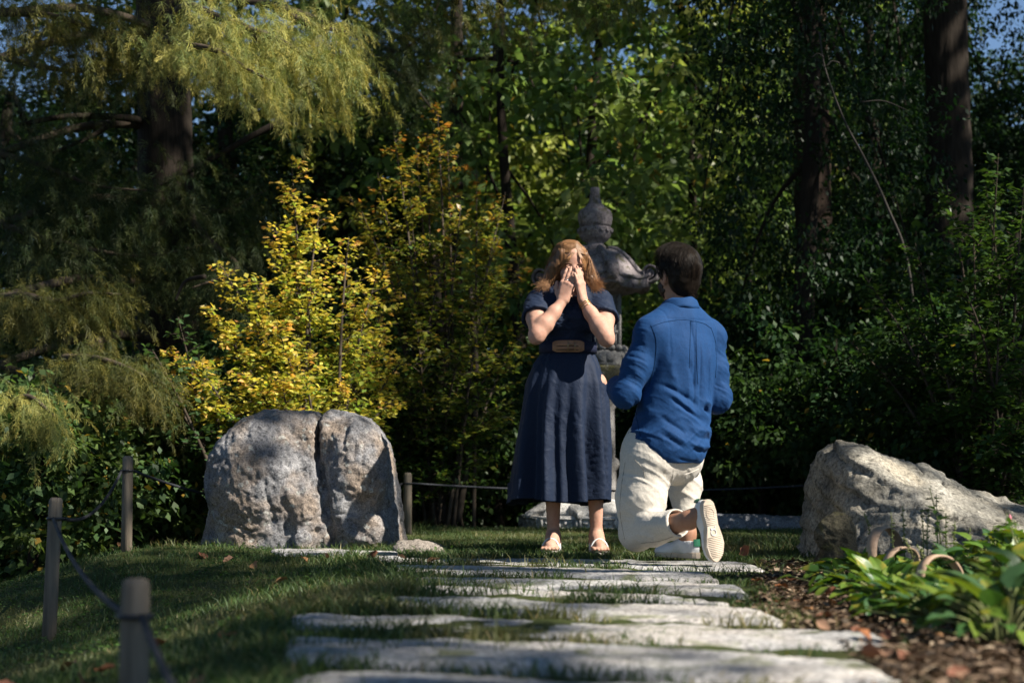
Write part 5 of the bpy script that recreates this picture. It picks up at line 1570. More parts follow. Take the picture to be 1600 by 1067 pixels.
        V, F = tube(Cb, np.linspace(0.035, 0.006, len(Cb)), 6)
        if i != 5: obj('branch', V, F, M_TWIG, root)
    for pts, rad in [(((250, 200, 13.2), (200, 185, 13.0), (110, 182, 12.8), (30, 195, 12.7)), .035), (((180, 190, 12.9), (140, 215, 12.8), (80, 240, 12.7)), .025), (((440, 190, 12.9), (390, 215, 12.9), (310, 260, 12.9), (240, 297, 13.0)), .03), (((320, 432, 10.8), (290, 440, 10.9), (274, 470, 10.9)), .016)]:
        V, F = tube(bez([P(*p) for p in pts], 20), np.linspace(rad, rad * .5, 20), 7); obj('branch', V, F, M_BARK, root)
build_cypress()

# ------------------------------------------------------------------ added unseen trees right of the path; leaf clumps shaped as a sun mask
def build_shade():
    r = np.random.default_rng(99)
    u = nrm(np.cross(SUN, [0, 0, 1.0])); v = np.cross(u, SUN)
    def uv(p): p = np.asarray(p, float); return np.stack([p @ u, p @ v], -1)
    T0 = 15.0
    # extent: everything the photo shows, seen from the sun
    sil = [P(-60, 1150, 3.5), P(1700, 1150, 3.5), P(-150, 0, 20), P(1750, 0, 20), P(-150, 900, 20), P(-120, 100, 10), P(1700, 0, 10), P(1700, 900, 20), P(800, -60, 26), P(-200, -40, 26), P(1800, -40, 26)]
    q = uv(np.array(sil)); lo, hi = q.min(0) - 1.0, q.max(0) + 1.0
    st = 0.30
    U, W = np.meshgrid(np.arange(lo[0], hi[0], st), np.arange(lo[1], hi[1], st))
    cells = np.stack([U.ravel(), W.ravel()], 1) + r.uniform(-.15, .15, (U.size, 2))
    keep = np.ones(len(cells)) * 1.0
    nz = fbm(np.stack([cells[:, 0] * 0.55, cells[:, 1] * 0.55, 0 * cells[:, 0]], 1), 3, 13)
    keep = 1 - 0.85 * sstep(DAPPLE, DAPPLE + 0.15, nz)
    for (px, py, D, rad, amt) in HOLES:  # openings carved in the added leaves where sun should land
        c = uv(P(px, py, D)); dd = np.linalg.norm(cells - c, axis=1)
        keep = np.minimum(keep, 1 - amt * sstep(rad * 1.12, rad * 0.80, dd))
    for (px, py, D, rad, amt) in SHADES:  # leaves filled back in where shade should fall
        c = uv(P(px, py, D)); dd = np.linalg.norm(cells - c, axis=1)
        keep = np.maximum(keep, amt * sstep(rad * 1.12, rad * 0.80, dd))
    for (px, py, D, rad, amt) in KEYS:  # final openings, carved last so these spots stay sunlit
        c = uv(P(px, py, D)); dd = np.linalg.norm(cells - c, axis=1)
        keep = np.minimum(keep, 1 - amt * sstep(rad * 1.12, rad * 0.80, dd))
    m = r.uniform(0, 1, len(cells)) < keep
    cells = cells[m]
    cen = cells[:, :1] * u + cells[:, 1:] * v
    # intersect with a canopy layer: along-sun distance so that the height is 9..13 m
    base = cen @ np.array([0, 0, 1.0])
    h = r.uniform(9.5, 12.5, len(cells))
    t = (h - base) / SUN[2]
    cen = cen + SUN * t[:, None]
    # trunks: added outside the view on the right to carry the masking leaves
    trunks = np.array([[8.5, 3.0], [11.0, 11.9], [9.8, 17.0], [14.5, 6.0], [14.0, 23.0], [6.0, 27.0], [15.5, 14.5], [4.6, -2.2]])
    who = np.argmin(np.linalg.norm(cen[:, None, :2] - trunks[None], axis=-1), 1)
    for k, tpos in enumerate(trunks):
        cc = cen[who == k]
        if len(cc) < 5: continue
        x, y = tpos; z0 = float(ground(x, y, False))
        root = empty('shade_mask_tree', (x, y, z0), 'added unseen tree on the right, leaves placed to shape shade on the knoll', 'tree', 'added trees shaped to mask the sun')
        C, D, Nn, L, wr, col = clump_leaves(r, cc, 0.30, LPC, 0.20, (0.05, 0.09, 0.022), 0.8, 0.3)
        Nn = nrm(SUN + r.normal(0, .6, (len(C), 3)))
        ob = leaves_obj('crown', C, D, Nn, L, 0.7, col, M_LEAF, root, kind='stuff')
        zz = np.linspace(z0 - 0.3, 11.0, 20)
        Ct = np.stack([x + 0.1 * np.sin(zz * .4), y + 0 * zz, zz], 1)
        parts = [tube(Ct, np.linspace(0.30, 0.10, 20), 14)] + limb_tubes(r, Ct[8:], cc[r.choice(len(cc), min(3, len(cc)), replace=False)], 0.10)
        V, F = merge(parts); obj('trunk', V, F, M_BARK, root)
    print('shade clumps', len(cells))
LPC = 22
DAPPLE = 0.28
HOLES = [(700, 60, 20, 2.0, 1.0), (850, 160, 20, 2.2, 1.0), (1000, 180, 20, 2.0, 1.0), (900, 330, 20, 1.6, .95), (1050, 40, 19.5, 1.5, .95), (1150, 480, 18.6, .8, .9), (150, 220, 22, 1.6, 1.0),
    (880, 480, 8.9, .42, 1.0), (890, 600, 8.9, .42, 1.0), (890, 740, 8.9, .5, 1.0), (1060, 450, 7.85, .34, 1.0), (1060, 560, 7.8, .48, 0.97), (1040, 700, 7.8, .5, 1.0), (1080, 820, 7.5, .5, 1.0),
    (990, 428, 13.3, .34, 1.0), (955, 520, 13.3, .35, 1.0), (930, 800, 13.3, .55, 1.0), (1200, 815, 12.7, .5, .9),
    (760, 870, 8.3, .5, .9), (1000, 890, 7.0, .6, .9), (1150, 930, 5.6, .55, .88), (900, 940, 5.3, .5, .88), (1200, 980, 4.4, .55, .88), (1000, 1030, 3.7, .5, .88), (1300, 1040, 3.6, .4, .97), (800, 970, 4.5, .35, .9), (760, 900, 6.7, .4, .95), (1320, 950, 5.0, .3, .9),
    (565, 730, 9.3, .42, 1.0), (490, 690, 9.3, .30, .85), (540, 810, 9.3, .30, .85), (580, 690, 9.3, .22, .8), (600, 850, 9.0, .3, .9),
    (1330, 720, 8.2, .35, .9), (1430, 750, 8.3, .4, .9), (1540, 800, 8.2, .3, .8), (1420, 870, 6.3, .4, .8), (1560, 1000, 4.6, .4, .85), (1500, 860, 6.0, .3, .8), (1480, 960, 5.2, .22, .8),
    (455, 290, 11.5, .3, 1.0), (530, 400, 11.5, .42, 1.0), (430, 430, 11.3, .4, 1.0), (340, 450, 11.2, .3, 1.0), (300, 560, 11.1, .36, 1.0), (420, 550, 11.0, .36, .95), (570, 440, 11.5, .3, .9), (360, 620, 11.0, .3, .8),
    (650, 250, 13.1, .42, .85), (740, 310, 13.1, .34, .75), (620, 320, 12.9, .3, .8), (690, 190, 13.3, .3, .9), (790, 350, 13.1, .25, .6),
    (380, 60, 10.9, .5, 1.0), (430, 120, 10.7, .36, 1.0), (500, 100, 10.9, .36, .9), (300, 50, 11.2, .3, .9), (100, 40, 11.6, .4, .55), (200, 60, 11.8, .3, .5),
    (60, 470, 11.0, .28, .8), (150, 465, 10.9, .25, .8), (200, 590, 10.4, .32, .85), (50, 640, 10.1, .25, .85), (240, 620, 10.4, .2, .8), (640, 20, 12, .3, .5), (900, 10, 11.6, .3, .4),
    (850, 130, 19.5, .9, .9), (960, 230, 20.5, 1.0, .9), (1010, 120, 19.5, .8, .85), (760, 60, 19.5, .5, .7), (880, 260, 20, .7, .8), (150, 230, 22, .8, .9), (90, 250, 22, .5, .8), (1290, 140, 25, .7, .9), (1150, 490, 18.6, .5, .7), (1260, 520, 17.5, .4, .6), (1080, 60, 19, .6, .8),
    (60, 760, 10.6, .35, .7), (250, 780, 11.4, .3, .5), (1540, 250, 11.5, .25, .6), (1520, 300, 11.4, .3, .5), (1300, 420, 12.4, .3, .4), (1600, 700, 10.5, .25, .5),
    (500, 905, 6.6, .3, .7), (330, 920, 6.8, .18, .6), (560, 870, 8.2, .4, .7), (300, 850, 9.2, .3, .6), (760, 832, 11.0, .5, .9), (1150, 835, 11.5, .5, .7),
]
KEYS = [(660, 230, 13.1, .35, .9), (720, 290, 13.1, .3, .8), (470, 862, 8.9, .35, .8), (330, 845, 9.6, .25, .8), (490, 905, 6.6, .3, .85), (570, 918, 6.1, .2, .7), (760, 832, 11.5, .5, .9), (60, 465, 11.0, .25, 1.0), (150, 462, 10.9, .25, 1.0), (200, 585, 10.4, .3, 1.0), (240, 610, 10.4, .2, 1.0), (50, 640, 10.1, .25, 1.0), (1395, 850, 6.3, .28, 1.0), (1480, 880, 5.5, .26, 1.0), (930, 800, 13.3, .5, 1.0), (990, 428, 13.3, .30, 1.0), (300, 50, 11.1, .45, 1.0), (500, 90, 10.9, .45, 1.0), (340, 100, 10.7, .4, 1.0), (440, 40, 11.0, .4, 1.0), (455, 290, 11.5, .3, 1.0), (530, 400, 11.5, .42, 1.0), (340, 450, 11.2, .3, 1.0), (420, 470, 11.3, .5, 1.0), (880, 480, 8.9, .42, 1.0), (890, 600, 8.9, .42, 1.0), (890, 740, 8.9, .5, 1.0), (1060, 450, 7.85, .34, 1.0), (1060, 560, 7.8, .48, .97), (1040, 700, 7.8, .5, 1.0), (1080, 820, 7.5, .5, 1.0), (400, 70, 10.9, .45, 1.0), (430, 130, 10.7, .36, 1.0)]
SHADES = [(90, 60, 11.7, .6, .9), (190, 90, 11.9, .3, .9), (150, 960, 7.0, 1.1, 1.0), (300, 1010, 5.0, .8, 1.0), (430, 935, 5.8, .45, 1.0), (600, 1005, 4.1, .32, 1.0), (540, 960, 4.9, .28, 1.0), (640, 1045, 3.5, .42, 1.0), (60, 900, 8.0, .5, 1.0), (940, 330, 13.3, .25, .9), (1490, 80, 16.5, 1.0, 1.0), (640, 640, 12.4, .5, 1.0), (760, 560, 12.6, .6, 1.0), (680, 480, 12.6, .35, 1.0), (800, 420, 13.0, .4, 1.0), (120, 300, 12.4, .9, 1.0), (330, 340, 12.8, .6, 1.0), (100, 560, 11.8, .3, 1.0), (60, 380, 12.2, .5, 1.0), (560, 1010, 4.0, .34, 1.0), (480, 1060, 3.4, .5, 1.0), (250, 960, 6.0, .6, 1.0), (100, 1010, 6.2, .8, 1.0), (400, 960, 5.4, .55, 1.0), (520, 965, 4.9, .3, 1.0), (350, 1040, 4.3, .5, 1.0), (620, 945, 5.2, .16, .9), (700, 1050, 3.3, .28, .9), (250, 880, 8.0, .3, .9), (380, 760, 9.4, .2, .9), (365, 690, 9.4, .2, .9)]
build_shade()
# ------------------------------------------------------------------ people
def skin_mat(name, c, c2):
    m, nt, b = mat_base(name, 0.58, 0.22)
    co = N(nt, 'TexCoord').outputs['Object']
    f = tnoise(nt, 28, 6, 0.7, co); f2 = tnoise(nt, 260, 3, 0.6, co)
    nt.links.new(ramp(nt, f, [(0.3, c2), (0.7, c)]), b.inputs['Base Color'])
    b.inputs['Subsurface Weight'].default_value = 0.12
    b.inputs['Subsurface Radius'].default_value = (0.012, 0.005, 0.003)
    b.inputs['Subsurface Scale'].default_value = 0.6
    bump(nt, b, f2, 0.12, 0.002)
    return m
def cloth_mat(name, c, c2, rough=0.85, weave=900, wr=0.35, wrs=22, sheen=0.25):
    m, nt, b = mat_base(name, rough, 0.2)
    co = N(nt, 'TexCoord').outputs['Object']
    f = tnoise(nt, 5, 5, 0.6, co); fw = tnoise(nt, weave, 2, 0.5, co); fr = tnoise(nt, wrs, 5, 0.62, co, 0.8, stretch=None)
    f3 = tnoise(nt, 120, 4, 0.7, co)
    cc = mixc(nt, ramp(nt, f3, [(0.3, 0.0), (0.75, 1.0)]), ramp(nt, f, [(0.3, c2), (0.7, c)]), tuple(x * 1.18 for x in c))
    nt.links.new(cc, b.inputs['Base Color'])
    b.inputs['Sheen Weight'].default_value = sheen
    b.inputs['Sheen Tint'].default_value = (*[min(1, x * 3 + 0.1) for x in c], 1)
    p = bump(nt, None, fr, wr, 0.012)
    bump(nt, b, fw, 0.25, 0.001, p)
    return m
def hair_mat(name, rough=0.5, spec=0.35):
    m, nt, b = mat_base(name, rough, spec)
    at = N(nt, 'Attribute', attribute_name='tint')
    nt.links.new(at.outputs['Color'], b.inputs['Base Color'])
    b.inputs['Anisotropic'].default_value = 0.5
    return m
M_SKIN = skin_mat('fair_skin', (0.44, 0.26, 0.19), (0.36, 0.19, 0.135))
M_SKIN2 = skin_mat('tanned_skin', (0.33, 0.18, 0.115), (0.26, 0.13, 0.08))
M_NAVY = cloth_mat('navy_cotton', (0.0058, 0.0125, 0.031), (0.004, 0.0085, 0.022), 0.7, wr=0.5, wrs=16, sheen=0.1)
M_DENIM = cloth_mat('blue_chambray', (0.0035, 0.033, 0.108), (0.002, 0.019, 0.068), 0.8, wr=0.28, wrs=14, sheen=0.1)
M_CHINO = cloth_mat('cream_chino', (0.46, 0.425, 0.37), (0.39, 0.355, 0.305), 0.85, wr=0.4, wrs=16, sheen=0.1)
M_TAN = simple('tan_leather', (0.34, 0.19, 0.105), (0.22, 0.12, 0.062), 30, 0.5, 0.4, 0.2, 120)
M_BRASS = simple('dark_brass', (0.30, 0.22, 0.12), None, 20, 0.35, 0.5, metallic=1.0)
M_GOLDM = simple('gold_metal', (0.75, 0.52, 0.22), None, 20, 0.3, 0.5, metallic=1.0)
M_WHITE = simple('white_leather', (0.60, 0.60, 0.60), (0.52, 0.52, 0.51), 14, 0.5, 0.4, 0.15, 90)
M_RUBBER = simple('cream_rubber', (0.56, 0.48, 0.39), (0.42, 0.34, 0.26), 11, 0.75, 0.25, 0.2, 90)
M_GREEN = simple('green_leather', (0.02, 0.14, 0.075), None, 20, 0.5, 0.4)
M_HAIR_B = hair_mat('blonde_hair'); M_HAIR_D = hair_mat('dark_hair', 0.45, 0.12)
M_DARKLINE = simple('dark_lash', (0.03, 0.018, 0.012), None, 30, 0.7)

def hand(f, wrist, d, n, s, sc=1.0, curl=(0.15, 0.15, 0.15, 0.2), spread=0.03, thumb=(0.05, 0.6)):
    """d fingers, n back of hand, s thumb side"""
    d = nrm(d); n = nrm(np.asarray(n, float) - d * (np.asarray(n) @ d)); s0 = np.cross(d, n); s = s0 if s0 @ np.asarray(s) > 0 else -s0
    offs = np.array([0.027, 0.009, -0.009, -0.0265]) * sc; Ls = np.array([0.073, 0.082, 0.076, 0.059]) * sc; rad = np.array([0.0088, 0.009, 0.0086, 0.0076]) * sc
    kn = np.array([0.088, 0.092, 0.088, 0.080]) * sc
    for o, L, r, k, c in zip(offs, Ls, rad, kn, curl):
        K = wrist + d * k + s * o
        f.cone(wrist + s * o * 0.6 + d * 0.012 * sc, K, 0.0155 * sc, 0.0120 * sc, k=0.014)
    for o, L, r, k, c in zip(offs, Ls, rad, kn, curl):
        K = wrist + d * k + s * o
        a = 0.0; p = K; dd = nrm(d + s * o * spread * 40)
        pts = [p]
        for seg in (0.44, 0.32, 0.24):
            a += c; q = dd * math.cos(a) - n * math.sin(a); p = p + q * L * seg; pts.append(p)
        f.chain(pts, [r * 1.12, r * 1.02, r * 0.94, r * 0.72], k=0.004)
        f.ell(K + n * 0.004 * sc, (r * 1.15,) * 3, k=0.008)
    t0 = wrist + s * 0.016 * sc + d * 0.012 * sc - n * 0.004
    t1 = wrist + s * 0.040 * sc + d * 0.038 * sc - n * 0.012 * sc
    t2 = t1 + nrm(d * thumb[1] + s * 0.55 - n * 0.25) * 0.034 * sc
    t3 = t2 + nrm(d * (thumb[1] + 0.3) + s * 0.25 - n * 0.25) * 0.028 * sc
    f.chain([t0, t1, t2, t3], [0.016 * sc, 0.0135 * sc, 0.011 * sc, 0.0085 * sc], k=0.010)

def strands(name, paths, rad, cols, mat, parent, m=3):
    """paths (n,k,3)"""
    n, k, _ = paths.shape
    T = nrm(np.gradient(paths, axis=1))
    ref = np.array([0.31, 0.52, 0.8]); A = nrm(np.cross(T, ref)); B = np.cross(T, A)
    prof = rad * np.linspace(1, 0.15, k) ** 0.8
    an = np.arange(m) * 2 * math.pi / m
    V = paths[:, :, None] + prof[None, :, None, None] * (np.cos(an)[None, None, :, None] * A[:, :, None] + np.sin(an)[None, None, :, None] * B[:, :, None])
    g = grid_faces(k, m, True)
    F = (g[None] + (np.arange(n) * k * m)[:, None, None]).reshape(-1, 4)
    c = np.repeat(cols, k * m, 0) if cols.ndim == 2 else np.repeat(cols.reshape(n * k, 3), m, 0)
    return obj(name, V.reshape(-1, 3), F, mat, parent, col=c, kind='stuff')

def catmull_many(K, n):
    """K (m,k,3) control -> (m,n,3)"""
    K = np.concatenate([2 * K[:, :1] - K[:, 1:2], K, 2 * K[:, -1:] - K[:, -2:-1]], 1)
    k = K.shape[1] - 3
    u = np.linspace(0, k, n); i = np.clip(u.astype(int), 0, k - 1); t = (u - i)[None, :, None]
    a, b, c, d = K[:, i], K[:, i + 1], K[:, i + 2], K[:, i + 3]
    return 0.5 * (2 * b + (c - a) * t + (2 * a - 5 * b + 4 * c - d) * t ** 2 + (3 * b - a - 3 * c + d) * t ** 3)

def build_woman():
    D0 = 8.9
    def W(px, py, dy=0.0): return P(px, py, D0 + dy)
    base = W(895, 861); base[2] = float(ground(base[0], base[1]))
    root = empty('person', base, 'woman in a navy belted midi dress standing with both hands over her face', 'person')
    hf = nrm([0.20, -0.93, -0.30]); hr_ = nrm(np.cross(hf, [0.06, 0, 1.0])); hu = np.cross(hr_, hf)   # hr_ points to image left (-x)
    if hr_[0] < 0: hr_ = -hr_
    Rh = np.stack([hr_, -hf, hu], 1)
    Hc = W(891, 414, 0.0)
    f = Field((base[0] - 0.30, D0 - 0.40, -0.02), (base[0] + 0.28, D0 + 0.22, 1.66), 0.0040)
    # torso core and neck
    f.ell(W(888, 500, 0.01), (0.15, 0.10, 0.17), k=0.03)
    f.ell(W(887, 570, 0.01), (0.13, 0.10, 0.18), k=0.05)
    f.cone(W(890, 468, 0.02), Hc - hu * 0.05 + np.array([0, .015, 0]), 0.052, 0.05, k=0.04)
    # legs
    for kx, ax, out in ((864, 864.5, -0.16), (929, 932, 0.10)):
        K = W(kx, 690, 0.0); A = W(ax, 845, 0.035); A2 = A.copy(); A2[2] = 0.085
        cm = K * 0.60 + A * 0.40 + np.array([0, 0.012, 0])
        f.chain([W(kx, 600, 0.0), K, cm, A2, A], [0.065, 0.052, 0.046, 0.0295, 0.031], k=0.03)
        fd = nrm([out, -1, 0]); fs = np.array([-fd[1], fd[0], 0])
        g0 = float(ground(A[0], A[1] - 0.05)) + 0.022
        heel = np.array([A[0], A[1], g0 + 0.026]) - fd * 0.022
        ball = np.array([A[0], A[1], g0 + 0.018]) + fd * 0.125
        inst_ = np.array([A[0], A[1], g0 + 0.052]) + fd * 0.045
        f.chain([A, heel], [0.030, 0.027], k=0.02)
        f.chain([A, inst_, ball], [0.030, 0.030, 0.022], k=0.03)
        f.chain([heel, ball], [0.026, 0.024], k=0.03)
        for j in range(5):
            o = (j - 2) * 0.0155
            p0 = ball + fs * o * 1.15 - np.array([0, 0, 0.004]); p1 = p0 + fd * (0.046 - 0.006 * abs(j - 1.2)) - np.array([0, 0, 0.006])
            f.cone(p0 - fd * 0.03, p1, 0.0125, 0.0085, k=0.008)
        for sg in (-1, 1):
            f.ell(np.array([A[0], A[1], 0.082]) + fs * sg * 0.026, (0.012, 0.012, 0.014), k=0.012)
    # arms
    arms = [(W(837, 472, 0.0), W(840, 521, -0.205), W(879, 471, -0.150)), (W(941, 472, 0.0), W(946, 525, -0.205), W(911, 471, -0.150))]
    for S_, E, Wr in arms:
        u = Wr - E
        f.chain([S_, S_ * .5 + E * .5, E], [0.052, 0.051, 0.043], k=0.03)
        f.chain([E, E + u * 0.28, E + u * 0.65, Wr], [0.040, 0.0435, 0.034, 0.0255], k=0.02)
        f.ell(E - nrm(u) * 0.02 + np.array([0, 0.0, -0.012]), (0.03, 0.03, 0.028), k=0.03)
    tipR, tipL = W(897, 408, -0.135), W(901, 407, -0.135)
    hand(f, arms[0][2], tipR - arms[0][2], (-0.35, -0.93, 0.1), (-1, 0, 0), 1.08, (0.05, 0.06, 0.06, 0.08), 0.012, (0.05, 0.75))
    hand(f, arms[1][2], tipL - arms[1][2], (0.86, -0.5, 0.1), (0.5, 0.8, 0), 1.08, (0.05, 0.05, 0.06, 0.08), 0.012, (0.05, 0.9))
    # head with a face
    f.ell(Hc + hu * 0.030 - hf * 0.010, (0.074, 0.094, 0.092), Rh, k=0.02)
    f.ell(Hc - hu * 0.028 + hf * 0.024, (0.060, 0.066, 0.082), Rh, k=0.03)
    f.ell(Hc - hu * 0.098 + hf * 0.062, (0.022, 0.02, 0.018), Rh, k=0.03)
    for sg in (-1, 1):
        f.ell(Hc + hr_ * sg * 0.032 + hf * 0.094 - hu * 0.002, (0.018, 0.012, 0.011), Rh, k=0.014, op='s')
        f.ell(Hc + hr_ * sg * 0.031 + hf * 0.080 - hu * 0.002, (0.0135, 0.0135, 0.0105), Rh, k=0.004)
        f.ell(Hc + hr_ * sg * 0.038 + hf * 0.062 - hu * 0.038, (0.022, 0.02, 0.02), Rh, k=0.02)
    f.cone(Hc + hf * 0.086 + hu * 0.004, Hc + hf * 0.106 - hu * 0.036, 0.008, 0.0115, k=0.012)
    f.ell(Hc + hf * 0.086 - hu * 0.064, (0.022, 0.010, 0.006), Rh, k=0.006)
    f.ell(Hc + hf * 0.084 - hu * 0.074, (0.019, 0.010, 0.007), Rh, k=0.006)
    V, F = f.mesh(1)
    V = V + vnormals(V, F) * (0.0006 * noise(V * 60, 4))[:, None]
    body = obj('body', V, F, M_SKIN, root)
    for sg in (-1, 1):
        e = Hc + hr_ * sg * 0.031 + hf * 0.095 - hu * 0.006
        V, F = tube(bez([e - hr_ * 0.015 + hu * 0.003 - hf * 0.005, e - hu * 0.004, e + hr_ * 0.015 + hu * 0.003 - hf * 0.005], 8), 0.0020, 5); obj('eyelash', V, F, M_DARKLINE, body)
        e = Hc + hr_ * sg * 0.033 + hf * 0.092 + hu * 0.019
        V, F = tube(bez([e - hr_ * 0.019 - hf * 0.004, e + hu * 0.005 + hf * 0.001, e + hr_ * 0.019 - hf * 0.006], 8), 0.0028, 5); obj('eyebrow', V, F, simple('brow_brown', (0.12, 0.06, 0.03), None, 30, 0.8), body)
    # bracelets and ring
    w0 = arms[1][2] - nrm(arms[1][2] - arms[1][1]) * 0.012; ax = nrm(arms[1][2] - arms[1][1])
    for k, off in enumerate((0.0, 0.010, 0.024)):
        a1 = nrm(np.cross(ax, [0, 1, 0.2 * (k - 1)])); a2 = np.cross(ax, a1); th = np.linspace(0, 2 * math.pi, 25)
        V, F = tube(w0 - ax * off + 0.0315 * (np.cos(th)[:, None] * a1 + np.sin(th)[:, None] * a2), 0.0022, 6, False)
        obj('bracelet', V, F, M_GOLDM, root)
    d = nrm(tipR - arms[0][2]); rp = arms[0][2] + d * 0.118 + np.array([-0.008, 0, 0]) ; a1 = nrm(np.cross(d, [0, 1, 0])); a2 = np.cross(d, a1)
    V, F = tube(rp + 0.0110 * (np.cos(th)[:, None] * a1 + np.sin(th)[:, None] * a2), 0.0018, 6, False); obj('finger_ring', V, F, simple('silver_metal', (0.8, 0.8, 0.82), None, 20, 0.2, 0.5, metallic=1.0), root)

    # bodice with sleeves
    f = Field((base[0] - 0.34, D0 - 0.32, 0.98), (base[0] + 0.32, D0 + 0.22, 1.42), 0.0042)
    f.ell(W(888, 488, 0.01), (0.162, 0.118, 0.16), k=0.03)
    f.ell(W(886, 540, 0.01), (0.146, 0.112, 0.13), k=0.06)
    for px in (867, 908): f.ell(W(px, 497, -0.075), (0.070, 0.062, 0.066), k=0.05)
    f.cone(W(852, 469, 0.01), W(928, 469, 0.01), 0.060, 0.060, k=0.05)
    f.cone(W(870, 462, 0.02), W(910, 462, 0.02), 0.066, 0.066, k=0.04)
    for S_, E, Wr in arms:
        sx = np.sign(S_[0] - base[0])
        e2 = S_ + (E - S_) * 0.52
        f.chain([S_ + np.array([-0.012 * sx, 0, 0]), e2 + (e2 - S_) * 0.25], [0.066, 0.082], k=0.03)
        u = nrm(E - S_); lim = float(u @ e2)
        def cutf(X, Y, Z, u=u, lim=lim, sx=sx, S_=S_): 
            d1 = u[0] * X + u[1] * Y + u[2] * Z - lim
            side = 0.088 - sx * (X - base[0] + 0.012)      # only act on the sleeve side
            return np.minimum(d1, np.maximum(-side * -1 * 0 + (sx * (base[0] - 0.012 - X) + 0.105), -1) * 1.0) if False else np.where(sx * (X - (base[0] - 0.02)) > 0.118, d1, np.float32(-1))
        f.cut(cutf)
        # hollow the sleeve end
        f.cone(e2 - u * 0.035, e2 + u * 0.05, 0.058, 0.070, k=0.004, op='s')
    zt = W(888, 549)[2]
    f.cut(lambda X, Y, Z: zt - Z + 0 * X * Y)
    f.ell(W(890, 452, -0.06), (0.045, 0.06, 0.05), k=0.01, op='s')
    V, F = f.mesh(1)
    n = vnormals(V, F)
    front = sstep(0.0, -0.08, V[:, 1] - D0)
    c = W(890, 520)
    wr = 0.006 * ridged(V * np.array([9, 6, 26]) + np.array([0, 0, 1]) * (V[:, :1] * 14), 3, 3) + 0.003 * fbm(V * 34, 3, 4)
    ctr = np.exp(-((V[:, 0] - c[0] + 0.02) / 0.05) ** 2) * front
    wr = wr + ctr * 0.010 * ridged(V * np.array([16, 5, 34]), 2, 9)
    V = V + n * wr[:, None]
    dress = obj('dress', V, F, M_NAVY, root)
    # collar flaps, button placket
    for sg in (-1, 1):
        pts = []
        for i, t in enumerate(np.linspace(0, 1, 8)):
            a = t * 2.3
            q = W(890, 462, 0.02) + np.array([sg * 0.062 * math.sin(a + 0.25), 0.055 * math.cos(a + 0.25), 0.010 - 0.035 * t])
            pts.append(q)
        pts = np.array(pts); out = nrm(pts - W(890, 462, 0.02)); out[:, 2] = 0; out = nrm(out)
        up = np.array([0, 0, 0.014]); low = out * 0.026 - np.array([0, 0, 0.022])
        V = np.stack([pts + up, pts + up * 1.2 + out * 0.012, pts + low * np.linspace(1, 1.5, 8)[:, None], pts + low * np.linspace(1, 1.5, 8)[:, None] - out * 0.006], 1).reshape(-1, 3)
        obj('collar', V, grid_faces(8, 4), M_NAVY, dress)
    # skirt
    rows, cols = 90, 300
    ys = np.array([546, 556, 570, 600, 640, 700, 742, 785]); lx = np.array([846, 841, 832, 820, 813, 803, 797, 790]); rx = np.array([929, 930, 937, 948, 953, 955, 954.5, 954])
    py = np.linspace(546, 785, rows)
    th = np.arange(cols) * 2 * math.pi / cols
    L = np.interp(py, ys, lx); Rr = np.interp(py, ys, rx)
    from_top = (py - 546) / (785 - 546)
    fold = 0.55 * np.cos(10 * th + 1.1 * np.sin(2 * th + .5) + 0.4) + 0.30 * np.cos(17 * th + 1.7 * np.sin(3 * th)) + 0.22 * np.cos(5 * th + 1.0)
    fold = np.sign(fold) * np.abs(fold) ** 0.8
    V = []
    for i in range(rows):
        t = from_top[i]
        cx = W((L[i] + Rr[i]) / 2, py[i], 0.01); hw = (Rr[i] - L[i]) / 2 * D0 / FPX
        dep = hw * (0.76 + 0.04 * t)
        A = 0.17 * sstep(0.0, 0.75, t) + 0.02
        tw = 0.10 * math.sin(t * 4) 
        rad = 1 - A * 0.55 + A * np.interp((th + tw) % (2 * math.pi), th, fold, period=2 * math.pi)
        side = np.abs(np.cos(th)) ** 6
        rad = rad * (1 - side) + side * (1 + 0.25 * (rad - 1))
        z = cx[2] + 0.012 * t * np.cos(3 * th + 1) * t - (0.012 * np.sin(th) * t)
        V.append(np.stack([cx[0] + hw * rad * np.cos(th), cx[1] + dep * rad * np.sin(th), z], 1))
    V = np.concatenate(V)
    F = grid_faces(rows, cols, True)
    n = vnormals(V, F)
    tt = np.repeat(from_top, cols)
    wr = 0.0035 * fbm(V * np.array([26, 26, 9]), 4, 8) + 0.0032 * ridged(V * np.array([40, 40, 60]), 2, 5) * sstep(0.2, 0.7, fbm(V * 6, 2, 2) + 0.4) + 0.004 * ridged(V * np.array([18, 18, 3]), 2, 12) * sstep(0.5, 0, tt)
    V = V + n * wr[:, None]
    # hem band turned inwards
    last = V[-cols:]; cen = last.mean(0)
    inn = last + (cen - last) * 0.03 + np.array([0, 0, 0.006]); inn2 = inn + np.array([0, 0, 0.10])
    V = np.concatenate([V, inn, inn2]); F = grid_faces(rows + 2, cols, True)
    sk = obj('skirt', V, F, M_NAVY, dress)
    # centre placket on the skirt front
    # belt
    bz0, bz1 = W(888, 552)[2], W(888, 535)[2]
    th2 = np.linspace(0, 2 * math.pi, 97)[:-1]
    c = W(887.5, 544, 0.01)
    prof = [(0.000, bz0), (0.0075, bz0), (0.0085, (bz0 + bz1) / 2), (0.0075, bz1), (0.0, bz1)]
    ra, rb = 0.1435, 0.116
    V = np.concatenate([np.stack([c[0] + (ra + o) * np.cos(th2), c[1] + (rb + o) * np.sin(th2), np.full(96, z)], 1) for o, z in prof])
    belt = obj('belt', V, grid_faces(len(prof), 96, True), simple('navy_elastic', (0.012, 0.016, 0.04), None, 60, 0.8, 0.2, 0.3, 200), root)
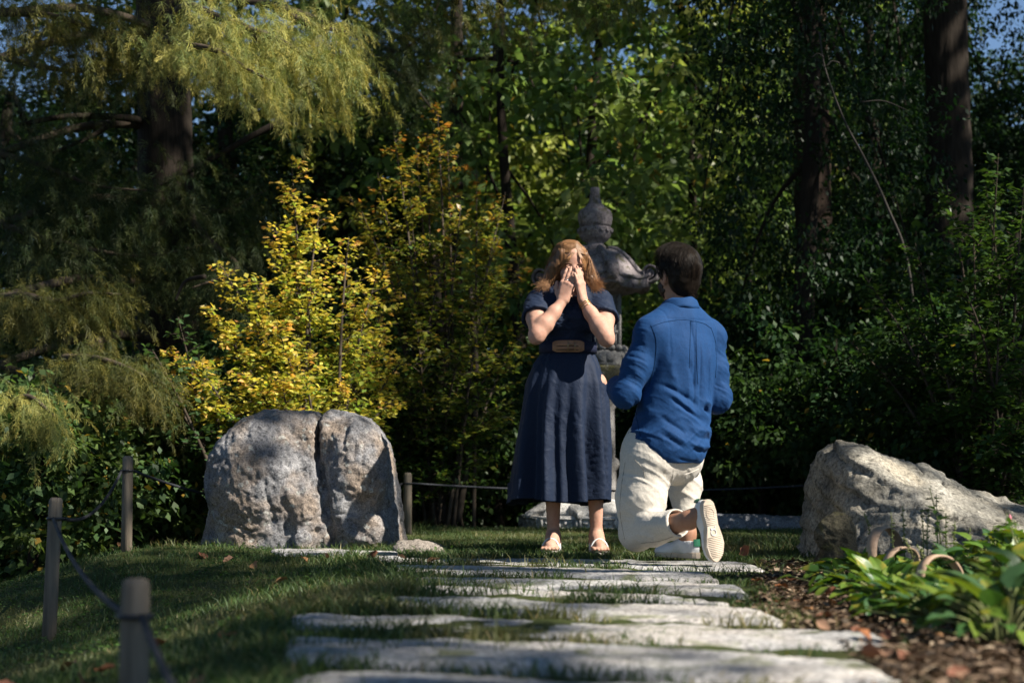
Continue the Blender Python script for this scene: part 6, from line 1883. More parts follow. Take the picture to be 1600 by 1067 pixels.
    def front_patch(a0, a1, z0, z1, off, th_, nm, mat, n=16, taper=0.0):
        a = np.linspace(a0, a1, n)
        zz0 = z0 + taper * np.array([abs(2 * i / (n - 1) - 1) ** 6 for i in range(n)]); zz1 = z1 - taper * np.array([abs(2 * i / (n - 1) - 1) ** 6 for i in range(n)])
        def ring(o, z): return np.stack([c[0] + (ra + o) * np.cos(a), c[1] + (rb + o) * np.sin(a), z], 1)
        V = np.stack([ring(off, zz0), ring(off + th_, zz0 + 0.001), ring(off + th_, zz1 - 0.001), ring(off, zz1)], 1).reshape(-1, 3)
        Fq = [tuple(q) for q in grid_faces(n, 4, True)] + [(0, 1, 2, 3), tuple(range((n - 1) * 4, n * 4))[::-1]]
        return obj(nm, V, Fq, mat, belt)
    def ang(px): return -math.acos(np.clip(((px - 887.5) * D0 / FPX) / (ra + 0.008), -1, 1))
    front_patch(ang(863), ang(911), bz0 - 0.002, bz1 + 0.003, 0.0080, 0.004, 'belt_plate', M_TAN, 20, 0.010)
    for dz in (0.33, 0.66):
        zc = bz0 + (bz1 - bz0) * dz
        front_patch(ang(872), ang(896), zc - 0.006, zc + 0.006, 0.0125, 0.003, 'strap', M_TAN, 10, 0.003)
        front_patch(ang(869), ang(902), zc - 0.0105, zc - 0.0068, 0.0125, 0.0018, 'slot', M_DARKLINE, 10)
        front_patch(ang(886), ang(893), zc - 0.0015, zc + 0.0015, 0.0156, 0.003, 'prong', M_BRASS, 4)
    front_patch(ang(885.5), ang(887), bz0, bz1, 0.0156, 0.003, 'buckle_bar', M_BRASS, 4)
    front_patch(ang(896), ang(897.5), bz0 + 0.006, bz1 - 0.006, 0.0126, 0.003, 'buckle_bar', M_BRASS, 4)
    # sandals
    for ax_, out in ((864.5, -0.16), (932, 0.10)):
        A = W(ax_, 845, 0.035); fd = nrm([out, -1, 0]); fs = np.array([-fd[1], fd[0], 0])
        g0 = float(ground(A[0], A[1] - 0.05)) + 0.006
        t = np.linspace(0, 1, 16)
        w = 0.030 + 0.012 * np.sin(t * math.pi * 0.9 + 0.1) ; w[0] *= 0.5; w[-1] *= 0.5
        cc = np.array([A[0], A[1], 0]) + fd * (-0.055 + 0.235 * t)[:, None]
        V = np.stack([cc - fs * w[:, None] + [0, 0, g0 + 0.015], cc + fs * w[:, None] + [0, 0, g0 + 0.015], cc + fs * w[:, None] + [0, 0, g0], cc - fs * w[:, None] + [0, 0, g0]], 1).reshape(-1, 3)
        Fq = [tuple(q) for q in grid_faces(16, 4, True)] + [(0, 1, 2, 3), tuple(range(60, 64))[::-1]]
        sd_ = obj('sandal', V, Fq, simple('sandal_sole', (0.30, 0.27, 0.24), None, 20, 0.7), root)
        for off, hh, hw in ((0.030, 0.104, 0.040), (0.105, 0.066, 0.046)):
            m = np.array([A[0], A[1], g0 + 0.008]) + fd * off
            u = np.linspace(0, math.pi, 14)
            C = m + np.cos(u)[:, None] * fs * hw + np.sin(u)[:, None] * np.array([0, 0, hh]) + np.sin(u)[:, None] * fd * -0.01
            V, F = tube(C, 0.0055, 6); V2 = V.copy(); obj('strap', V2, F, M_WHITE, sd_)
    # hair: base volume plus strands
    r = np.random.default_rng(8)
    f = Field((base[0] - 0.25, D0 - 0.22, 1.22), (base[0] + 0.25, D0 + 0.22, 1.68), 0.0045)
    f.ell(Hc + hu * 0.030 - hf * 0.016, (0.077, 0.092, 0.091), Rh, k=0.02)
    f.ell(W(889, 440, 0.065), (0.085, 0.05, 0.10), k=0.05)
    cl = [Hc - hr_ * 0.058 + hu * 0.06 + hf * 0.03, Hc - hr_ * 0.080 - hu * 0.01 + hf * 0.02, W(861, 434, -0.01), W(852, 451, -0.03)]
    cr = [Hc + hr_ * 0.058 + hu * 0.06 + hf * 0.03, Hc + hr_ * 0.080 - hu * 0.01 + hf * 0.02, W(922, 436, -0.01), W(930, 451, -0.03)]
    f.chain(cl, [0.028, 0.030, 0.032, 0.014], k=0.04); f.chain(cr, [0.026, 0.024, 0.026, 0.012], k=0.04)
    f.ell(Hc + hf * 0.110 - hu * 0.030, (0.057, 0.086, 0.094), Rh, k=0.02, op='s')
    V, F = f.mesh(2)
    V = V + vnormals(V, F) * (0.004 * ridged(V * np.array([60, 60, 9]), 2, 6))[:, None]
    k = sstep(1.40, 1.56, V[:, 2])[:, None]
    c = np.array([0.12, 0.06, 0.026]) * (1 - k) + np.array([0.11, 0.053, 0.022]) * k
    c = c * (1 + 0.35 * noise(V * np.array([90, 90, 8]), 9)[:, None])
    hair = obj('hair', V, F, M_HAIR_B, root, col=np.clip(c, 0.01, 1))
    part = Hc + hr_ * 0.012 + hu * 0.134 + hf * 0.0
    K = []
    def scalp(a, b): # a lateral angle, b forward angle
        return Hc - (hf * 0.6 + hu * 0.5) * 0.010 * float(sstep(0.35, 0.85, b)) + hu * 0.032 - hf * 0.014 + hr_ * 0.086 * math.sin(a) * math.cos(b * .5) + hu * 0.100 * math.cos(a) * math.cos(b) + hf * 0.102 * math.sin(b)
    for sg, tgt, cnt in ((-1, cl, 1500), (1, cr, 1350)):
        for _ in range(cnt):
            b = r.uniform(-0.9, 0.80) + r.normal(0, .04); a0 = 0.13 + r.normal(0, .06)
            p0 = scalp(a0, b); p1 = scalp(sg * (0.62 + r.normal(0, .06)) + 0.06, b * 0.80); p2 = scalp(sg * (1.15 + r.normal(0, .08)), b * 0.75 + 0.08 * r.normal())
            dep = b * 0.055
            q = tgt[2] + np.array([r.normal(0, .016) , -dep * 0.6 + r.normal(0, .012), r.normal(0, .01)])
            e = tgt[3] + np.array([sg * r.normal(0.012, .020) , -dep * 0.5 + r.normal(0, .018), r.normal(-0.002, .022)])
            p2 = p2 + hr_ * sg * 0.004
            K.append([p0, p1, p2, q + (p2 - q) * 0.45 + hr_ * sg * 0.006, q, e])
    for _ in range(700):   # locks falling from the parting over the sides of the forehead
        sg = r.choice([-1, 1]); tgt = cl if sg < 0 else cr; sp = r.uniform(0, 1)
        p0 = scalp(0.12 + r.normal(0, .05), 0.30 + 0.68 * sp)
        p1 = scalp(sg * (0.50 + r.normal(0, .05)) + 0.05, 0.55 + 0.42 * sp) + hf * 0.003
        p2 = scalp(sg * (0.98 + r.normal(0, .05)), 0.55 + 0.28 * sp) + hf * 0.003
        p3 = Hc + hr_ * sg * (0.074 + r.normal(0, .004)) - hu * (0.012 + r.normal(0, .008)) + hf * (0.046 + 0.008 * sp)
        q = tgt[2] + hf * 0.022 + r.normal(0, .009, 3); e = tgt[3] + hf * 0.012 + np.array([sg * r.normal(0, .015), r.normal(0, .012), r.normal(0.005, .02)])
        K.append([p0, p1, p2, p3, q, e])
    for _ in range(420):   # finer wisps across the forehead
        sg = r.choice([-1, 1], p=[0.6, 0.4]); tgt = cl if sg < 0 else cr; w = r.uniform(0, 1)
        p0 = scalp(0.10 + r.normal(0, .05), 0.72 + 0.22 * r.uniform())
        p1 = Hc + hr_ * sg * (0.020 + 0.020 * w) + hu * (0.058 - 0.006 * w) + hf * (0.0895 - 0.004 * w)
        p2 = Hc + hr_ * sg * (0.046 + 0.018 * w) + hu * (0.020 + r.normal(0, .006)) + hf * (0.086 - 0.016 * w)
        p3 = Hc + hr_ * sg * (0.070 + r.normal(0, .003)) - hu * 0.020 + hf * (0.060 - 0.010 * w)
        q = tgt[2] + hf * 0.028 + r.normal(0, .008, 3); e = tgt[3] + hf * 0.016 + np.array([sg * r.normal(0, .014), r.normal(0, .010), r.normal(0.005, .02)])
        K.append([p0, p1, p2, p3, q, e])
    for _ in range(300):   # back curtain
        a = r.uniform(-1.2, 1.2); p0 = scalp(a * .3, -0.5); p1 = scalp(a * .8, -1.1); q = W(889 + a * 26, 430, 0.105 - 0.03 * abs(a)); e = W(889 + a * 31, 456 + r.normal(0, 3), 0.09)
        K.append([p0, p0 * .5 + p1 * .5 - hf * 0.012, p1, p1 * .5 + q * .5, q, e])
    for _ in range(90):    # flyaways and curled ends
        sg = r.choice([-1, 1]); tgt = cl if sg < 0 else cr
        p2 = tgt[1] + r.normal(0, .012, 3); q = tgt[2] + r.normal(0, .018, 3); e = tgt[3] + np.array([sg * r.uniform(0.0, 0.055), r.normal(0, .02), r.uniform(-.01, .03)])
        K.append([tgt[0] + r.normal(0, .01, 3), tgt[0] * .5 + p2 * .5, p2, p2 * .5 + q * .5, q, e])
    K = np.array(K)
    Pp = catmull_many(K, 11)
    Pp = Pp + 0.004 * np.stack([noise(Pp * 22 + i * 9, 30 + i) for i in range(3)], -1)
    nst = len(Pp); tone = r.uniform(0, 1, nst)[:, None, None]; tt = np.linspace(0, 1, 11)[None, :, None]
    col = (np.array([0.085, 0.038, 0.016]) * (1 - tone) + np.array([0.36, 0.185, 0.078]) * tone) * (0.8 + 0.55 * tt)
    strands('hair_strands', Pp, 0.0012, np.clip(col, 0, .9), M_HAIR_B, hair)
build_woman()

def shoe(root, name, heel, yd, zd, toe_twist=0.0, L=0.285, detail=True):
    yd = nrm(yd); zd = nrm(np.asarray(zd, float) - yd * (np.asarray(zd) @ yd)); xd = np.cross(yd, zd)
    R = np.stack([xd, yd, zd], 1)
    t = np.linspace(0, 1, 40)
    def half(t): 
        w = np.interp(t, [0, .06, .2, .42, .62, .74, .88, .96, 1.0], [.014, .028, .034, .030, .042, .046, .037, .022, .006]); return w
    cxo = np.interp(t, [0, .2, .45, .7, 1], [0, 0, .002, .0, -.006])
    w = half(t)
    def outline(sc, z): return np.stack([cxo - w * sc, t * L, np.full(40, z)], 1), np.stack([cxo + w * sc, t * L, np.full(40, z)], 1)
    rows = []
    for sc, z in ((0.90, 0.0), (1.0, 0.004), (1.03, 0.015), (1.0, 0.028), (0.8, 0.030)):
        l, r_ = outline(sc, z); rows.append(np.concatenate([l, r_[::-1]]))
    V = np.concatenate(rows); F = [tuple(q) for q in grid_faces(5, 80, True)]
    F += [(i, i + 1, 80 - 2 - i, 80 - 1 - i) for i in range(39)]
    F = [tuple(reversed(q)) for q in F]
    so_ = obj(name, np.asarray(heel) + V @ R.T, F, M_RUBBER, root, smooth=False)
    tag(so_)
    f = Field((-0.075, -0.03, 0.0), (0.075, L + 0.02, 0.15), 0.0032)
    f.ell((0, 0.062, 0.05), (0.036, 0.060, 0.075), k=0.02)
    f.cone((0, 0.10, 0.055), (-0.003, 0.22, 0.028), 0.036, 0.026, k=0.03)
    f.ell((-0.002, 0.205, 0.026), (0.044, 0.072, 0.034), k=0.03)
    f.cut(lambda X, Y, Z: 0.022 - Z + 0 * X * Y)
    f.cut(lambda X, Y, Z: Z - (0.082 + 0.35 * np.abs(Y - 0.055) * (Y < 0.055) + 0.18 * np.maximum(Y - 0.055, 0)) + 0 * X)
    f.ell((0, 0.055, 0.105), (0.030, 0.048, 0.05), k=0.006, op='s')
    V, F = f.mesh(1)
    V = V + vnormals(V, F) * (0.0012 * ridged(V * np.array([30, 60, 40]), 2, 3))[:, None]
    up = obj('shoe_upper', np.asarray(heel) + V @ R.T, F, M_WHITE, so_)
    # heel tab, tongue, laces
    a = np.linspace(-1.9, -1.24, 7) 
    Vh = []
    for i, q in enumerate(np.linspace(-0.62, 0.62, 9)):
        for z in (0.058, 0.092): Vh.append((0.0365 * math.sin(q) * (1 if z < .06 else .93), 0.062 - 0.0625 * math.cos(q) * (1 if z < .06 else .97), z))
    V = np.array(Vh); Vo = V.copy(); Vo[:, :2] += np.stack([V[:, 0] * 0.06, -0.004 + 0 * V[:, 0]], 1)
    obj('heel_tab', np.asarray(heel) + np.concatenate([V, Vo]) @ R.T, np.concatenate([grid_faces(9, 2), grid_faces(9, 2)[:, ::-1] + 18]), M_GREEN, so_)
    for k in range(6):
        y = 0.115 + k * 0.015; zz = 0.088 - k * 0.0062
        C = np.array([(-0.026, y, zz - 0.014), (-0.012, y + 0.003, zz + 0.003), (0.012, y + 0.003, zz + 0.003), (0.026, y, zz - 0.014)])
        V, F = tube(bez(C, 10), 0.0028, 5); obj('lace', np.asarray(heel) + V @ R.T, F, M_WHITE, so_)
    if detail:
        parts = []
        for k in range(30):
            tt = 0.08 + k * 0.029
            if 0.40 < tt < 0.60: continue
            ww = float(half(tt)) * 0.80
            parts.append(boxm((0, tt * L, -0.0008), (ww, 0.0016, 0.0010)))
        V, F = merge(parts); obj('tread', np.asarray(heel) + V @ R.T, F, M_RUBBER, so_, smooth=False, kind='stuff')
        # moulded mark in the middle of the sole: a ring and a curl above it
        th = np.linspace(0, 2 * math.pi, 25)
        V, F = tube(np.stack([0.013 * np.cos(th), 0.53 * L + 0.013 * np.sin(th), -0.001 + 0 * th], 1), 0.0020, 5, False); obj('mark', np.asarray(heel) + V @ R.T, F, M_WHITE, so_)
        V, F = tube(bez([(-0.010, 0.445 * L, -0.001), (-0.010, 0.475 * L, -0.001), (0.006, 0.475 * L, -0.001), (0.010, 0.45 * L, -0.001), (0.012, 0.43 * L, -0.001)], 14), 0.0020, 5); obj('mark', np.asarray(heel) + V @ R.T, F, M_WHITE, so_)
        th = np.linspace(0, 2 * math.pi, 25)
        V, F = tube(np.stack([0.018 * np.cos(th), 0.22 * L + 0.024 * np.sin(th), -0.001 + 0 * th], 1), 0.0018, 5, False); obj('mark', np.asarray(heel) + V @ R.T, F, M_RUBBER, so_)
    return so_

def build_man():
    D0 = 7.85
    def M(px, py, dy=0.0): return P(px, py, D0 + dy)
    yaw = math.radians(37); Rm = rotz(yaw); r_ = Rm[:, 0]; fw = Rm[:, 1]; UP = np.array([0, 0, 1.0])
    base = M(1035, 862); base[2] = 0.03
    root = empty('person', base, 'dark-haired man in blue shirt and cream trousers kneeling on one knee, back turned', 'person')
    Hm = M(1060, 429, 0.02)
    hf = nrm([-0.52, 0.85, 0.10]); hr_ = nrm(np.cross(hf, UP)); hu = np.cross(hr_, hf); Rh = np.stack([hr_, hf, hu], 1)
    knL, anL = M(994, 834, -0.03), M(1077, 812, -0.355)
    knR, anR = M(1068, 712, 0.42), M(1074, 834, 0.36)
    lh, rh = M(1010, 722, -0.05), M(1062, 722, 0.06)
    shL, shR = M(1017, 519, -0.10), M(1109, 528, 0.11)
    elL, elR = M(977, 616, -0.12), M(1120, 622, 0.09)
    wrL, wrR = M(965, 604, 0.13), M(1070, 600, 0.36)
    # body: one continuous figure under the clothes
    f = Field((base[0] - 0.32, D0 - 0.52, -0.02), (base[0] + 0.42, D0 + 0.60, 1.46), 0.0056)
    f.ell(Hm + hu * 0.028 - hf * 0.006, (0.078, 0.098, 0.094), Rh, k=0.02)
    f.ell(Hm - hu * 0.035 + hf * 0.026, (0.064, 0.072, 0.086), Rh, k=0.03)
    f.ell(Hm - hu * 0.104 + hf * 0.068, (0.026, 0.022, 0.02), Rh, k=0.03)
    f.cone(Hm + hf * 0.094 + hu * 0.0, Hm + hf * 0.118 - hu * 0.038, 0.009, 0.014, k=0.012)
    for sg in (-1, 1):
        f.ell(Hm + hr_ * sg * 0.033 + hf * 0.100, (0.018, 0.012, 0.012), Rh, k=0.014, op='s')
        f.ell(Hm + hr_ * sg * 0.032 + hf * 0.086, (0.0135, 0.0135, 0.011), Rh, k=0.004)
        ec = Hm + hr_ * sg * 0.080 - hu * 0.018 - hf * 0.004
        Re = Rh @ np.array([[math.cos(.5 * sg), -math.sin(.5 * sg), 0], [math.sin(.5 * sg), math.cos(.5 * sg), 0], [0, 0, 1]])
        f.ell(ec, (0.009, 0.019, 0.033), Re, k=0.008); f.ell(ec + hr_ * sg * 0.009 + hf * 0.004, (0.006, 0.011, 0.020), Re, k=0.006, op='s')
    f.ell(Hm + hf * 0.094 - hu * 0.070, (0.024, 0.010, 0.012), Rh, k=0.008)
    f.cone(M(1062, 492, 0.0), Hm - hu * 0.055 - hf * 0.012, 0.062, 0.056, k=0.04)
    f.ell(M(1058, 570, 0), (0.19, 0.115, 0.22), Rm, k=0.05); f.ell(M(1040, 690, 0), (0.15, 0.12, 0.2), Rm, k=0.06)
    for S_, E, Wr in ((shL, elL, wrL), (shR, elR, wrR)):
        f.chain([S_, E], [0.055, 0.042], k=0.03); f.chain([E, E * .65 + Wr * .35, Wr], [0.042, 0.044, 0.029], k=0.02)
    for hp, kn, an in ((lh, knL, anL), (rh, knR, anR)):
        f.chain([hp, kn], [0.09, 0.058], k=0.04); f.chain([kn, kn * .65 + an * .35, an], [0.056, 0.056, 0.038], k=0.03)
    hand(f, wrL, wrL - elL + np.array([0.02, 0.05, 0.02]), (-0.3, -0.2, 1.0), (1, 0, 0), 1.1, (0.35, 0.4, 0.4, 0.45), 0.01)
    hand(f, wrR, wrR - elR, (0.3, 0.2, 1.0), (-1, 0, 0), 1.1, (0.35, 0.4, 0.4, 0.45), 0.01)
    # heel and foot cores inside the shoes
    sdir = nrm([0.62, -0.78, 0.02])
    heelL = M(1106, 781, -0.445); toeL = M(1121, 866, -0.42); zdL = nrm(np.array([-0.40, 0.90, 0.0]))
    f.chain([anL, heelL + zdL * 0.055 + nrm(toeL - heelL) * 0.05], [0.037, 0.034], k=0.03)
    gR = float(ground(anR[0], anR[1])) + 0.012
    heelR = np.array([anR[0], anR[1], gR]) - fw * 0.075
    f.chain([anR, np.array([anR[0], anR[1], gR + 0.07])], [0.038, 0.036], k=0.03)
    V, F = f.mesh(1)
    body = obj('body', V, F, M_SKIN2, root)

    # trousers
    f = Field((base[0] - 0.30, D0 - 0.46, -0.02), (base[0] + 0.36, D0 + 0.62, 0.72), 0.0050)
    f.ell(M(1033, 700, 0), (0.186, 0.150, 0.16), Rm, k=0.03)
    f.chain([lh + np.array([0, 0, 0.0]), lh * .5 + knL * .5, knL], [0.112, 0.102, 0.073], k=0.06)
    f.chain([knL, knL * .68 + anL * .32, anL], [0.073, 0.070, 0.060], k=0.035)
    f.chain([rh, rh * .4 + knR * .6, knR], [0.100, 0.090, 0.076], k=0.06)
    f.chain([knR, knR * .6 + anR * .4, anR], [0.080, 0.073, 0.046], k=0.04)
    u = nrm(anL - knL); c0 = knL + (anL - knL) * 0.80
    f.cut(lambda X, Y, Z: np.where(Y < D0 - 0.16, (X - c0[0]) * u[0] + (Y - c0[1]) * u[1] + (Z - c0[2]) * u[2], np.float32(-1)))
    f.cone(c0 - u * 0.05, c0 + u * 0.05, 0.052, 0.0595, k=0.003, op='s')
    zc = anR[2] + 0.045
    f.cut(lambda X, Y, Z: np.where(Y > D0 + 0.22, zc - Z + 0 * X, np.float32(-1)))
    # flatten the knee on the ground
    f.cut(lambda X, Y, Z: 0.022 - Z + 0 * X + 0 * Y)
    V, F = f.mesh(2)
    n = vnormals(V, F)
    q = V - M(1030, 760)
    creaseA = ridged(np.stack([q @ r_ * 5 + q[:, 2] * 4, q @ fw * 4, q[:, 2] * 15 + (q @ r_) * 9], 1), 2, 7)
    nearcrotch = np.exp(-((V[:, 2] - M(1030, 752)[2]) / 0.10) ** 2)
    kneef = np.exp(-((V[:, 2] - 0.15) / 0.09) ** 2)
    V = V + n * (0.0065 * creaseA * (0.35 + 0.9 * nearcrotch + 0.9 * kneef) + 0.003 * fbm(V * 28, 3, 9))[:, None]
    tr = obj('trousers', V, F, M_CHINO, root)
    M_SEAM = simple('trouser_seam', (0.27, 0.245, 0.205), None, 40, 0.9, 0.1)
    for ln in ([(977, 722), (971, 762), (969, 800), (976, 842)], [(1052, 734), (1050, 750), (1043, 766)], [(990, 716), (1004, 732), (1008, 746)], [(1002, 848), (1030, 845), (1052, 838)], [(1058, 796), (1062, 812), (1060, 838)]):
        C = surf_line(V, F, ln); Vs, Fs = tube(C, 0.0013, 5); obj('seam', Vs, Fs, M_SEAM, tr)
    V, F = tube(bez([M(1068, 742, -0.10), M(1082, 737, -0.08), M(1092, 732, -0.05)], 8), 0.002, 5); obj('pocket_edge', V, F, M_CHINO, tr)

    # shirt
    f = Field((base[0] - 0.34, D0 - 0.36, 0.34), (base[0] + 0.42, D0 + 0.56, 1.34), 0.0052)
    f.ell(M(1062, 560, 0.0), (0.188, 0.134, 0.22), Rm, k=0.04)
    f.ell(M(1053, 640, 0.0), (0.184, 0.142, 0.20), Rm, k=0.08)
    f.ell(M(1043, 694, -0.005), (0.196, 0.164, 0.16), Rm, k=0.07)
    f.cone(shL, M(1060, 505, 0), 0.062, 0.080, k=0.05); f.cone(shR, M(1064, 505, 0), 0.062, 0.080, k=0.05)
    f.cone(shL, M(1061, 486, 0.0), 0.060, 0.062, k=0.06); f.cone(shR, M(1063, 486, 0.0), 0.058, 0.062, k=0.06)
    f.chain([shL, shL * .45 + elL * .55, elL], [0.064, 0.059, 0.055], k=0.035)
    f.chain([elL, elL * .4 + wrL * .6, wrL], [0.060, 0.056, 0.046], k=0.03)
    f.chain([shR, shR * .45 + elR * .55, elR], [0.064, 0.060, 0.055], k=0.03)
    f.chain([elR, elR * .4 + wrR * .6, wrR], [0.058, 0.054, 0.045], k=0.03)
    # curved shirt tails
    hz = M(1050, 724)[2]
    c = M(1045, 700, 0)
    def hem(X, Y, Z):
        a = (X - c[0]) * r_[0] + (Y - c[1]) * r_[1]      # across the back, + to his right
        b = (X - c[0]) * fw[0] + (Y - c[1]) * fw[1]      # + to the front
        lift = 0.062 * np.exp(-((np.abs(a) - 0.19) / 0.055) ** 2) * np.exp(-(b / 0.11) ** 2) + 0.020 * np.clip(b / 0.15, 0, 1)
        return hz + lift - Z
    f.cut(hem)
    f.ell(M(1062, 452, 0.0), (0.062, 0.062, 0.12), Rm, k=0.01, op='s')
    V, F = f.mesh(2)
    n = vnormals(V, F)
    a = (V - c) @ r_; b = (V - c) @ fw; z = V[:, 2]
    zw = M(1050, 655)[2]
    back = sstep(0.02, -0.06, b)
    wst = np.exp(-((z - zw) / 0.13) ** 2)
    ang0 = np.arctan2(a, -b); arc = ang0 * 0.19                     # distance round the body from the spine
    disp = 0 * z
    warp = 0.012 * fbm(V * 7, 2, 91)
    # slack of cloth above the hem: (px, py) -> (px, py), width m, depth m
    for (x0, y0, x1, y1, wd, am) in [(1004, 598, 1060, 634, .012, -.013), (1060, 634, 1112, 646, .013, -.017), (1010, 622, 1075, 660, .011, -.011), (1075, 662, 1116, 668, .010, -.010), (1000, 648, 1040, 680, .010, -.010), (1045, 680, 1110, 684, .011, -.012), (1000, 676, 1032, 700, .009, -.009), (1040, 702, 1104, 704, .010, -.010), (1020, 715, 1070, 722, .008, -.007),
                                      (1062, 622, 1110, 632, .016, .016), (1010, 612, 1062, 650, .013, .010), (1040, 668, 1112, 674, .014, .013), (1000, 664, 1040, 694, .012, .009), (1030, 692, 1108, 695, .013, .011), (1078, 540, 1086, 622, .009, .009), (1096, 545, 1100, 620, .012, -.010), (1110, 560, 1116, 640, .011, .008), (1040, 560, 1052, 615, .013, -.007), (1018, 560, 1026, 600, .012, .006)]:
        p0 = M(x0, y0); p1 = M(x1, y1)
        q0 = np.array([(p0[0] - c[0]) / 0.86, p0[2]]); q1 = np.array([(p1[0] - c[0]) / 0.86, p1[2]])
        e = q1 - q0; L = np.linalg.norm(e); e = e / L; nr = np.array([-e[1], e[0]])
        q = np.stack([a, z], 1) - q0
        u = q @ e / L; w_ = (q @ nr) + warp + 0.010 * np.sin(u * 3.0)
        disp += back * am * 0.80 * np.exp(-np.abs(w_ / wd) ** 1.5) * np.exp(-np.maximum(np.abs(u - 0.5) - 0.22, 0) ** 2 / 0.03) * sstep(0.185, 0.11, np.abs(a))
    cr = np.clip(ridged(np.stack([a * 5 - z * 4, b * 5, z * 16 + a * 10], 1), 2, 15), 0, 1) ** 1.5
    disp += 0.010 * cr * np.exp(-((z - zw + 0.03) / 0.13) ** 2) + 0.006 * np.clip(ridged(np.stack([a * 7, b * 7, z * 22 - a * 16], 1), 2, 55), 0, 1) ** 1.5 * np.exp(-((z - zw + 0.06) / 0.10) ** 2)
    # long drapes down from the shoulder blades
    s3 = ridged(np.stack([a * 11 + 0.8 * z, b * 4, z * 1.6], 1), 2, 25)
    disp += 0.006 * s3 * sstep(zw - 0.05, zw + 0.12, z) * back * sstep(1.22, 1.05, z)
    # sleeve wrinkles
    arm = sstep(0.17, 0.215, np.abs(a - 0.0)) 
    disp += 0.007 * ridged(np.stack([a * 6, b * 6, z * 24 + a * 14], 1), 3, 35) * arm
    disp += 0.0010 * fbm(V * 30, 3, 45)
    # box pleat and yoke seam
    a0 = 0.012
    zy = M(1080, 503)[2]
    pleat = np.exp(-((a - a0) / 0.006) ** 2) + np.exp(-((a - a0 - 0.036) / 0.006) ** 2)
    disp += back * (-0.0038 * pleat + 0.003 * np.exp(-((a - a0 - 0.018) / 0.014) ** 2)) * sstep(zy, zy - 0.02, z) * sstep(zw, zw + 0.12, z)
    disp += back * -0.0022 * np.exp(-((z - zy - 0.10 * np.abs(a) ** 1.5) / 0.0045) ** 2) * sstep(0.2, 0.17, np.abs(a))
    # armhole seams
    for S_, nx in ((shL, -1), (shR, 1)):
        pl = (V - S_) @ (r_ * nx) + 0.035 - 0.25 * (S_[2] - 0.05 - z) * 0
        near = np.linalg.norm(V - S_, axis=1)
        disp += -0.0022 * np.exp(-(pl / 0.0045) ** 2) * sstep(0.19, 0.14, near)
    V = V + n * disp[:, None]
    sh = obj('shirt', V, F, M_DENIM, root)
    M_STITCH = simple('shirt_seam', (0.002, 0.020, 0.065), None, 60, 0.9, 0.1)
    for ln in ([(1016, 511), (1040, 503), (1070, 500), (1098, 505), (1111, 513)], [(1017, 508), (1025, 532), (1023, 568), (1014, 604)], [(1111, 512), (1120, 545), (1118, 590)], [(1079, 501), (1078, 540), (1077, 575)], [(1087, 501), (1088, 550), (1090, 600)], [(1079, 502), (1083, 503), (1087, 502)], [(992, 640), (998, 668), (1003, 692)]):
        C = surf_line(V, F, ln); Vs, Fs = tube(C, 0.0013, 5); obj('seam', Vs, Fs, M_STITCH, sh)
    # collar: stand and folded leaf round the neck
    nc = M(1061, 480, 0.0); th = np.linspace(0, 2 * math.pi, 49)[:-1]
    rows = []
    tilt = 0.16
    for rr, dz in ((0.072, -0.020), (0.070, 0.012), (0.071, 0.026), (0.076, 0.029), (0.083, 0.022), (0.094, -0.010), (0.097, -0.024), (0.092, -0.024)):
        x = rr * 1.02 * np.cos(th); y = rr * 0.98 * np.sin(th)
        w = 0.003 * np.sin(5 * th + rr * 200)
        rows.append(nc + x[:, None] * r_ + y[:, None] * fw + np.stack([0 * th, 0 * th, dz - tilt * y + w], 1))
    obj('collar', np.concatenate(rows), grid_faces(len(rows), 48, True), M_DENIM, sh)
    # sleeve cuffs
    for E, Wr in ((elL, wrL), (elR, wrR)):
        u = nrm(Wr - E); p = E + (Wr - E) * 0.80
        a1 = nrm(np.cross(u, UP)); a2 = np.cross(u, a1); t2 = np.linspace(0, 2 * math.pi, 25)[:-1]
        rws = [p + u * k + rr * (np.cos(t2)[:, None] * a1 + np.sin(t2)[:, None] * a2) for k, rr in ((-0.03, 0.050), (-0.03, 0.058), (0.03, 0.056), (0.03, 0.046))]
        obj('cuff', np.concatenate(rws), grid_faces(4, 24, True), M_DENIM, sh)
    # hair and beard
    rg = np.random.default_rng(18)
    f = Field(Hm - 0.16, Hm + 0.17, 0.0042)
    f.ell(Hm + hu * 0.040 - hf * 0.012, (0.092, 0.110, 0.102), Rh, k=0.02)
    f.ell(Hm - hu * 0.030 - hf * 0.055, (0.074, 0.058, 0.085), Rh, k=0.04)
    f.ell(Hm + hu * 0.100 + hf * 0.045, (0.065, 0.06, 0.040), Rh, k=0.04)
    f.ell(Hm + hf * 0.115 - hu * 0.035, (0.085, 0.085, 0.092), Rh, k=0.015, op='s')
    for sg in (-1, 1): f.ell(Hm + hr_ * sg * 0.092 - hu * 0.025 + hf * 0.008, (0.030, 0.036, 0.050), Rh, k=0.012, op='s')
    V, F = f.mesh(2)
    q = (V - Hm) @ Rh
    V = V + vnormals(V, F) * (0.0025 * ridged(np.stack([q[:, 0] * 40, q[:, 1] * 14, q[:, 2] * 14], 1), 2, 6))[:, None]
    cbase = np.array([0.008, 0.006, 0.0045]) * (1 + 0.3 * noise(V * 60, 3)[:, None])
    hair = obj('hair', V, F, M_HAIR_D, root, col=np.clip(cbase, 0.002, 1))
    Vh = V
    NS = 3600
    idx = rg.choice(len(Vh), NS)
    nn = vnormals(V, F)[idx]; p0 = Vh[idx]
    ql = (p0 - Hm) @ Rh
    lock = noise(ql * np.array([22, 12, 12]), 5)[:, None]
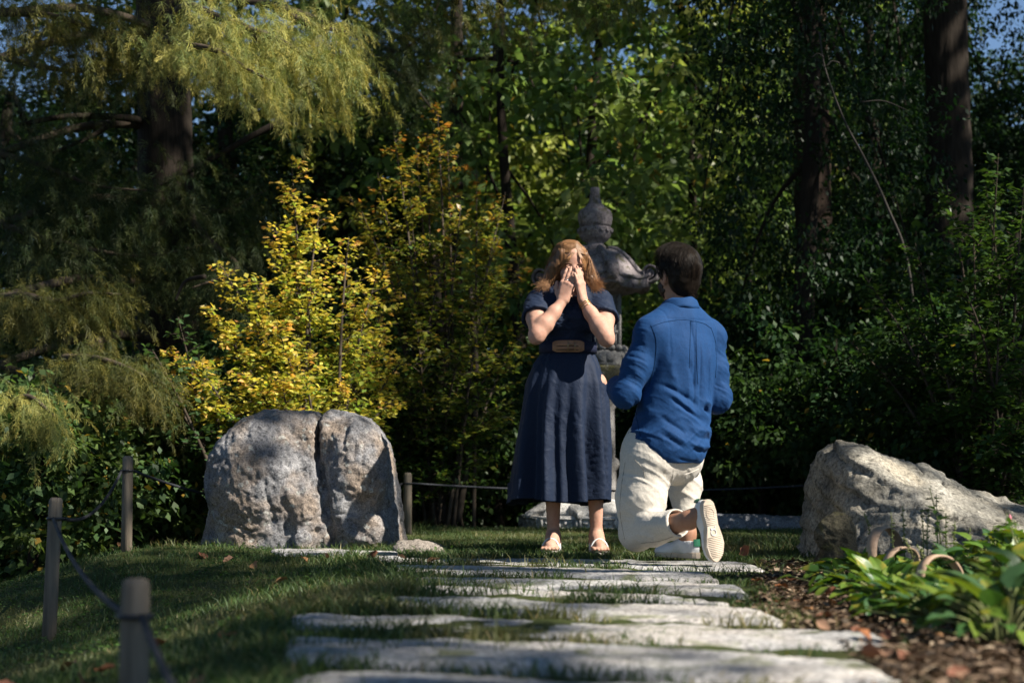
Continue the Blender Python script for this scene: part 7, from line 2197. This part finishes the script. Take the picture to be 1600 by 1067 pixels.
    flow = -hf * 0.55 - hu * 0.85 + rg.normal(0, .10, (NS, 3)) + hr_ * lock * 0.55
    top = sstep(0.05, 0.115, ql[:, 2])[:, None]
    flow = flow + top * (hf * 0.25 - hr_ * 0.6 + hu * 0.5)
    flow = nrm(flow - nn * (flow * nn).sum(1, keepdims=True))
    ln = rg.uniform(0.035, 0.075, (NS, 1))
    cen = Hm + hu * 0.02
    def onto(p, lift):
        w = p - cen; return cen + w / np.linalg.norm(w, axis=1, keepdims=True) * (np.linalg.norm(p0 - cen, axis=1, keepdims=True) + lift)
    K = np.stack([p0 - nn * 0.003, onto(p0 + flow * ln * 0.35, 0.003 + 0.003 * lock), onto(p0 + flow * ln * 0.7, 0.003 + 0.004 * lock), onto(p0 + flow * ln, 0.001 + rg.uniform(0, .006, (NS, 1)))], 1)
    Pp = catmull_many(K, 6)
    tone = np.clip(0.45 + 0.5 * lock + rg.normal(0, .25, (NS, 1)), 0, 1) ** 2
    strands('hair_strands', Pp, 0.0009, np.array([0.006, 0.0045, 0.0035]) * (1 - tone) + np.array([0.034, 0.023, 0.016]) * tone, M_HAIR_D, hair)
    f = Field(Hm - 0.16, Hm + 0.16, 0.0045)
    f.ell(Hm - hu * 0.062 + hf * 0.034, (0.068, 0.070, 0.062), Rh, k=0.02)
    f.cut(lambda X, Y, Z: (X - Hm[0]) * hu[0] + (Y - Hm[1]) * hu[1] + (Z - Hm[2]) * hu[2] + 0.030 + 0 * X)
    f.cut(lambda X, Y, Z: -((X - Hm[0]) * hf[0] + (Y - Hm[1]) * hf[1] + (Z - Hm[2]) * hf[2]) - 0.004)
    V, F = f.mesh(1)
    V = V + vnormals(V, F) * (0.004 * noise(V * 110, 3))[:, None]
    obj('beard', V, F, M_HAIR_D, root, col=np.tile([0.03, 0.019, 0.013], (len(V), 1)))
    # shoes
    shoe(root, 'shoe', heelL, toeL - heelL, zdL, L=0.27)
    shoe(root, 'shoe', heelR, fw + np.array([0.0, -0.1, 0]), UP, L=0.275, detail=False)
build_man()
